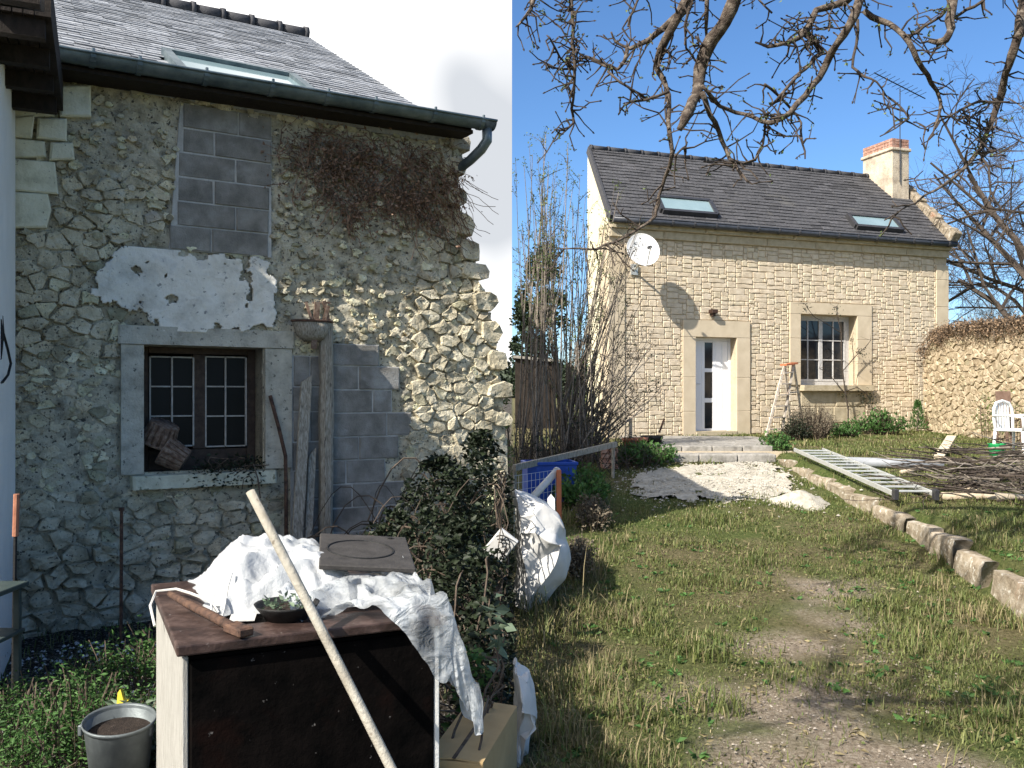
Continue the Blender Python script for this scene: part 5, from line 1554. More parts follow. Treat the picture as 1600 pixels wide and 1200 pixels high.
def dish():
    o = .50
    c = RF.w(*rpx(1004, 391, o), o)
    u, h = rpx(1004, 391, o)
    wl = RF.w(u + .06, h - .12, .03)
    t = thing("satellite_dish", "white satellite dish on an arm at the upper left of the cream facade", "dish", wl)
    axis = (RF.n * .96 + RF.u * -.12 + Vector((0, 0, .26))).normalized()
    prof = []
    R = .33
    for i in range(9): r = R * i / 8; prof.append((max(r, .001), .07 * (r / R) ** 2))
    prof += [(R + .006, .075), (R + .004, .062)]
    for i in range(8, -1, -1): r = R * i / 8; prof.append((max(r, .001), .07 * (r / R) ** 2 - .012))
    MB().lathe(prof, c - axis * .03, 40, axis).build("reflector", m_dish, t, True)
    ex = Vector((0, 0, 1)).cross(axis).normalized(); ey = axis.cross(ex)
    # faint print on the upper half of the reflector
    pr = MB()
    def seg(x0, y0, x1, y1):
        f = lambda x, y: c - axis * .03 + ex * x + ey * y + axis * (.07 * (x * x + y * y) / (R * R) + .003)
        pr.bar(f(x0, y0), f(x1, y1), .010, .003, axis)
    x = -.16
    for ch in "PLAP":
        w, hh, y = .05, .07, .09
        S_ = {"P": [(0, 0, 0, 1), (0, 1, 1, 1), (1, 1, 1, .5), (1, .5, 0, .5)], "L": [(0, 1, 0, 0), (0, 0, 1, 0)], "A": [(0, 0, .5, 1), (.5, 1, 1, 0), (.2, .4, .8, .4)]}[ch]
        for a, b_, c_, d in S_: seg(x + a * w, y + b_ * hh, x + c_ * w, y + d * hh)
        x += .078
    pr.build("lettering", m_letter, t)
    foot = c - ey * (R * .95) + axis * .0
    lnb = c + axis * .42 - ey * .12
    MB().tube([foot, foot + axis * .12 - ey * .07, lnb], .013, 6).build("feed_arm", m_alu, t)
    MB().tube([lnb, lnb - axis * .10 + ey * .03], [.03, .036], 10).build("receiver", m_skyframe, t)
    MB().tube([c - axis * .05, c - axis * .12 - ey * .1, RF.w(u + .06, h - .30, .10), RF.w(u + .06, h - .30, .02)], .022, 8).build("bracket", m_alu, t)
    MB().slab(RF, R_(u - .02, h - .42, u + .14, h - .2), .02, .045, .004).build("wall_plate", m_alu, t)
dish()

# ---------------------------------------------------------------- terrace before the door
def terrace():
    z1 = .875
    A = RF.w(UL - .4, z1, .0); 
    x0, x1 = 2.15, 4.03
    t = MB()
    # paving slabs of the upper landing
    steps = MB()
    land = thing("door_landing", "low paved landing with two worn steps before the white door", "steps", Vector((3.2, 14.4, .62)))
    yb0 = 17.7; 
    nrow = 6
    for r in range(nrow):
        y0, y1 = lerp(14.05, 17.75, r / nrow), lerp(14.05, 17.75, (r + 1) / nrow)
        ym = (y0 + y1) / 2
        xa, xb = pline([(14, 2.2), (18, 2.1)], ym), pline([(14, 4.02), (18, 4.9)], ym)
        n = 4
        for i in range(n):
            a, b = lerp(xa, xb, i / n), lerp(xa, xb, (i + 1) / n)
            dz = RND.uniform(-.008, .008)
            MB().box(((a + b) / 2, ym, z1 - .06 + dz), (b - a - .015, y1 - y0 - .015, .12)).build("paving_slab", m_pave, land, bevel=.01)
    MB().box((3.3, 15.9, .63), (2.3, 3.8, .33)).build("landing_base", m_facejoint, land)
    n = 3
    for i in range(n):
        a, b = lerp(2.25, 4.0, i / n), lerp(2.25, 4.0, (i + 1) / n)
        MB().box(((a + b) / 2, 13.78, .715), (b - a - .012, .48, .13)).build("step", m_pave, land, bevel=.015)
    # last strip in front of the facade at the right part
terrace()
# ================================================================ GARDEN WALL, KERB AND THINGS ON THE LAWN
g0 = Vector((9.22, 20.05, 0)); g1 = Vector((9.0, 14.2, 0))
def garden_wall():
    GF = Frame(800 + g0.x / g0.y * F, g0.y, (g1 - g0).normalized())
    GF.p.z = 0
    if GF.n.x > 0: GF.n = -GF.n
    L = (g1 - g0).length
    t = thing("garden_wall", "old golden rubble garden wall joining the house corner, dry creeper along its top", "wall", GF.w(0, .9))
    z0 = .75
    def top(u): return pline([(0, 2.62), (.6, 2.95), (1.5, 3.05), (3, 3.0), (6, 2.85)], u)
    w = MB(); n = 110; m = 46
    for i in range(n + 1):
        u = L * i / n
        for j in range(m + 1):
            h = lerp(z0, top(u), j / m)
            w.v.append(GF.w(u, h, fbm(Vector((u * 5, h * 5, 2)), 4) * .03))
    for i in range(n):
        for j in range(m): k = i * (m + 1) + j; w.f.append((k, k + m + 1, k + m + 2, k + 1))
    b = len(w.v)
    for i in range(n + 1):
        u = L * i / n; w.v += [GF.w(u, top(u), -.45), GF.w(u, z0, -.45)]
    for i in range(n):
        w.f += [(i * (m + 1) + m, (i + 1) * (m + 1) + m, b + 2 * i + 2, b + 2 * i), (b + 2 * i, b + 2 * i + 2, b + 2 * i + 3, b + 2 * i + 1)]
    w.build("wall", m_cream_mortar, t, True)
    seeds = []; pts = []
    hole = (lerp(0, L, .38), 1.86)
    for _ in range(7000):
        u, h = RND.uniform(0.05, L), RND.uniform(z0, 3.0)
        if h > top(u) - .06: continue
        if math.hypot(u - hole[0], h - hole[1]) < .15: continue
        r = .19 * RND.choice((.6, .8, 1, 1.2, 1.5))
        if any((x - u) ** 2 * .55 + ((y - h) * 1.45) ** 2 < r * r for x, y in pts): continue
        pts.append((u, h))
    seeds = [(a, b_, True) for a, b_ in pts]
    for k in range(90):
        u = -.1 + (L + .2) * k / 89; seeds += [(u, z0 - .1, False), (u, top(u) + .06, False)]
    for k in range(40): seeds += [(-.12, z0 + 2.4 * k / 39, False), (L + .12, z0 + 2.4 * k / 39, False)]
    items = []
    for (u, h, r), c in zip(seeds, [None if c is None else [(a, b / 1.6) for a, b in c] for c in voronoi([(a, b * 1.6, k) for a, b, k in seeds], .5)]):
        if not r or c is None: continue
        p = round_poly(c, RND.uniform(.006, .014), RND.uniform(.06, .18), .012)
        if len(p) < 4: continue
        items.append((area(p), MB().stone(GF, p, RND.uniform(.010, .042), -.05, .7, RND.uniform(0, 50))))
    pieces(items, m_cream_rubble, t, "stone", False)
    # creeper on the crest
    st = MB(); pp, dd, ss = [], [], []
    for _ in range(260):
        u = RND.uniform(0, L); q = GF.w(u, top(u) + RND.uniform(-.02, .10), RND.uniform(-.4, .05)); pt = [q]; a = RND.uniform(-1.9, -1.2)
        ln = RND.uniform(.04, .11)
        for j in range(6):
            u += RND.uniform(-.09, .09)
            q = GF.w(u, pt[-1].z - ln * RND.uniform(.2, 1.2) * (1 if j > 1 else -.3), RND.uniform(.05, .13)); pt.append(q)
        st.tube(pt, RND.uniform(.004, .008), 3, False)
        for q in pt:
            for _ in range(3): pp.append(q + Vector((RND.gauss(0, .04), RND.gauss(0, .05), RND.gauss(0, .05)))); dd.append((RND.gauss(0, 1), RND.gauss(0, 1), RND.gauss(0, 1))); ss.append(RND.uniform(.025, .06))
    for _ in range(450):
        u = RND.uniform(0, L); pp.append(GF.w(u, top(u) + abs(RND.gauss(0, .07)), RND.uniform(-.4, .08))); dd.append((RND.gauss(0, 1), RND.gauss(0, 1), RND.gauss(0, 1))); ss.append(RND.uniform(.03, .07))
    c = thing("wall_creeper", "brown dry creeper matted along the top of the garden wall", "creeper", GF.w(L / 2, 2.95))
    st.build("stems", m_cane, c); leaves("leaves", pp, dd, ss, M("dry creeper leaf", [(.10, .065, .04), (.20, .135, .085), (.29, .21, .14)], 6, bump=0, isl=.4), c)
    # green leaves clinging at the right part of the wall
    pp, dd, ss = [], [], []
    for _ in range(500):
        u = RND.gauss(L * .62, .55); h = z0 + .25 + abs(RND.gauss(0, .35)); pp.append(GF.w(u, h, RND.uniform(.07, .22))); dd.append((RND.gauss(-.5, 1), RND.gauss(0, 1), RND.gauss(0, .7))); ss.append(RND.uniform(.03, .06))
    c = thing("wall_plant", "yellow green leafy plant growing at the foot of the garden wall", "plant", GF.w(L * .62, z0 + .1, .1))
    leaves("leaves", pp, dd, ss, m_bud, c)
    m = MB()
    for k in range(14): 
        u = RND.gauss(L * .62, .5); m.tube([GF.w(u, z0, .1), GF.w(u + .05, z0 + .4, .16), GF.w(u - .05, z0 + .75, .12)], .006, 4)
    m.build("stems", m_cane, c)
garden_wall()

def kerb():
    # flat topped stones holding the upper lawn, lying and tilted as they have sunk
    n = 12; ys = [5.4, 6.15, 7.05, 7.75, 8.35, 9.0, 9.9, 10.7, 11.4, 12.2, 13.0, 13.75]
    t = thing("kerb_wall", "row of lichened kerb stones holding back the raised lawn", "kerb", Vector((kerb_x(9), 9, z_low(9))))
    for i in range(len(ys) - 1):
        y0, y1 = ys[i] + RND.uniform(.005, .05), ys[i + 1] - RND.uniform(.005, .03)
        if i == 2: y0 += .12
        a, b = Vector((kerb_x(y0), y0, 0)), Vector((kerb_x(y1), y1, 0))
        mid = (a + b) / 2; k = .20 if i < 4 else .16
        zt_ = z_up(mid.y) + (-.04 if i not in (2, 4) else -.06) + RND.uniform(-.02, .02); zb = z_low(mid.y) - .15
        d = (b - a); ang = math.atan2(d.y, d.x) + RND.uniform(-.04, .04)
        rot = Matrix.Rotation(ang, 3, 'Z') @ Matrix.Rotation(RND.uniform(-.10, .10), 3, 'X') @ Matrix.Rotation(RND.uniform(-.03, .03), 3, 'Y')
        mb = MB(); nx = 7; sx, sy, sz = d.length, k, zt_ - zb
        cen = mid + Vector((.03, 0, (zt_ + zb) / 2))
        # rough block: gridded box with noise
        sec = [(-.5, -.5), (-.5, -.1), (-.5, .3), (-.44, .5), (0, .52), (.44, .5), (.5, .3), (.5, -.5)]
        for q in range(nx + 1):
            for (v, h) in sec:
                e = .93 if q in (0, nx) else 1
                p = Vector(((q / nx - .5) * sx, v * sy * e, h * sz * (1 if e == 1 else .97)))
                nz = fbm(Vector((p.x * 3 + i * 7, p.y * 4, p.z * 4)), 3) * .03
                mb.v.append(cen + rot @ (p + Vector((0, nz, nz * .7))))
        m = len(sec)
        for q in range(nx):
            for s in range(m): s2 = (s + 1) % m; mb.f.append((q * m + s, q * m + s2, (q + 1) * m + s2, (q + 1) * m + s))
        mb.f += [tuple(range(m)), tuple(nx * m + s for s in reversed(range(m)))]
        mb.build("kerb_stone", m_kerb, t, True if i in (2, 3, 5) else False, bevel=0)
kerb()

def gravel():
    poly = [(hit(px, py).x, hit(px, py).y) for px, py in ((985, 762), (1000, 742), (1040, 733), (1110, 727), (1196, 724), (1232, 742), (1236, 770), (1190, 782), (1140, 788), (1080, 782), (1020, 780))]
    def w(x, y): 
        n = fbm(Vector((x * 2.5, y * 2.5, 3)), 4) * .35
        return inside(poly, x + n * .5, y + n)
    mb = MB(); st = .05; idx = {}
    xs = [p[0] for p in poly]; ys = [p[1] for p in poly]
    def vt(i, j):
        if (i, j) not in idx:
            x, y = min(xs) - .3 + i * st, min(ys) - .5 + j * st
            idx[(i, j)] = len(mb.v); mb.v.append(Vector((x, y, zt(x, y) + .020 + fbm(Vector((x * 3, y * 3, 0)), 4) * .03 + fbm(Vector((x * 15, y * 15, 4)), 2) * .008)))
        return idx[(i, j)]
    for i in range(int((max(xs) - min(xs) + .6) / st)):
        for j in range(int((max(ys) - min(ys) + 1) / st)):
            if w(min(xs) - .3 + (i + .5) * st, min(ys) - .5 + (j + .5) * st): mb.f.append((vt(i, j), vt(i + 1, j), vt(i + 1, j + 1), vt(i, j + 1)))
    o = mb.build("gravel_patch", m_gravel, smooth=True, kind='stuff'); tag(o, "patch of white crushed stone spread before the door steps", "gravel", kind='stuff')
    V, T = [], []
    def chip(x, y, s, dz=.0):
        z = zt(x, y) + dz; k = len(V); a = RND.uniform(0, 6.28)
        V.extend([(x + s * math.cos(a + i * 1.57) * RND.uniform(.6, 1.1), y + s * math.sin(a + i * 1.57) * RND.uniform(.6, 1.1), z + s * .1) for i in range(4)]); V.append((x + RND.uniform(-s, s) * .3, y, z + s * .75))
        T.extend([(k, k + 1, k + 4), (k + 1, k + 2, k + 4), (k + 2, k + 3, k + 4), (k + 3, k, k + 4)])
    for _ in range(5000):
        x, y = RND.uniform(min(xs) - .4, max(xs) + .3), RND.uniform(min(ys) - .8, max(ys) + .3)
        if w(x, y) or w(x + RND.gauss(0, .22), y + RND.gauss(0, .3)) or RND.random() < .05: chip(x, y, RND.uniform(.010, .03), .02 if w(x, y) else .005)
    o = np_mesh("gravel_chips", V, tris=T, mat=m_gravel, kind='stuff'); tag(o, "loose chips of crushed white stone on the gravel patch", "gravel", kind='stuff')
    V.clear(); T.clear()
    # stones and crumbs on the bare path
    for _ in range(1300):
        p = hit(RND.uniform(1130, 1500), 1200 - 290 * RND.random() ** 1.5); 
        x, y = p.x + RND.gauss(0, .1), p.y + RND.gauss(0, .1)
        chip(x, y, RND.choice((.004, .005, .006, .008, .012)), .004)
    o = np_mesh("path_pebbles", V, tris=T, mat=M("path pebble", [(.17, .14, .11), (.26, .22, .175), (.42, .38, .33)], 20, bump=.3, isl=.3), kind='stuff'); tag(o, "small pebbles and crumbs on the bare earth path", "pebbles", kind='stuff')
    # small heap by the kerb
    c = hit(1250, 788); mb = MB(); n = 28
    for r in range(7):
        for k in range(n):
            a = 2 * math.pi * k / n; R = .36 * r / 6; z = .17 * (1 - (r / 6) ** 1.4)
            x, y = c.x + R * math.cos(a) * (1 + .2 * math.sin(3 * a)), c.y + R * .85 * math.sin(a)
            mb.v.append(Vector((x, y, zt(x, y) + z - .01 + fbm(Vector((x * 12, y * 12, 1)), 3) * .025)))
    for r in range(6):
        for k in range(n): k2 = (k + 1) % n; mb.f.append((r * n + k, r * n + k2, (r + 1) * n + k2, (r + 1) * n + k))
    tag(mb.build("stone_heap", m_gravel, smooth=True, origin=c), "small heap of white crushed stone against the kerb", "heap")
gravel()

def ladders():
    # extension ladder lying on the upper lawn
    dz = .11
    nl, nr, fl, fr = hit(1398, 797, dz), hit(1466, 773, dz), hit(1243, 706, dz), hit(1283, 700, dz)
    def fix(p): p.z = z_up(p.y) + dz; return p
    nl, nr, fl, fr = map(fix, (nl, nr, fl, fr))
    L = (nl - fl); 
    c = (nl + nr + fl + fr) / 4
    t = thing("extension_ladder", "long aluminium ladder lying flat on the grass above the kerb", "ladder", c - Vector((0, 0, dz)))
    sd = (nr - nl).normalized()
    # parallel rails: rebuild the far end from the near one so that it is a true ladder
    axis = ((fl + fr) / 2 - (nl + nr) / 2); wd = .42
    ax = axis.normalized(); side = Vector((-ax.y, ax.x, 0)).normalized()
    if side.x < 0: side = -side
    mid0 = (nl + nr) / 2
    side = Vector((ax.y, -ax.x, 0))
    def pos(s, w, z=0): 
        p = mid0 + axis * s + side * w; p.z = z_up(p.y) + dz + z; return p
    sgn = [1, -1]
    for k, s in enumerate(sgn):
        m = MB()
        m.bar(pos(0, s * wd / 2), pos(1, s * wd / 2), .024, .055); m.build("rail", m_alu, t, bevel=.004)
        MB().bar(pos(-.004, s * wd / 2, 0), pos(.018, s * wd / 2, .0), .045, .11).build("end_cap", m_skyframe, t, bevel=.004)
    n = 13
    for i in range(n):
        s = (i + .55) / (n + .3)
        if i == 5: pass
        MB().bar(pos(s, -wd / 2, .012), pos(s, wd / 2, .012), .026, .024).build("rung", m_alu, t, bevel=.005)
    # stepladder standing at the wall
    A = hit(1197, 688); z0 = .88
    t = thing("stepladder", "old paint splashed wooden stepladder standing open by the window", "stepladder", Vector((5.2, 17.6, z0)))
    top = RF.w(rpx(1234, 566, .75)[0], rpx(1234, 566, .75)[1], .75)
    def P(px, py, o): return RF.w(*rpx(px, py, o), o)
    fl_, fr_ = P(1197, 690, 1.25), P(1212, 694, 1.25)
    tl, tr = P(1226, 570, .78), P(1240, 568, .70)
    bl, br = P(1236, 672, .30), P(1254, 668, .28)
    for p in (fl_, fr_, bl, br): p.z = .885
    fr_ = fl_ + (tr - tl) * 1.6; fr_.z = .885; br = bl + (tr - tl) * 1.5; br.z = .885
    for a, b in ((fl_, tl), (fr_, tr), (bl, tl), (br, tr)): MB().bar(a, b, .045, .028, RF.n).build("leg", m_oldlad, t)
    for i in range(6):
        s = (i + .6) / 6.4
        a, b = fl_.lerp(tl, s), fr_.lerp(tr, s); MB().bar(a, b, .10, .022, (0, 0, 1)).build("tread", m_oldlad, t)
    for s in (.25, .6): MB().bar(bl.lerp(tl, s), br.lerp(tr, s), .02, .03).build("brace", m_oldlad, t)
    MB().bar(tl + (tl - tr) * .15, tr + (tr - tl) * .15, .16, .035, (0, 0, 1)).build("top_step", m_orange, t)
ladders()

def right_props():
    up = Vector((0, 0, 1))
    # white woven rubble bags at the left edge
    def bag(name, label, prof, D, seed, py0):
        # prof: rows of (py, right px) give the outline; depth comes from a rounded plan
        rr = random.Random(seed)
        mb = MB(); n = 11; NR = 8
        pys = np.linspace(prof[0][0], prof[-1][0], NR); rows = []
        for k, py in enumerate(pys):
            x1 = (pline(prof, py) - 800) / F * D; rows.append((x1, EYE + (620 - py) / F * D))
        for k, (x1, z) in enumerate(rows):
            w = max(.02, x1 - .012); dd = min(.36, .10 + w * .7)
            for i in range(n):
                a = 2 * math.pi * (i + rr.uniform(-.2, .2) + .5 * (k % 2)) / n
                ca, sa = math.cos(a), math.sin(a)
                q = rr.uniform(.86, 1.04) if ca < .6 else rr.uniform(.95, 1.02)
                x = .012 + w * (.5 + .5 * math.copysign(abs(ca) ** .7, ca) * q); y = D + dd * math.copysign(abs(sa) ** .7, sa) * rr.uniform(.75, 1.1)
                mb.v.append(Vector((max(.008, x), y, z + rr.uniform(-.05, .05) * (1 if 0 < k < NR - 1 else .5))))
        R = NR
        for r in range(R - 1):
            for i in range(n):
                j = (i + 1) % n; A, B_, C_, D_ = r * n + j, r * n + i, (r + 1) * n + i, (r + 1) * n + j
                mb.f += [(A, B_, C_), (A, C_, D_)] if rr.random() < .5 else [(A, B_, D_), (B_, C_, D_)]
        mb.f += [tuple(i for i in range(n)), tuple((R - 1) * n + i for i in reversed(range(n)))]
        o = mb.build(name, m_bag, smooth=False, origin=Vector((.25, D, rows[-1][1])), bevel=.02, seg=2)
        sb = o.modifiers.new('soft', 'SUBSURF'); sb.levels = 2; sb.render_levels = 2
        tx = bpy.data.textures.new('crease', 'CLOUDS'); tx.noise_scale = .16
        dm = o.modifiers.new('crumple', 'DISPLACE'); dm.texture = tx; dm.strength = .05; dm.texture_coords = 'LOCAL'
        o.data.polygons.foreach_set('use_smooth', [True] * len(o.data.polygons))
        return tag(o, label, "bag", "white woven bags by the fence")
    bag("rubble_bag", "large white woven bag slumped at the left border of the lawn", [(766, 806), (780, 838), (800, 866), (820, 884), (860, 893), (890, 890), (912, 868), (930, 845), (948, 838)], 6.9, 3, 930)
    bag("rubble_bag", "small crumpled white bag low down among the weeds, nearest the viewer", [(1042, 806), (1058, 818), (1080, 832), (1104, 845), (1125, 840), (1145, 826), (1170, 818), (1195, 812), (1230, 810)], 4.1, 9, 1200)
    # blue crate
    c = hit(858, 764); D = 10.6; zg = zt(.45, D)
    t = thing("blue_crate", "bright blue plastic crate standing behind the wire fence", "crate", Vector((.42, D, zg)))
    x0, x1 = (820 - 800) / F * D, (898 - 800) / F * D; z1 = EYE + (620 - 722) / F * D; z0 = zg
    d = .42; th = .015
    rot = Matrix.Rotation(math.radians(8), 3, 'Z'); cc = Vector(((x0 + x1) / 2, D + d / 2, 0)); w = x1 - x0
    def bx(x, y, z, sx, sy, sz, nm):
        MB().box(cc + rot @ Vector((x, y, 0)) + up * z, (sx, sy, sz), rot).build(nm, m_blue, t, bevel=.004)
    hz = z1 - z0
    bx(0, -d / 2, z0 + hz / 2, w, th, hz, "side"); bx(0, d / 2, z0 + hz / 2, w, th, hz, "side"); bx(-w / 2 + th / 2, 0, z0 + hz / 2, th, d - .032, hz, "end"); bx(w / 2 - th / 2, 0, z0 + hz / 2, th, d - .032, hz, "end"); bx(0, 0, z0 + .02, w - .04, d - .04, .02, "floor")
    for s in (-1, 1): bx(0, s * (d / 2 + .012), z1 - .02, w + .03, .022, .035, "rim"); bx(s * (w / 2 + .006), 0, z1 - .02, .022, d, .035, "rim")
    for k in range(3): bx((k - 1) * w * .3, -d / 2 - .012, z0 + hz * .45, .03, .012, hz * .8, "rib")
    # plank or batten leaning above it
    a, b = at(803, 731, 10.2), at(960, 690, 11.6)
    b = at(962, 694, 12.2)
    p = MB().bar(a, b, .05, .07); tag(p.build("long_batten", m_grey, origin=a), "long grey batten propped over the blue crate towards the bush", "batten")
    MBp = MB().tube([Vector((b.x - .03, b.y + .05, zt(b.x, b.y))), b + Vector((-.03, .05, .03))], .022, 6); tag(MBp.build("prop_stake", m_grey, origin=Vector((b.x, b.y, zt(b.x, b.y)))), "short stake holding up the far end of the long batten", "stake")
    MBp = MB().tube([Vector((.03, 10.22, zt(.03, 10.2))), Vector((.03, 10.22, a.z + .03))], .022, 6); tag(MBp.build("prop_stake", m_grey, origin=Vector((.03, 10.22, zt(0.03, 10.2)))), "short stake under the near end of the long batten beside the blue crate", "stake")
    # pipe, orange post, white stake and wire fence
    a, b = at(836, 773, 8.7), at(869, 737, 9.2); a2 = a + (a - b) * .2
    t = thing("grey_pipe", "short pale grey pipe slanting against the orange post by the crate", "pipe", a2)
    MB().tube([a2, b], .036, 14).build("tube", m_pipe, t, True); MB().tube([b, b + (b - a).normalized() * .03], .041, 14).build("collar", m_pipe, t, True)
    p0 = at(874, 790, 9.1); p0.z = zt(p0.x, 9.1); p1 = at(873, 734, 9.1)
    tag(MB().bar(p0, p1, .05, .05, (0, 1, 0)).build("orange_post", m_orange, origin=p0, bevel=.006), "faded orange post at the end of the wire fence", "post")
    p0 = at(862, 795, 8.0); p0.z = zt(p0.x, 8.0); p1 = at(861, 779, 8.0)
    mb = MB().bar(p0, p1, .065, .02, (0, 1, 0)); mb.add([p1 + Vector((-.0325, -.01, 0)), p1 + Vector((.0325, -.01, 0)), p1 + Vector((0, -.01, .04)), p1 + Vector((-.0325, .01, 0)), p1 + Vector((.0325, .01, 0)), p1 + Vector((0, .01, .04))], [(0, 1, 2), (5, 4, 3), (0, 2, 5, 3), (1, 4, 5, 2)])
    tag(mb.build("pointed_stake", m_upvc, origin=p0), "white pointed stake just behind the large white bag", "stake")
    f = MB(); fa, fb = at(803, 760, 8.4), at(870, 755, 9.1)
    t = thing("wire_fence", "thin wire mesh fence before the blue crate", "fence", Vector((.05, 8.4, zt(.05, 8.4))))
    za = EYE + (620 - 738) / F * 8.8
    for k in range(11):
        q = Vector((lerp(.02, .44, k / 10), lerp(8.4, 9.08, k / 10), 0)); f.tube([q + up * zt(q.x, q.y), q + up * za], .0022, 3, False)
    for k in range(7):
        z = za - k * .07; f.tube([Vector((.02, 8.4, z)), Vector((.44, 9.08, z))], .0022, 3, False)
    f.build("mesh", m_alu, t)
    # pots and bricks beside the landing
    def pot(name, label, c, r0, r1, h, mat, lobes=0):
        t = thing(name, label, "pot", c)
        MB().lathe([(.001, 0), (r0, 0), (r1, h * .86), (r1 * 1.08, h * .86), (r1 * 1.08, h), (r1 * .95, h), (r1 * .88, h * .75), (.001, h * .75)], c, 24).build("pot", mat, t, True)
        MB().lathe([(.001, h * .82), (r1 * .9, h * .82)], c, 16).build("soil", m_soil, t)
        return t
    D = 14.6
    c = at(992, 706, D); c.z = zt(c.x, D)
    pot("terracotta_pot", "terracotta pot left of the black pot beside the landing", c, .16, .20, .34, m_terra)
    q = at(985, 690, D); MBq = MB().bar(Vector((q.x, q.y - .02, c.z + .3)), at(985, 652, D), .055, .03, (0, 1, 0))
    tag(MBq.build("pot_stake", m_log, origin=Vector((q.x, q.y, c.z + .3))), "pale flat stake standing in the terracotta pot", "stake")
    c = at(1018, 700, 14.9); c.z = zt(c.x, 14.9)
    t = pot("black_pot", "black bucket shaped pot beside the landing steps", c, .15, .175, .36, m_black)
    MB().bar(at(1030, 676, 14.9), at(1038, 654, 14.9), .03, .03).build("handle", m_rust, t)
    c = at(951, 722, 13.0); c.z = zt(c.x, 13.0)
    t = thing("brick_stack", "small stack of worn reddish bricks at the edge of the weeds", "bricks", c)
    for r in range(4):
        for k in range(2):
            MB().box(c + Vector((-.06 + .12 * k + RND.uniform(-.01, .01), RND.uniform(-.02, .02), .04 + r * .075)), (.11, .22, .068), Matrix.Rotation(RND.uniform(-.1, .1), 3, 'Z')).build("brick", m_brick, t, bevel=.005)
    # white garden chair at the right edge
    D = 13.2; c = at(1592, 705, D); zc = zt(c.x, D); c.z = zc
    t = thing("garden_chair", "white plastic garden chair turned away at the right edge", "chair", c)
    R3 = Matrix.Rotation(math.radians(28), 3, 'Z')
    def Q(x, y, z): return c + R3 @ Vector((x, y, 0)) + up * z
    for x, y in ((-.23, -.21), (.23, -.21), (-.22, .22), (.22, .22)): MB().tube([Q(x * 1.12, y * 1.12, 0), Q(x, y, .42)], [.018, .024], 8).build("leg", m_pwhite, t, True)
    MB().box(Q(0, 0, .43), (.50, .48, .035), R3).build("seat", m_pwhite, t, bevel=.015, seg=2)
    arch = [(-.21, .42), (-.225, .6), (-.215, .74), (-.15, .83), (0, .86), (.15, .83), (.215, .74), (.225, .6), (.21, .42)]
    MB().tube([Q(a, .23 + .06 * (z - .42), z) for a, z in arch], .022, 8).build("back_frame", m_pwhite, t, True)
    for k in range(5): x = -.13 + .065 * k; MB().bar(Q(x, .24, .45), Q(x, .26, .83), .035, .012, R3 @ Vector((0, 1, 0))).build("back_slat", m_pwhite, t)
    for s in (-1, 1): MB().tube([Q(s * .25, .24, .64), Q(s * .27, 0, .65), Q(s * .26, -.22, .62), Q(s * .24, -.22, .43)], .018, 8).build("armrest", m_pwhite, t, True)
    # green bucket
    c = at(1558, 704, 13.3); c.z = zt(c.x, 13.3)
    t = thing("green_bucket", "small bright green plastic bucket beside the white garden chair", "bucket", c)
    MB().lathe([(.001, 0), (.10, 0), (.125, .21), (.132, .22), (.12, .215), (.098, .02), (.001, .02)], c, 20).build("pail", m_pgreen, t, True)
    MB().tube([c + Vector((.13 * math.cos(a), 0, .2 + .05 * math.sin(a))) for a in np.linspace(0, math.pi, 9)], .005, 4).build("handle", m_black, t)
    # brown folding seat by the wall
    D = 15.0; c = at(1578, 690, D); c.z = zt(c.x, D)
    t = thing("brown_seat", "old brown wooden seat against the garden wall behind the white chair", "chair", c)
    zb, zs = EYE + (620 - 612) / F * D, EYE + (620 - 646) / F * D
    MB().box((c.x, D + .2, (zb + zs) / 2 + .02), (.25, .03, zb - zs - .02), Matrix.Rotation(-.12, 3, 'X')).build("backrest", m_pbrown, t, bevel=.004)
    MB().box((c.x - .02, D, zs - .03), (.34, .38, .03)).build("seat", m_pbrown, t, bevel=.004)
    for x, y in ((-.13, -.15), (.11, -.15), (-.13, .16), (.11, .16)): MB().bar((c.x + x, D + y, c.z), (c.x + x, D + y, zs - .04), .03, .03).build("leg", m_pbrown, t)
    # drain pipe, plank and logs lying on the grass
    a, b = hit(1322, 722, .07), hit(1474, 727, .07)
    tag(MB().tube([a, b], .07, 14).build("drain_pipe", m_greypipe, origin=a, smooth=True), "long blue grey drain pipe lying in the grass behind the ladder", "pipe")
    a, b = hit(1466, 716, .03), at(1487, 682, 14.5); b.z = max(b.z, zt(b.x, b.y) + .06)
    tag(MB().bar(a, b, .14, .035).build("sawn_plank", m_planky, origin=a, bevel=.004), "pale sawn plank resting on the end of the drain pipe", "plank")
    a, b = hit(1472, 776, .05), hit(1600, 779, .05)
    tag(MB().tube([a, a.lerp(b, .5) + Vector((0, .03, .01)), b], [.045, .05, .042], 8).build("bare_log", m_log, origin=a, smooth=True), "long pale bare pole lying in the grass at the ladder end", "log")
    a, b = hit(1488, 758, .03), hit(1538, 770, .03)
    tag(MB().tube([a, b], [.03, .035], 7).build("bare_log", m_log, origin=a, smooth=True), "short pale branch lying just above the long bare pole", "log")
    a, b = hit(1408, 738, .03), hit(1446, 731, .03)
    tag(MB().tube([a, b], [.026, .034], 7).build("bare_log", m_log, origin=a, smooth=True), "thin pale stick in the grass between ladder and drain pipe", "log")
    # heap of cut branches
    c = hit(1545, 745)
    t = thing("brush_heap", "tangled heap of cut dark branches lying on the upper lawn", "brush heap", c)
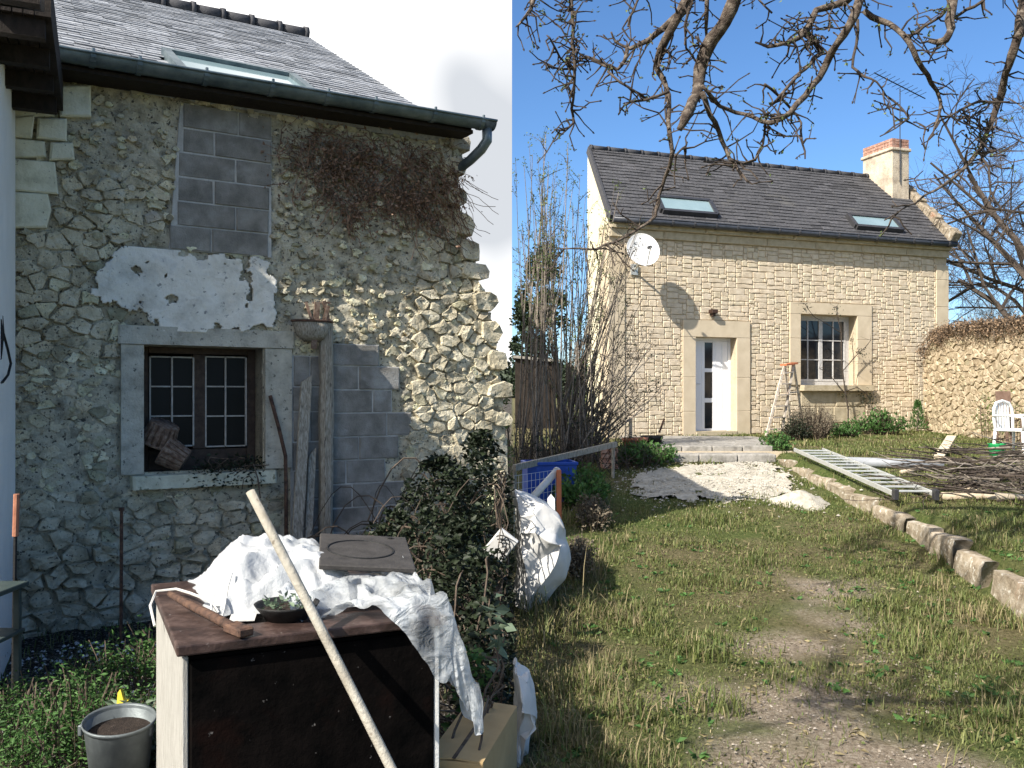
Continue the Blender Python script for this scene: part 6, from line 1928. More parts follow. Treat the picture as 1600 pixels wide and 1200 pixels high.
    for grp in range(3):
        st = MB()
        for k in range(70 if grp < 2 else 40):
            px = RND.gauss(1575, 50) if grp < 2 else RND.gauss(1520, 40); py = RND.uniform(724, 790)
            q = hit(min(1680, max(1460, px)), py); ln = RND.uniform(.4, 1.2); a = RND.gauss(0, .8) + (math.pi if RND.random() < .5 else 0)
            q.z += RND.random() ** 1.6 * .34 + .02; pts = [q]; v = RND.uniform(-.10, .16)
            for j in range(6):
                a += RND.uniform(-.25, .25); q = q + Vector((math.cos(a), math.sin(a) * .8, v + RND.uniform(-.12, .12))) * (ln / 6)
                q.z = max(q.z, zt(q.x, q.y) + .01); pts.append(q)
                if RND.random() < .6:
                    b = a + RND.choice((-.7, .7)); e = q + Vector((math.cos(b), math.sin(b), RND.uniform(-.1, .4))) * RND.uniform(.1, .35); e.z = max(e.z, zt(e.x, e.y) + .01); st.tube([q, e], [.006, .003], 3, False)
            r = RND.uniform(.006, .016); st.tube(pts, [r * (1 - .6 * j / 6) for j in range(7)], 4, False)
        st.build("branches", m_twig if grp else m_lilac, t)
right_props()
# ================================================================ SHRUBS, TREES AND GRASS
def lilac(label, base, n, tips, mat_leaf, spread, bow, leafy, rad=(.009, .019), side=5, group=None):
    """many stems rising from a stool; tips: function giving a tip point"""
    b = Vector(base); b.z = zt(b.x, b.y)
    t = thing("tall_shrub", label, "shrub", b, group)
    pp, dd, ss = [], [], []
    big = MB(); fine = MB()
    for k in range(n):
        q = b + Vector((RND.gauss(0, spread[0]), RND.gauss(0, spread[1]), 0)); q.x = max(.03, q.x); q.z = zt(q.x, q.y) - .02
        e = tips(k); m = 9; pts = []
        wob = Vector((RND.gauss(0, .09), RND.gauss(0, .09), 0)); ph = RND.uniform(0, 6)
        for i in range(m + 1):
            s = i / m
            h = q.lerp(e, s ** bow) if bow != 1 else q.lerp(e, s)
            p = Vector((lerp(q.x, e.x, s ** bow), lerp(q.y, e.y, s ** bow), lerp(q.z, e.z, s))) + wob * math.sin(3 * s + ph)
            p.x = max(.02, p.x); pts.append(p)
        r = RND.uniform(*rad)
        big.tube(pts, [r * (1 - .72 * i / m) for i in range(m + 1)], 5, False)
        for j in range(side):
            s = RND.uniform(.25, 1.0); i = min(m - 1, int(s * m)); p = pts[i].lerp(pts[i + 1], s * m - i)
            d = Vector((RND.gauss(0, .5), RND.gauss(0, .5), RND.uniform(.3, 1.0))).normalized() * RND.uniform(.10, .38)
            tip = p + d; tip.x = max(.02, tip.x); mid = p + d * .5 + Vector((RND.gauss(0, .02), 0, .02))
            fine.tube([p, mid, tip], [r * .4, r * .3, .002], 3, False)
            for u in (.3, .5, .7, 1.0):
                if s < .5 and RND.random() < .8: continue
                c = p.lerp(tip, u)
                for _ in range(leafy): pp.append(c + Vector((RND.gauss(0, .018), RND.gauss(0, .018), RND.gauss(0, .018)))); dd.append((RND.gauss(0, 1), RND.gauss(0, 1), RND.gauss(.5, .6))); ss.append(RND.uniform(.018, .042))
        for _ in range(leafy * 2): pp.append(pts[-1] + Vector((RND.gauss(0, .025), RND.gauss(0, .025), RND.gauss(0, .03)))); dd.append((RND.gauss(0, 1), RND.gauss(0, 1), RND.gauss(.6, .6))); ss.append(RND.uniform(.025, .05))
    big.build("stems", m_lilac, t, True); fine.build("twigs", m_twig, t, kind="stuff")
    if pp:
        pp = [(max(.015, p[0]), p[1], p[2]) for p in pp]
        leaves("leaves", pp, dd, ss, mat_leaf, t)
    return t

def shrubs():
    D = 13.6
    lilac("tall upright grey stemmed shrub behind the blue crate, with young green leaves at its tips", (.42, D, 0), 38,
          lambda k: at(RND.uniform(804, 905), RND.triangular(190, 460, 240), D + RND.uniform(-.5, .9)), m_bud, (.20, .25), 1.0, 3, side=7)
    lilac("tall upright shrub with budding tips standing before the gable wall", (.85, D + .3, 0), 36,
          lambda k: at(RND.uniform(830, 965), RND.triangular(260, 520, 330), D + .3 + RND.uniform(-.4, .8)), m_bud, (.18, .25), 1.0, 3, side=7)
    D2 = 13.9
    def fan(k):
        a = RND.uniform(0, 1)
        return at(lerp(925, 1008, RND.random() ** .8) if a < .6 else RND.uniform(960, 1040), lerp(345, 520, RND.random()) if a < .6 else RND.uniform(490, 640), D2 + RND.uniform(-.5, 1.0))
    lilac("spreading shrub with dark arching branches fanning across the facade corner", (1.05, D2, 0), 64, fan, m_bramble, (.2, .2), 1.5, 2, (.009, .018), 7)
    # low dark brush at the foot of the shrubs
    b = at(905, 690, 13.0); b.z = zt(b.x, b.y)
    t = thing("low_brush", "dark dense brush of thin twigs at the foot of the tall shrubs", "shrub", b)
    st = MB(); pp, dd, ss = [], [], []
    for k in range(200):
        x = RND.uniform(.06, 1.95); q = Vector((x, RND.uniform(12.4, 14.2), 0)); q.z = zt(q.x, q.y)
        a = RND.uniform(-1.2, 1.2); ln = RND.uniform(.4, 1.0) * (1 if x < 1.5 else .6); e = q + Vector((math.sin(a) * ln * .8, RND.gauss(0, .15), ln * math.cos(a) * 1.0)); e.x = max(.03, e.x)
        st.tube([q, q.lerp(e, .5) + Vector((RND.gauss(0, .04), 0, .05)), e], [.006, .005, .002], 3, False)
        for _ in range(7):
            p = q.lerp(e, RND.uniform(.2, 1)); pp.append((max(.02, p.x + RND.gauss(0, .05)), p.y, p.z + RND.gauss(0, .04))); dd.append((RND.gauss(0, 1), RND.gauss(0, 1), RND.gauss(0, .6))); ss.append(RND.uniform(.025, .05))
    st.build("twigs", m_twig, t, kind="stuff"); leaves("leaves", pp, dd, ss, m_bramble, t)
    # dead twig stalks arching at the shrub foot, one long low branch crossing the facade corner is part of the apple tree
    # lavender like bush and rose beneath the window
    def mound(name, label, c, rx, ry, h, n, mat, twigm, lf, sz, cat="plant", upr=.5):
        t = thing(name, label, cat, c); st = MB(); pp, dd, ss = [], [], []
        for k in range(n):
            a = RND.uniform(0, 6.28); r = math.sqrt(RND.random()); q = c + Vector((math.cos(a) * rx * r * .5, math.sin(a) * ry * r * .5, 0)); q.z = zt(q.x, q.y)
            e = c + Vector((math.cos(a) * rx * r, math.sin(a) * ry * r, h * RND.uniform(.55, 1.1) * (1 - .5 * r * r)))
            st.tube([q, q.lerp(e, .5) + Vector((0, 0, .04)), e], [.005, .004, .0015], 3, False)
            for _ in range(lf):
                p = q.lerp(e, RND.uniform(.3, 1)); pp.append(p + Vector((RND.gauss(0, .03), RND.gauss(0, .03), RND.gauss(0, .03)))); dd.append((RND.gauss(0, 1), RND.gauss(0, 1), RND.gauss(upr, .6))); ss.append(RND.uniform(*sz))
        st.build("stems", twigm, t)
        if pp: leaves("leaves", pp, dd, ss, mat, t)
    m_dry = M("dry shrub leaf", [(.06, .055, .04), (.12, .10, .07), (.2, .16, .115)], 6, bump=0, isl=.4)
    def on(px, py, D): p = at(px, py, D); p.z = zt(p.x, p.y); return p
    mound("dry_bush", "rounded dry brown bush below the window beside the stepladder", on(1268, 690, 17.3), .52, .4, .75, 230, m_dry, m_cane, 9, (.025, .05), "bush")
    mound("dry_bush", "smaller dark leafy bush at the foot of the stepladder", on(1243, 695, 16.9), .3, .3, .5, 90, m_bramble, m_cane, 14, (.03, .055), "bush")
    mound("leafy_weed", "broad tuft of green weeds before the wall right of the window", on(1378, 690, 18.6), .62, .35, .52, 160, m_fern, m_cane, 9, (.04, .085), "weed", 1.2)
    mound("leafy_weed", "low green weed patch right under the window sill end", on(1318, 694, 18.0), .42, .3, .3, 90, m_fern, m_cane, 9, (.04, .075), "weed", 1.2)
    mound("leafy_weed", "green weeds growing out beside the left end of the steps", on(1005, 738, 13.4), .55, .5, .36, 170, m_fern, m_cane, 9, (.04, .085), "weed", 1.0)
    mound("leafy_weed", "tall dark green weeds between the brick stack and large white bag", on(905, 775, 10.6), .34, .8, .42, 170, m_fern, m_cane, 10, (.04, .09), "weed", 1.0)
    mound("leafy_weed", "green weeds around the far end of the kerb beside the steps", on(1213, 706, 14.3), .3, .3, .3, 70, m_fern, m_cane, 9, (.04, .08), "weed", 1.0)
    mound("dead_weed", "reddish brown dead weed clump just right of the large white bag", on(905, 868, 7.6), .12, .3, .34, 130, m_dry, m_cane, 9, (.02, .045), "weed")
    mound("dead_weed", "dark dead weeds along the lawn edge behind the reddish clump", on(925, 800, 9.4), .2, .55, .34, 120, m_dry, m_cane, 7, (.025, .05), "weed")
    # young conifer at the house corner
    c = on(1434, 680, 19.6)
    t = thing("young_conifer", "small upright green conifer at the house corner by the garden wall", "conifer", c)
    MB().tube([c, c + Vector((0, 0, .68))], [.016, .004], 5).build("trunk", m_twig, t)
    pp, dd, ss = [], [], []
    for _ in range(600):
        z = RND.random(); a = RND.uniform(0, 6.28); r = .19 * (1 - z) ** .8 * RND.uniform(.3, 1.1) + .015
        pp.append(c + Vector((math.cos(a) * r, math.sin(a) * r, .05 + z * .62))); dd.append((math.cos(a) * .5, math.sin(a) * .5, 1)); ss.append(RND.uniform(.04, .08))
    leaves("crown", pp, dd, ss, m_fern, t, width=.3)
    # climbing rose at the window
    c = RF.w(*rpx(1326, 680, .35), .35); c.z = zt(c.x, c.y)
    t = thing("climbing_rose", "bare climbing rose trained up past the window", "climber", c)
    def P(px, py, o=.18): return RF.w(*rpx(px, py, o), o)
    st = MB()
    for poly, r in (([(1325, 690), (1326, 640), (1321, 618), (1318, 585), (1316, 560), (1314, 520), (1310, 500), (1307, 480)], .018),
                    ([(1321, 615), (1310, 602), (1299, 590), (1289, 580), (1280, 575)], .010), ([(1317, 580), (1330, 565), (1342, 552), (1352, 542), (1360, 532)], .011),
                    ([(1314, 520), (1290, 505), (1272, 495), (1262, 482), (1258, 474)], .009), ([(1325, 610), (1340, 605), (1352, 614), (1358, 622)], .011), ([(1358, 622), (1363, 640), (1366, 660)], .008)):
        pts = [P(a + RND.uniform(-1, 1), b) for a, b in poly]; st.tube(pts, [r * (1 - .5 * i / len(pts)) for i in range(len(pts))], 5, False)
        for p in pts:
            for _ in range(2): st.tube([p, p + Vector((RND.gauss(0, .1), RND.gauss(0, .04), RND.uniform(-.02, .12)))], [.005, .002], 3, False)
    st.build("stems", m_twig, t, kind="stuff")
    pp, dd, ss = [], [], []
    for (px, py, n, sp) in ((1358, 622, 160, .10), (1259, 477, 30, .06), (1307, 482, 24, .06), (1345, 550, 40, .07), (1366, 655, 30, .06), (1320, 620, 20, .05)):
        for _ in range(n): pp.append(P(px, py) + Vector((RND.gauss(0, sp), RND.gauss(0, .04), RND.gauss(0, sp)))); dd.append((RND.gauss(0, 1), RND.gauss(0, 1), RND.gauss(0, 1))); ss.append(RND.uniform(.03, .055))
    leaves("leaves", pp, dd, ss, m_bramble, t)
shrubs()

# ---------------------------------------------------------------- apple tree whose boughs hang into the view
def apple():
    root = Vector((4.0, 2.6, zt(4.0, 2.6)))
    t = thing("apple_tree", "old apple tree with knobbly lichened boughs hanging over the lawn, just budding", "tree", root)
    tr = MB()
    tr.tube([root - Vector((0, 0, .1)), root + Vector((.0, .05, .8)), root + Vector((-.15, .2, 1.8)), root + Vector((-.2, .4, 2.6)), Vector((3.55, 3.4, 3.5))], [.24, .19, .17, .17, .13], 12)
    tr.build("trunk", m_bark, t, True)
    fork = Vector((3.55, 3.4, 3.5))
    limb_pts = [fork, Vector((3.2, 4.0, 4.35)), Vector((2.6, 4.7, 4.85)), Vector((1.8, 5.2, 5.0)), Vector((1.0, 5.5, 5.0)), Vector((.25, 5.6, 4.85))]
    lm = MB().tube(limb_pts, [.12, .10, .085, .075, .06, .04], 10)
    # boughs over the near lawn, out of the picture, that throw the shade seen at the bottom
    for pts in ([fork, Vector((2.9, 2.6, 4.3)), Vector((2.0, 1.8, 4.7)), Vector((1.0, 1.2, 4.8)), Vector((-.1, .9, 4.6)), Vector((-1.3, .9, 4.65)), Vector((-2.3, 1.1, 4.5))],
                [fork, Vector((2.6, 3.2, 4.6)), Vector((1.6, 2.9, 4.9)), Vector((.6, 2.7, 4.9))],
                [fork, Vector((3.9, 4.2, 4.5)), Vector((4.3, 5.0, 5.2)), Vector((4.4, 5.8, 5.6))]):
        lm.tube(pts, [.10, .08, .065, .055, .045, .035, .02][:len(pts)], 8)
    lm.build("limb", m_bark, t, True)
    tw = MB(); pp, dd, ss = [], [], []
    def spur(p, r, n, scale=1.0):
        for _ in range(n):
            d = Vector((RND.gauss(0, 1), RND.gauss(0, .7), RND.gauss(-.1, .9))).normalized()
            L = RND.uniform(.05, .22) * scale; a = p; pts = [p]
            if 0 < p.x < .12: d.x = abs(d.x)
            for j in range(3):
                a = a + (d + Vector((RND.gauss(0, .26), RND.gauss(0, .26), RND.gauss(0, .26)))) * L / 3
                if p.x > 0: a.x = max(.015, a.x)
                pts.append(a)
            tw.tube(pts, [.0070, .0054, .0042, .0036], 4, False, .15)
            if RND.random() < .5:
                b = pts[2] + Vector((RND.gauss(0, 1), RND.gauss(0, 1), RND.gauss(0, 1))).normalized() * L * .4; tw.tube([pts[2], b], [.004, .003], 3, False)
                pts.append(b)
            tw.tube([pts[3], pts[3] + (pts[3] - pts[2]).normalized() * .014], [.0070, .003], 4)
            if RND.random() < .4:
                for _k in range(RND.randint(2, 5)): pp.append(pts[-1] + Vector((RND.gauss(0, .01), RND.gauss(0, .01), RND.gauss(0, .01)))); dd.append((RND.gauss(0, 1), RND.gauss(0, 1), RND.gauss(.3, .8))); ss.append(RND.uniform(.012, .030))
    def knob(p, r, n):
        for _ in range(n): spur(p + Vector((RND.gauss(0, r), RND.gauss(0, r), RND.gauss(0, r))), .01, 1, .7)
    B = [
        (5.2, [(1152, -14), (1132, 35), (1112, 62), (1098, 92), (1092, 125), (1088, 150), (1078, 168), (1070, 185), (1061, 203)], [20, 20, 21, 20, 18, 16, 16, 15, 8], .6),
        (5.5, [(1083, -12), (1075, 12), (1035, 45), (1015, 62), (985, 76), (962, 66), (955, 50)], [12, 11, 9, 8, 6, 4, 3], 1.0),
        (5.5, [(980, 77), (976, 95), (966, 108), (945, 103), (925, 95)], [7, 6, 5, 4, 3], 1.2),
        (5.6, [(893, -10), (896, 45), (898, 95), (897, 140), (893, 170), (896, 192), (884, 204), (866, 202)], [5, 5, 5, 4, 4, 4, 3, 2], 2.2),
        (5.6, [(897, 110), (875, 90), (862, 65), (854, 55)], [4, 3, 3, 2], 1.5),
        (5.6, [(898, 105), (875, 108), (850, 100)], [4, 3, 2], 1.2),
        (5.6, [(897, 100), (915, 88), (940, 98), (962, 108)], [4, 4, 4, 4], 1.5),
        (5.4, [(1078, -10), (1058, 30), (1040, 62), (1030, 85), (1025, 104), (1038, 128), (1045, 148), (1044, 190), (1050, 236), (1046, 262), (1038, 280), (1030, 305), (1024, 338), (1000, 356), (962, 378), (930, 390), (870, 389)], [13, 13, 12, 12, 10, 8, 7, 7, 6, 6, 5, 5, 5, 4, 4, 3, 2], .9),
        (5.4, [(1054, 245), (1066, 232), (1074, 222)], [3, 3, 2], 1.5),
        (5.4, [(1045, 143), (1028, 150), (1010, 156), (985, 160), (975, 165), (966, 180)], [5, 4, 4, 3, 3, 2], 1.0),
        (5.4, [(950, 112), (968, 128), (990, 142), (1010, 155)], [4, 4, 4, 4], 1.0),
        (5.3, [(1097, 145), (1104, 165), (1118, 192), (1128, 220), (1140, 248), (1155, 268), (1168, 284)], [9, 8, 7, 7, 6, 5, 3], 1.1),
        (5.3, [(1140, 250), (1160, 256), (1180, 250), (1192, 225), (1196, 190), (1200, 175)], [4, 4, 4, 4, 4, 3], 1.1),
        (5.3, [(1097, 134), (1112, 152), (1125, 166), (1150, 176), (1175, 182), (1205, 192), (1235, 176), (1258, 150), (1280, 122), (1293, 95), (1308, 68), (1328, 38), (1342, 5), (1350, -14)], [5, 6, 6, 6, 6, 7, 8, 9, 10, 11, 11, 12, 13, 14], .9),
        (5.4, [(1340, -12), (1305, 8), (1275, 16), (1262, 45), (1250, 58), (1225, 68), (1200, 73), (1180, 66)], [11, 10, 9, 10, 8, 6, 5, 3], 1.4),
        (5.4, [(1255, 50), (1272, 62), (1284, 82), (1270, 92), (1258, 108), (1240, 125), (1220, 148), (1205, 165)], [10, 9, 8, 6, 5, 5, 4, 3], 1.4),
        (5.3, [(1350, 16), (1375, 32), (1400, 44), (1420, 66), (1432, 92), (1450, 118), (1464, 142), (1470, 160), (1466, 185), (1457, 212)], [9, 9, 8, 8, 8, 7, 6, 5, 4, 2], .7),
        (5.2, [(1484, -12), (1487, 20), (1486, 45), (1478, 62), (1466, 66), (1452, 64)], [13, 13, 12, 11, 9, 6], .8),
        (5.3, [(1488, 30), (1510, 15), (1535, 2), (1545, -10)], [5, 5, 5, 5], 1.2),
        (5.3, [(1480, 12), (1455, 35), (1432, 52), (1412, 55)], [5, 4, 4, 3], 1.3),
        (5.5, [(1600, -12), (1594, 30), (1586, 70), (1576, 102), (1568, 130), (1560, 160), (1545, 200), (1530, 235), (1510, 260), (1476, 288), (1445, 305)], [14, 13, 12, 11, 10, 9, 7, 6, 5, 4, 3], 1.2),
        (5.5, [(1445, 305), (1430, 318), (1408, 328), (1382, 344)], [3, 3, 2, 2], .6),
        (5.5, [(1560, 160), (1530, 158), (1500, 172), (1470, 188), (1445, 200)], [4, 4, 3, 3, 2], 1.4),
        (5.5, [(1530, 235), (1545, 262), (1548, 300)], [4, 3, 2], 1.4),
        (5.3, [(1195, 132), (1215, 148), (1238, 172), (1252, 192), (1254, 225), (1258, 248)], [4, 4, 4, 3, 3, 2], .9),
        (5.3, [(1105, -10), (1104, 25), (1104, 60)], [7, 6, 4], 1.2),
        (5.3, [(1085, -10), (1070, 40), (1072, 75), (1085, 92)], [5, 4, 3, 3], 1.3),
        (5.5, [(838, -10), (829, 15), (815, 33), (806, 42)], [7, 6, 4, 2], 2.0),
        (5.4, [(1000, -8), (990, 18), (972, 45)], [4, 3, 2], 1.4),
        (5.4, [(1340, 30), (1338, 70), (1332, 105), (1350, 120), (1370, 128), (1385, 150)], [5, 5, 4, 4, 3, 2], 1.0),
        (5.4, [(1385, 150), (1405, 165), (1420, 185), (1400, 200), (1375, 213)], [3, 3, 3, 2, 2], 1.1),
        (5.4, [(1206, 20), (1186, 0), (1178, -10)], [3, 3, 4], 1.0),
    ]
    for D, pl, w, dens in B:
        pts = []
        # a little relief in depth along the bough, and a root up to the limb for those starting above the frame
        for i, (px, py) in enumerate(pl):
            pts.append(at(px, py, D + .12 * math.sin(i * .9 + px * .01)))
        rr = [x / F * D / 2 * 1.06 for x in w]
        if pl[0][1] < 0 or pl[-1][1] < 0:
            rev = pl[0][1] >= 0
            q = pts[-1] if rev else pts[0]
            best = min((limb_pts[i].lerp(limb_pts[i + 1], k / 8) for i in range(len(limb_pts) - 1) for k in range(9)), key=lambda s: (s - q).length)
            mid = q.lerp(best, .5) + Vector((.03, 0, .04))
            if rev: pts += [mid, best]; rr += [rr[-1], rr[-1] * 1.1]
            else: pts = [best, mid] + pts; rr = [rr[0] * 1.1, rr[0]] + rr
        # kinks between the control points
        P2, R2 = [], []
        for i in range(len(pts) - 1):
            P2.append(pts[i]); R2.append(rr[i]); m = pts[i].lerp(pts[i + 1], .5); k = (pts[i + 1] - pts[i]).length * .03
            P2.append(m + Vector((RND.gauss(0, k), RND.gauss(0, k), RND.gauss(0, k)))); R2.append((rr[i] + rr[i + 1]) / 2 * RND.uniform(.92, 1.12))
        P2.append(pts[-1]); R2.append(rr[-1])
        MB().tube(P2, R2, 8 if max(w) > 8 else 6, True, .10).build("branch", m_bark if max(w) > 6 else m_twig, t, True)
        tot = 0
        for i in range(len(P2) - 1):
            L = (P2[i + 1] - P2[i]).length
            n = L * 19 * dens; n = int(n) + (1 if RND.random() < n % 1 else 0)
            for _ in range(n): spur(P2[i].lerp(P2[i + 1], RND.random()), R2[i], 1)
    for (px, py, D) in ((895, 85, 5.6), (1255, 48, 5.4), (1095, 85, 5.3), (1035, 100, 5.4), (1535, 240, 5.5), (1540, 200, 5.5), (1210, 188, 5.3), (885, 18, 5.6), (1270, 60, 5.4), (1510, 188, 5.5)):
        knob(at(px, py, D), .04, 14)
    # twigs on the out of frame boughs
    for a, b in ((Vector((.6, 1.0, 4.7)), Vector((-2.3, 1.1, 4.5))), (Vector((-.4, .9, 4.6)), Vector((-2.3, 1.1, 4.5))), (Vector((2.6, 3.2, 4.6)), Vector((.6, 2.7, 4.9)))):
        for k in range(36):
            p = a.lerp(b, RND.random()); d = Vector((RND.gauss(0, .4), RND.gauss(0, .5), RND.uniform(-.2, .6))); tw.tube([p, p + d * .5, p + d + Vector((0, 0, .1))], [.015, .01, .005], 4, False)
            for u in (.5, .8, 1): spur(p + d * u, .01, 2, 1.3)
    tw.build("twigs", m_twig, t, kind='stuff')
    leaves("young_leaves", pp, dd, ss, m_bud, t)
apple()

# ---------------------------------------------------------------- trees and shrubs behind
def bare_tree(label, base, H, rt, seed, lean=(0, 0), levels=5, mat=m_twig, droop=0.0, name="bare_tree", spread=.55, first=.3, nch=(3, 4)):
    rr = random.Random(seed); b = Vector(base)
    t = thing(name, label, "tree", b); tr = MB(); cr = MB(); pp, dd, ss = [], [], []
    def grow(p, d, L, r, lv):
        n = 4 if lv < 2 else 3; pts = [p]; a = d.copy()
        for i in range(n):
            a = (a + Vector((rr.gauss(0, .13), rr.gauss(0, .13), rr.gauss(.02, .10) - droop * lv * .05))).normalized(); pts.append(pts[-1] + a * L / n)
        (tr if lv == 0 else cr).tube(pts, [r * (1 - .42 * i / n) for i in range(n + 1)], 8 if lv == 0 else (5 if lv < 3 else 3), False)
        if lv >= levels: return
        k = rr.randint(*nch) + (1 if lv < 2 else 0)
        for j in range(k):
            s = rr.uniform(first if lv == 0 else .25, 1.0); i = min(n - 1, int(s * n)); q = pts[i].lerp(pts[i + 1], s * n - i)
            x = a.orthogonal().normalized(); x.rotate(Matrix.Rotation(rr.uniform(0, 6.28), 3, a))
            nd = (a * rr.uniform(.5, 1.0) + x * spread * rr.uniform(.6, 1.5) + Vector((0, 0, .12 - droop * .25))).normalized()
            grow(q, nd, L * rr.uniform(.52, .74), max(.0035, r * .50), lv + 1)
    grow(b, Vector((lean[0], lean[1], 1)).normalized(), H * .42, rt, 0)
    tr.build("trunk", mat, t, True); cr.build("crown", mat, t, kind='stuff')
    return t

def leafy_tree(label, base, H, R, n, mat, size, trunk_h=.35, name="evergreen_tree"):
    b = Vector(base); t = thing(name, label, "tree", b)
    MB().tube([b, b + Vector((.05, 0, H * trunk_h)), b + Vector((0, 0, H * .8))], [R * .09, R * .07, R * .02], 8).build("trunk", m_twig, t)
    pp, dd, ss = [], [], []
    cl = []
    for _ in range(26):
        z = RND.uniform(trunk_h * .6, 1); r = R * math.sqrt(max(.05, 1 - ((z - .5) / .55) ** 2)); a = RND.uniform(0, 6.28); q = math.sqrt(RND.random())
        cl.append((b + Vector((math.cos(a) * r * q, math.sin(a) * r * q, z * H)), R * RND.uniform(.22, .42)))
    for _ in range(n):
        c, r = RND.choice(cl); v = Vector((RND.gauss(0, 1), RND.gauss(0, 1), RND.gauss(0, .8))); v = v.normalized() * r * RND.random() ** .4
        pp.append(c + v); dd.append((RND.gauss(0, 1), RND.gauss(0, 1), RND.gauss(0, 1))); ss.append(RND.uniform(*size))
    leaves("crown", pp, dd, ss, mat, t)

def background():
    z = lambda x, y: zt(x, y) - .05
    bare_tree("large bare tree with fine twigs at the right, behind the garden wall", (12.2, 20.5, z(12.2, 20.5)), 10.5, .17, 4, (-.16, -.02), 6, droop=.35, spread=.85)
    bare_tree("bare twiggy tree further right behind the garden wall", (14.4, 23.5, z(14.4, 23.5)), 9.0, .13, 9, (-.14, 0), 6, droop=.3, spread=.8)
    for i, (px, D, H) in enumerate(((1530, 24.5, 4.6), (1575, 25.5, 5.0), (1618, 24, 4.6), (1552, 27, 5.0))):
        x = (px - 800) / F * D
        bare_tree(("slender bare shrub showing just above the garden wall, nearest the house corner", "dense bare shrub rising above the middle of the garden wall", "bare shrub above the garden wall at the right border", "pale bare shrub standing behind the other shrubs of the garden wall")[i], (x, D, z(x, D)), H, .035, 20 + i, (RND.gauss(0, .05), 0), 4, m_lilac, 0, "bare_shrub", .5, .1, (4, 5))
    # evergreens and a shed behind the shrubs on the left of the house
    for i, (x, y, H, R) in enumerate(((.75, 24, 4.6, .9), (1.0, 30, 5.6, 1.3), (.3, 27, 3.6, .9))):
        leafy_tree(("dark evergreen tree half hidden behind the tall shrubs", "broad dark evergreen tree farther behind the gable", "lowest of the dark evergreen trees seen between the shrub stems")[i], (x, y, z(x, y)), H, min(R, x * .9), 2600, m_darkleaf, (.08, .16))
    c = Vector((.55, 21, z(.55, 21)))
    t = thing("garden_shed", "small rough walled shed with low pale roof behind the shrubs", "shed", c)
    MB().box(c + Vector((0, .5, .8)), (.95, 1.2, 1.7)).build("wall", m_darkwood, t)
    MB().bar(c + Vector((-.52, .5, 1.72)), c + Vector((.55, .5, 1.62)), 1.4, .06).build("roof", m_pave, t)
    MB().box(c + Vector((.1, -.115, .55)), (.45, .03, 1.1)).build("door", m_darkwood, t)
    # hedge masses closing the far side
    for i, (x, y, sx, H) in enumerate(((24, 46, 10, 4.0), (4, 60, 7, 3.4))):
        b = Vector((x, y, z(x, y))); pp, dd, ss = [], [], []
        for _ in range(5000):
            u = RND.uniform(-1, 1); h = H * (.7 + .3 * fbm(Vector((u * 4, i, 0)), 3)) * RND.random(); pp.append(b + Vector((u * sx, RND.uniform(-.8, .8), h))); dd.append((RND.gauss(0, 1), RND.gauss(0, 1), RND.gauss(0, 1))); ss.append(RND.uniform(.2, .4))
        o = leaves("hedge", pp, dd, ss, m_darkleaf, None, None); tag(o, ("dark far hedge beyond the right hand garden", "dark far hedge beyond the house")[i], "hedge")
background()

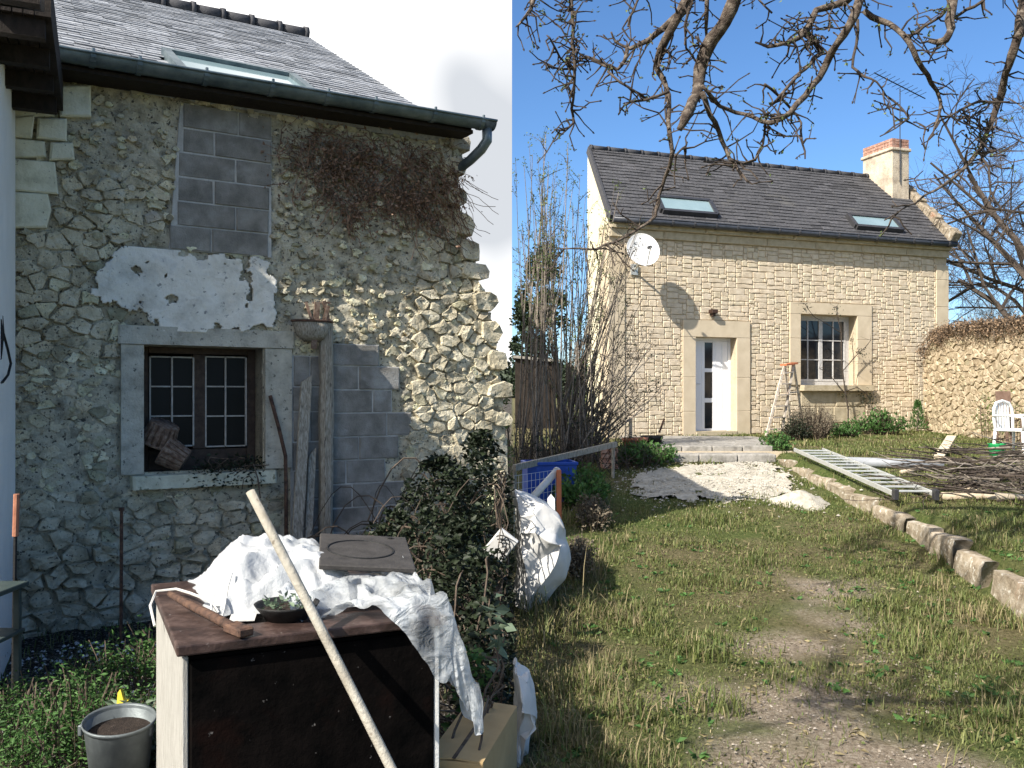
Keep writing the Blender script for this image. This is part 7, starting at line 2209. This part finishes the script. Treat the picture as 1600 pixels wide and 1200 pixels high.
# ---------------------------------------------------------------- grass
def grass():
    path = [hit(1330, 1198), hit(1250, 1120), hit(1262, 1010), hit(1262, 960), hit(1258, 915)]
    pw = (.5, .34, .24, .18, .08)
    gp = [(hit(px, py).x, hit(px, py).y) for px, py in ((985, 762), (1000, 742), (1040, 733), (1110, 727), (1196, 724), (1232, 742), (1236, 770), (1190, 782), (1140, 788), (1080, 782), (1020, 780))]
    P, H, W, P2, H2, W2 = [], [], [], [], [], []
    for y0, y1, dens, wid in ((3.2, 5.5, 6500, .0024), (5.5, 8, 4200, .0032), (8, 11, 2200, .0042), (11, 15, 800, .006), (15, 20.3, 420, .008)):
        x1 = min(9.1, y1 * .60); n = int(dens * x1 * (y1 - y0))
        X = NPR.uniform(.03, x1, n); Y = NPR.uniform(y0, y1, n)
        for x, y in zip(X, Y):
            if x > y * .60: continue
            k = kerb_x(y)
            if abs(x - k - .03) < .13: 
                if RND.random() < .75: continue
            if 2.15 < x < 4.06 and 13.5 < y < 17.8: continue
            if y > 13.5 and x < 2.15 and y > 17.3: continue
            if y > 18.4 + (x - 4.2) * .352: continue
            if inside(gp, x, y) and RND.random() < .93: continue
            c = fbm(Vector((x * 1.6, y * 1.6, 11)), 3); c2 = fbm(Vector((x * 4.5, y * 4.5, 2)), 3)
            d = min((math.hypot(p.x - x, (p.y - y) * .8) - w) for p, w in zip(path, pw))
            if d < .25 + c * .25 and RND.random() < .93 - max(0, d) * 1.6: continue
            if c + .4 * c2 < -.16 and RND.random() < .45: continue
            bank = x < .75 + c * .3
            h = (.019 + .022 * max(0, c + .35)) * RND.uniform(.5, 1.4)
            if c2 > .26: h *= 1.6
            if c > .25 : h *= 1.5
            if x > k + .1: h *= 1.25
            dry = .10 + .22 * max(0, -c2) + (.26 if bank else 0)
            if RND.random() < .015: h *= 2.0
            if bank and RND.random() < .4: h *= 1.7
            q = (x, y, zt(x, y) - .004)
            if RND.random() < dry: P2.append(q); H2.append(h * RND.uniform(.8, 1.6)); W2.append(wid * .8)
            else: P.append(q); H.append(h); W.append(wid)
    tag(blades("lawn_grass", P, H, m_grass, lean=.95, wid=W), "rough green grass of the lawn on both sides of the kerb", "grass", kind='stuff')
    tag(blades("dry_grass", P2, H2, m_straw, lean=1.0, wid=W2), "dry straw coloured grass mixed through the lawn and its left bank", "grass", kind='stuff')
    # long tussocks
    PT, HT_, PS, HS = [], [], [], []
    for (px, py, n, h, sp, dry) in ((920, 905, 150, .24, .10, .8), (868, 985, 120, .22, .12, .5), (850, 1010, 90, .24, .12, .4), (1110, 1030, 140, .16, .14, .1), (1120, 1110, 160, .17, .16, .1), (1085, 1020, 90, .15, .12, .3), (1000, 1120, 130, .16, .2, .3), (930, 1070, 120, .16, .2, .3), (1480, 880, 90, .16, .1, .5), (1555, 965, 90, .18, .1, .5), (1590, 985, 80, .18, .1, .4), (1350, 805, 60, .14, .12, .3),
                                    (1420, 1010, 130, .12, .18, 0), (1480, 1150, 160, .13, .25, .2), (1560, 1120, 160, .13, .25, .2), (1300, 850, 120, .13, .22, 0), (1340, 880, 120, .12, .2, 0), (1500, 960, 90, .16, .15, .6), (1530, 975, 90, .16, .12, .7), (1460, 920, 80, .15, .12, .6), (1380, 840, 90, .15, .15, .3), (960, 850, 100, .16, .2, .6), (880, 1150, 110, .25, .15, .4), (1120, 790, 90, .13, .25, .1), (1200, 780, 90, .13, .25, .1), (1290, 765, 70, .14, .15, .1), (1420, 770, 90, .12, .3, .1), (1530, 820, 90, .12, .3, .1),
                                    (930, 790, 120, .24, .18, .3), (900, 820, 100, .26, .12, .2), (840, 960, 80, .3, .1, .3)):
        c = hit(px, py)
        for _ in range(n):
            x, y = c.x + RND.gauss(0, sp * .6), c.y + RND.gauss(0, sp * .6)
            if x < .02: continue
            q = (x, y, zt(x, y) - .005)
            if RND.random() < dry: PS.append(q); HS.append(h * RND.uniform(.4, 1.1))
            else: PT.append(q); HT_.append(h * RND.uniform(.35, 1.0))
    tag(blades("grass_tussocks", PT, HT_, m_grass, lean=.9, wid=.0035), "longer green grass tussocks standing out of the lawn", "grass", kind='stuff')
    tag(blades("straw_tussocks", PS, HS, m_straw, lean=.95, wid=.003), "long dry straw tufts along the left bank and the kerb", "grass", kind='stuff')
    # broad leaved weeds in the lawn
    pp, dd, ss = [], [], []
    for _ in range(260):
        p = hit(RND.uniform(870, 1590), RND.uniform(800, 1195))
        d = min((math.hypot(a.x - p.x, (a.y - p.y)) - w) for a, w in zip(path, pw))
        if d < .1: continue
        for k in range(RND.randint(4, 8)):
            a = RND.uniform(0, 6.28); pp.append((p.x + .01 * math.cos(a), p.y + .01 * math.sin(a), p.z + .012)); dd.append((math.cos(a), math.sin(a), RND.uniform(.1, .5))); ss.append(RND.uniform(.025, .06))
    o = leaves("lawn_weeds", pp, dd, ss, m_fern, None, 'stuff', .5); tag(o, "small broad leafed weeds scattered through the lawn", "weeds", kind='stuff')
    # low clover and moss between the blades
    pp, dd, ss = [], [], []
    for _ in range(16000):
        y = 3.6 + 9.5 * RND.random() ** 1.3; x = RND.uniform(.05, y * .59)
        if fbm(Vector((x * 2.2 + 4, y * 2.2, 6)), 3) < -.05 or inside(gp, x, y): continue
        d = min((math.hypot(a.x - x, (a.y - y)) - w) for a, w in zip(path, pw))
        if d < .12 and RND.random() < .85: continue
        if abs(x - kerb_x(y) - .03) < .15: continue
        pp.append((x, y, zt(x, y) + RND.uniform(.004, .022))); dd.append((RND.gauss(0, 1), RND.gauss(0, 1), RND.gauss(.15, .25))); ss.append(RND.uniform(.010, .026))
    o = leaves("clover", pp, dd, ss, m_grass, None, 'stuff', .8); tag(o, "low clover and moss leaves between the lawn grass", "clover", kind='stuff')
    # fallen dead leaves and stalks
    pp, dd, ss = [], [], []
    for _ in range(2600):
        y = 3.6 + 9.5 * RND.random() ** 1.3; x = RND.uniform(.05, y * .59)
        if fbm(Vector((x * 1.7, y * 1.7, 16)), 3) < .0 or abs(x - kerb_x(y) - .03) < .15: continue
        pp.append((x, y, zt(x, y) + RND.uniform(.01, .03))); dd.append((RND.gauss(0, 1), RND.gauss(0, 1), RND.gauss(.05, .15))); ss.append(RND.uniform(.015, .06))
    o = leaves("dead_leaves", pp, dd, ss, m_straw, None, 'stuff', .3); tag(o, "dead leaves and dry stalks lying on the lawn", "dead leaves", kind='stuff')
    # rough grass and weeds at the left yard's wall foot
    P = [(RND.uniform(-3.4, -.1), RND.uniform(3.4, 6.6), 0) for _ in range(2600)]
    P = [p for p in P if p[1] < 7.6 + (p[0] + 1.14) / 1.6 - .1]
    tag(blades("yard_grass", P, [RND.uniform(.03, .10) for _ in P], m_grass, lean=.9, wid=.003), "thin grass and weeds on the bare soil of the old cottage yard", "grass", kind='stuff')
grass()
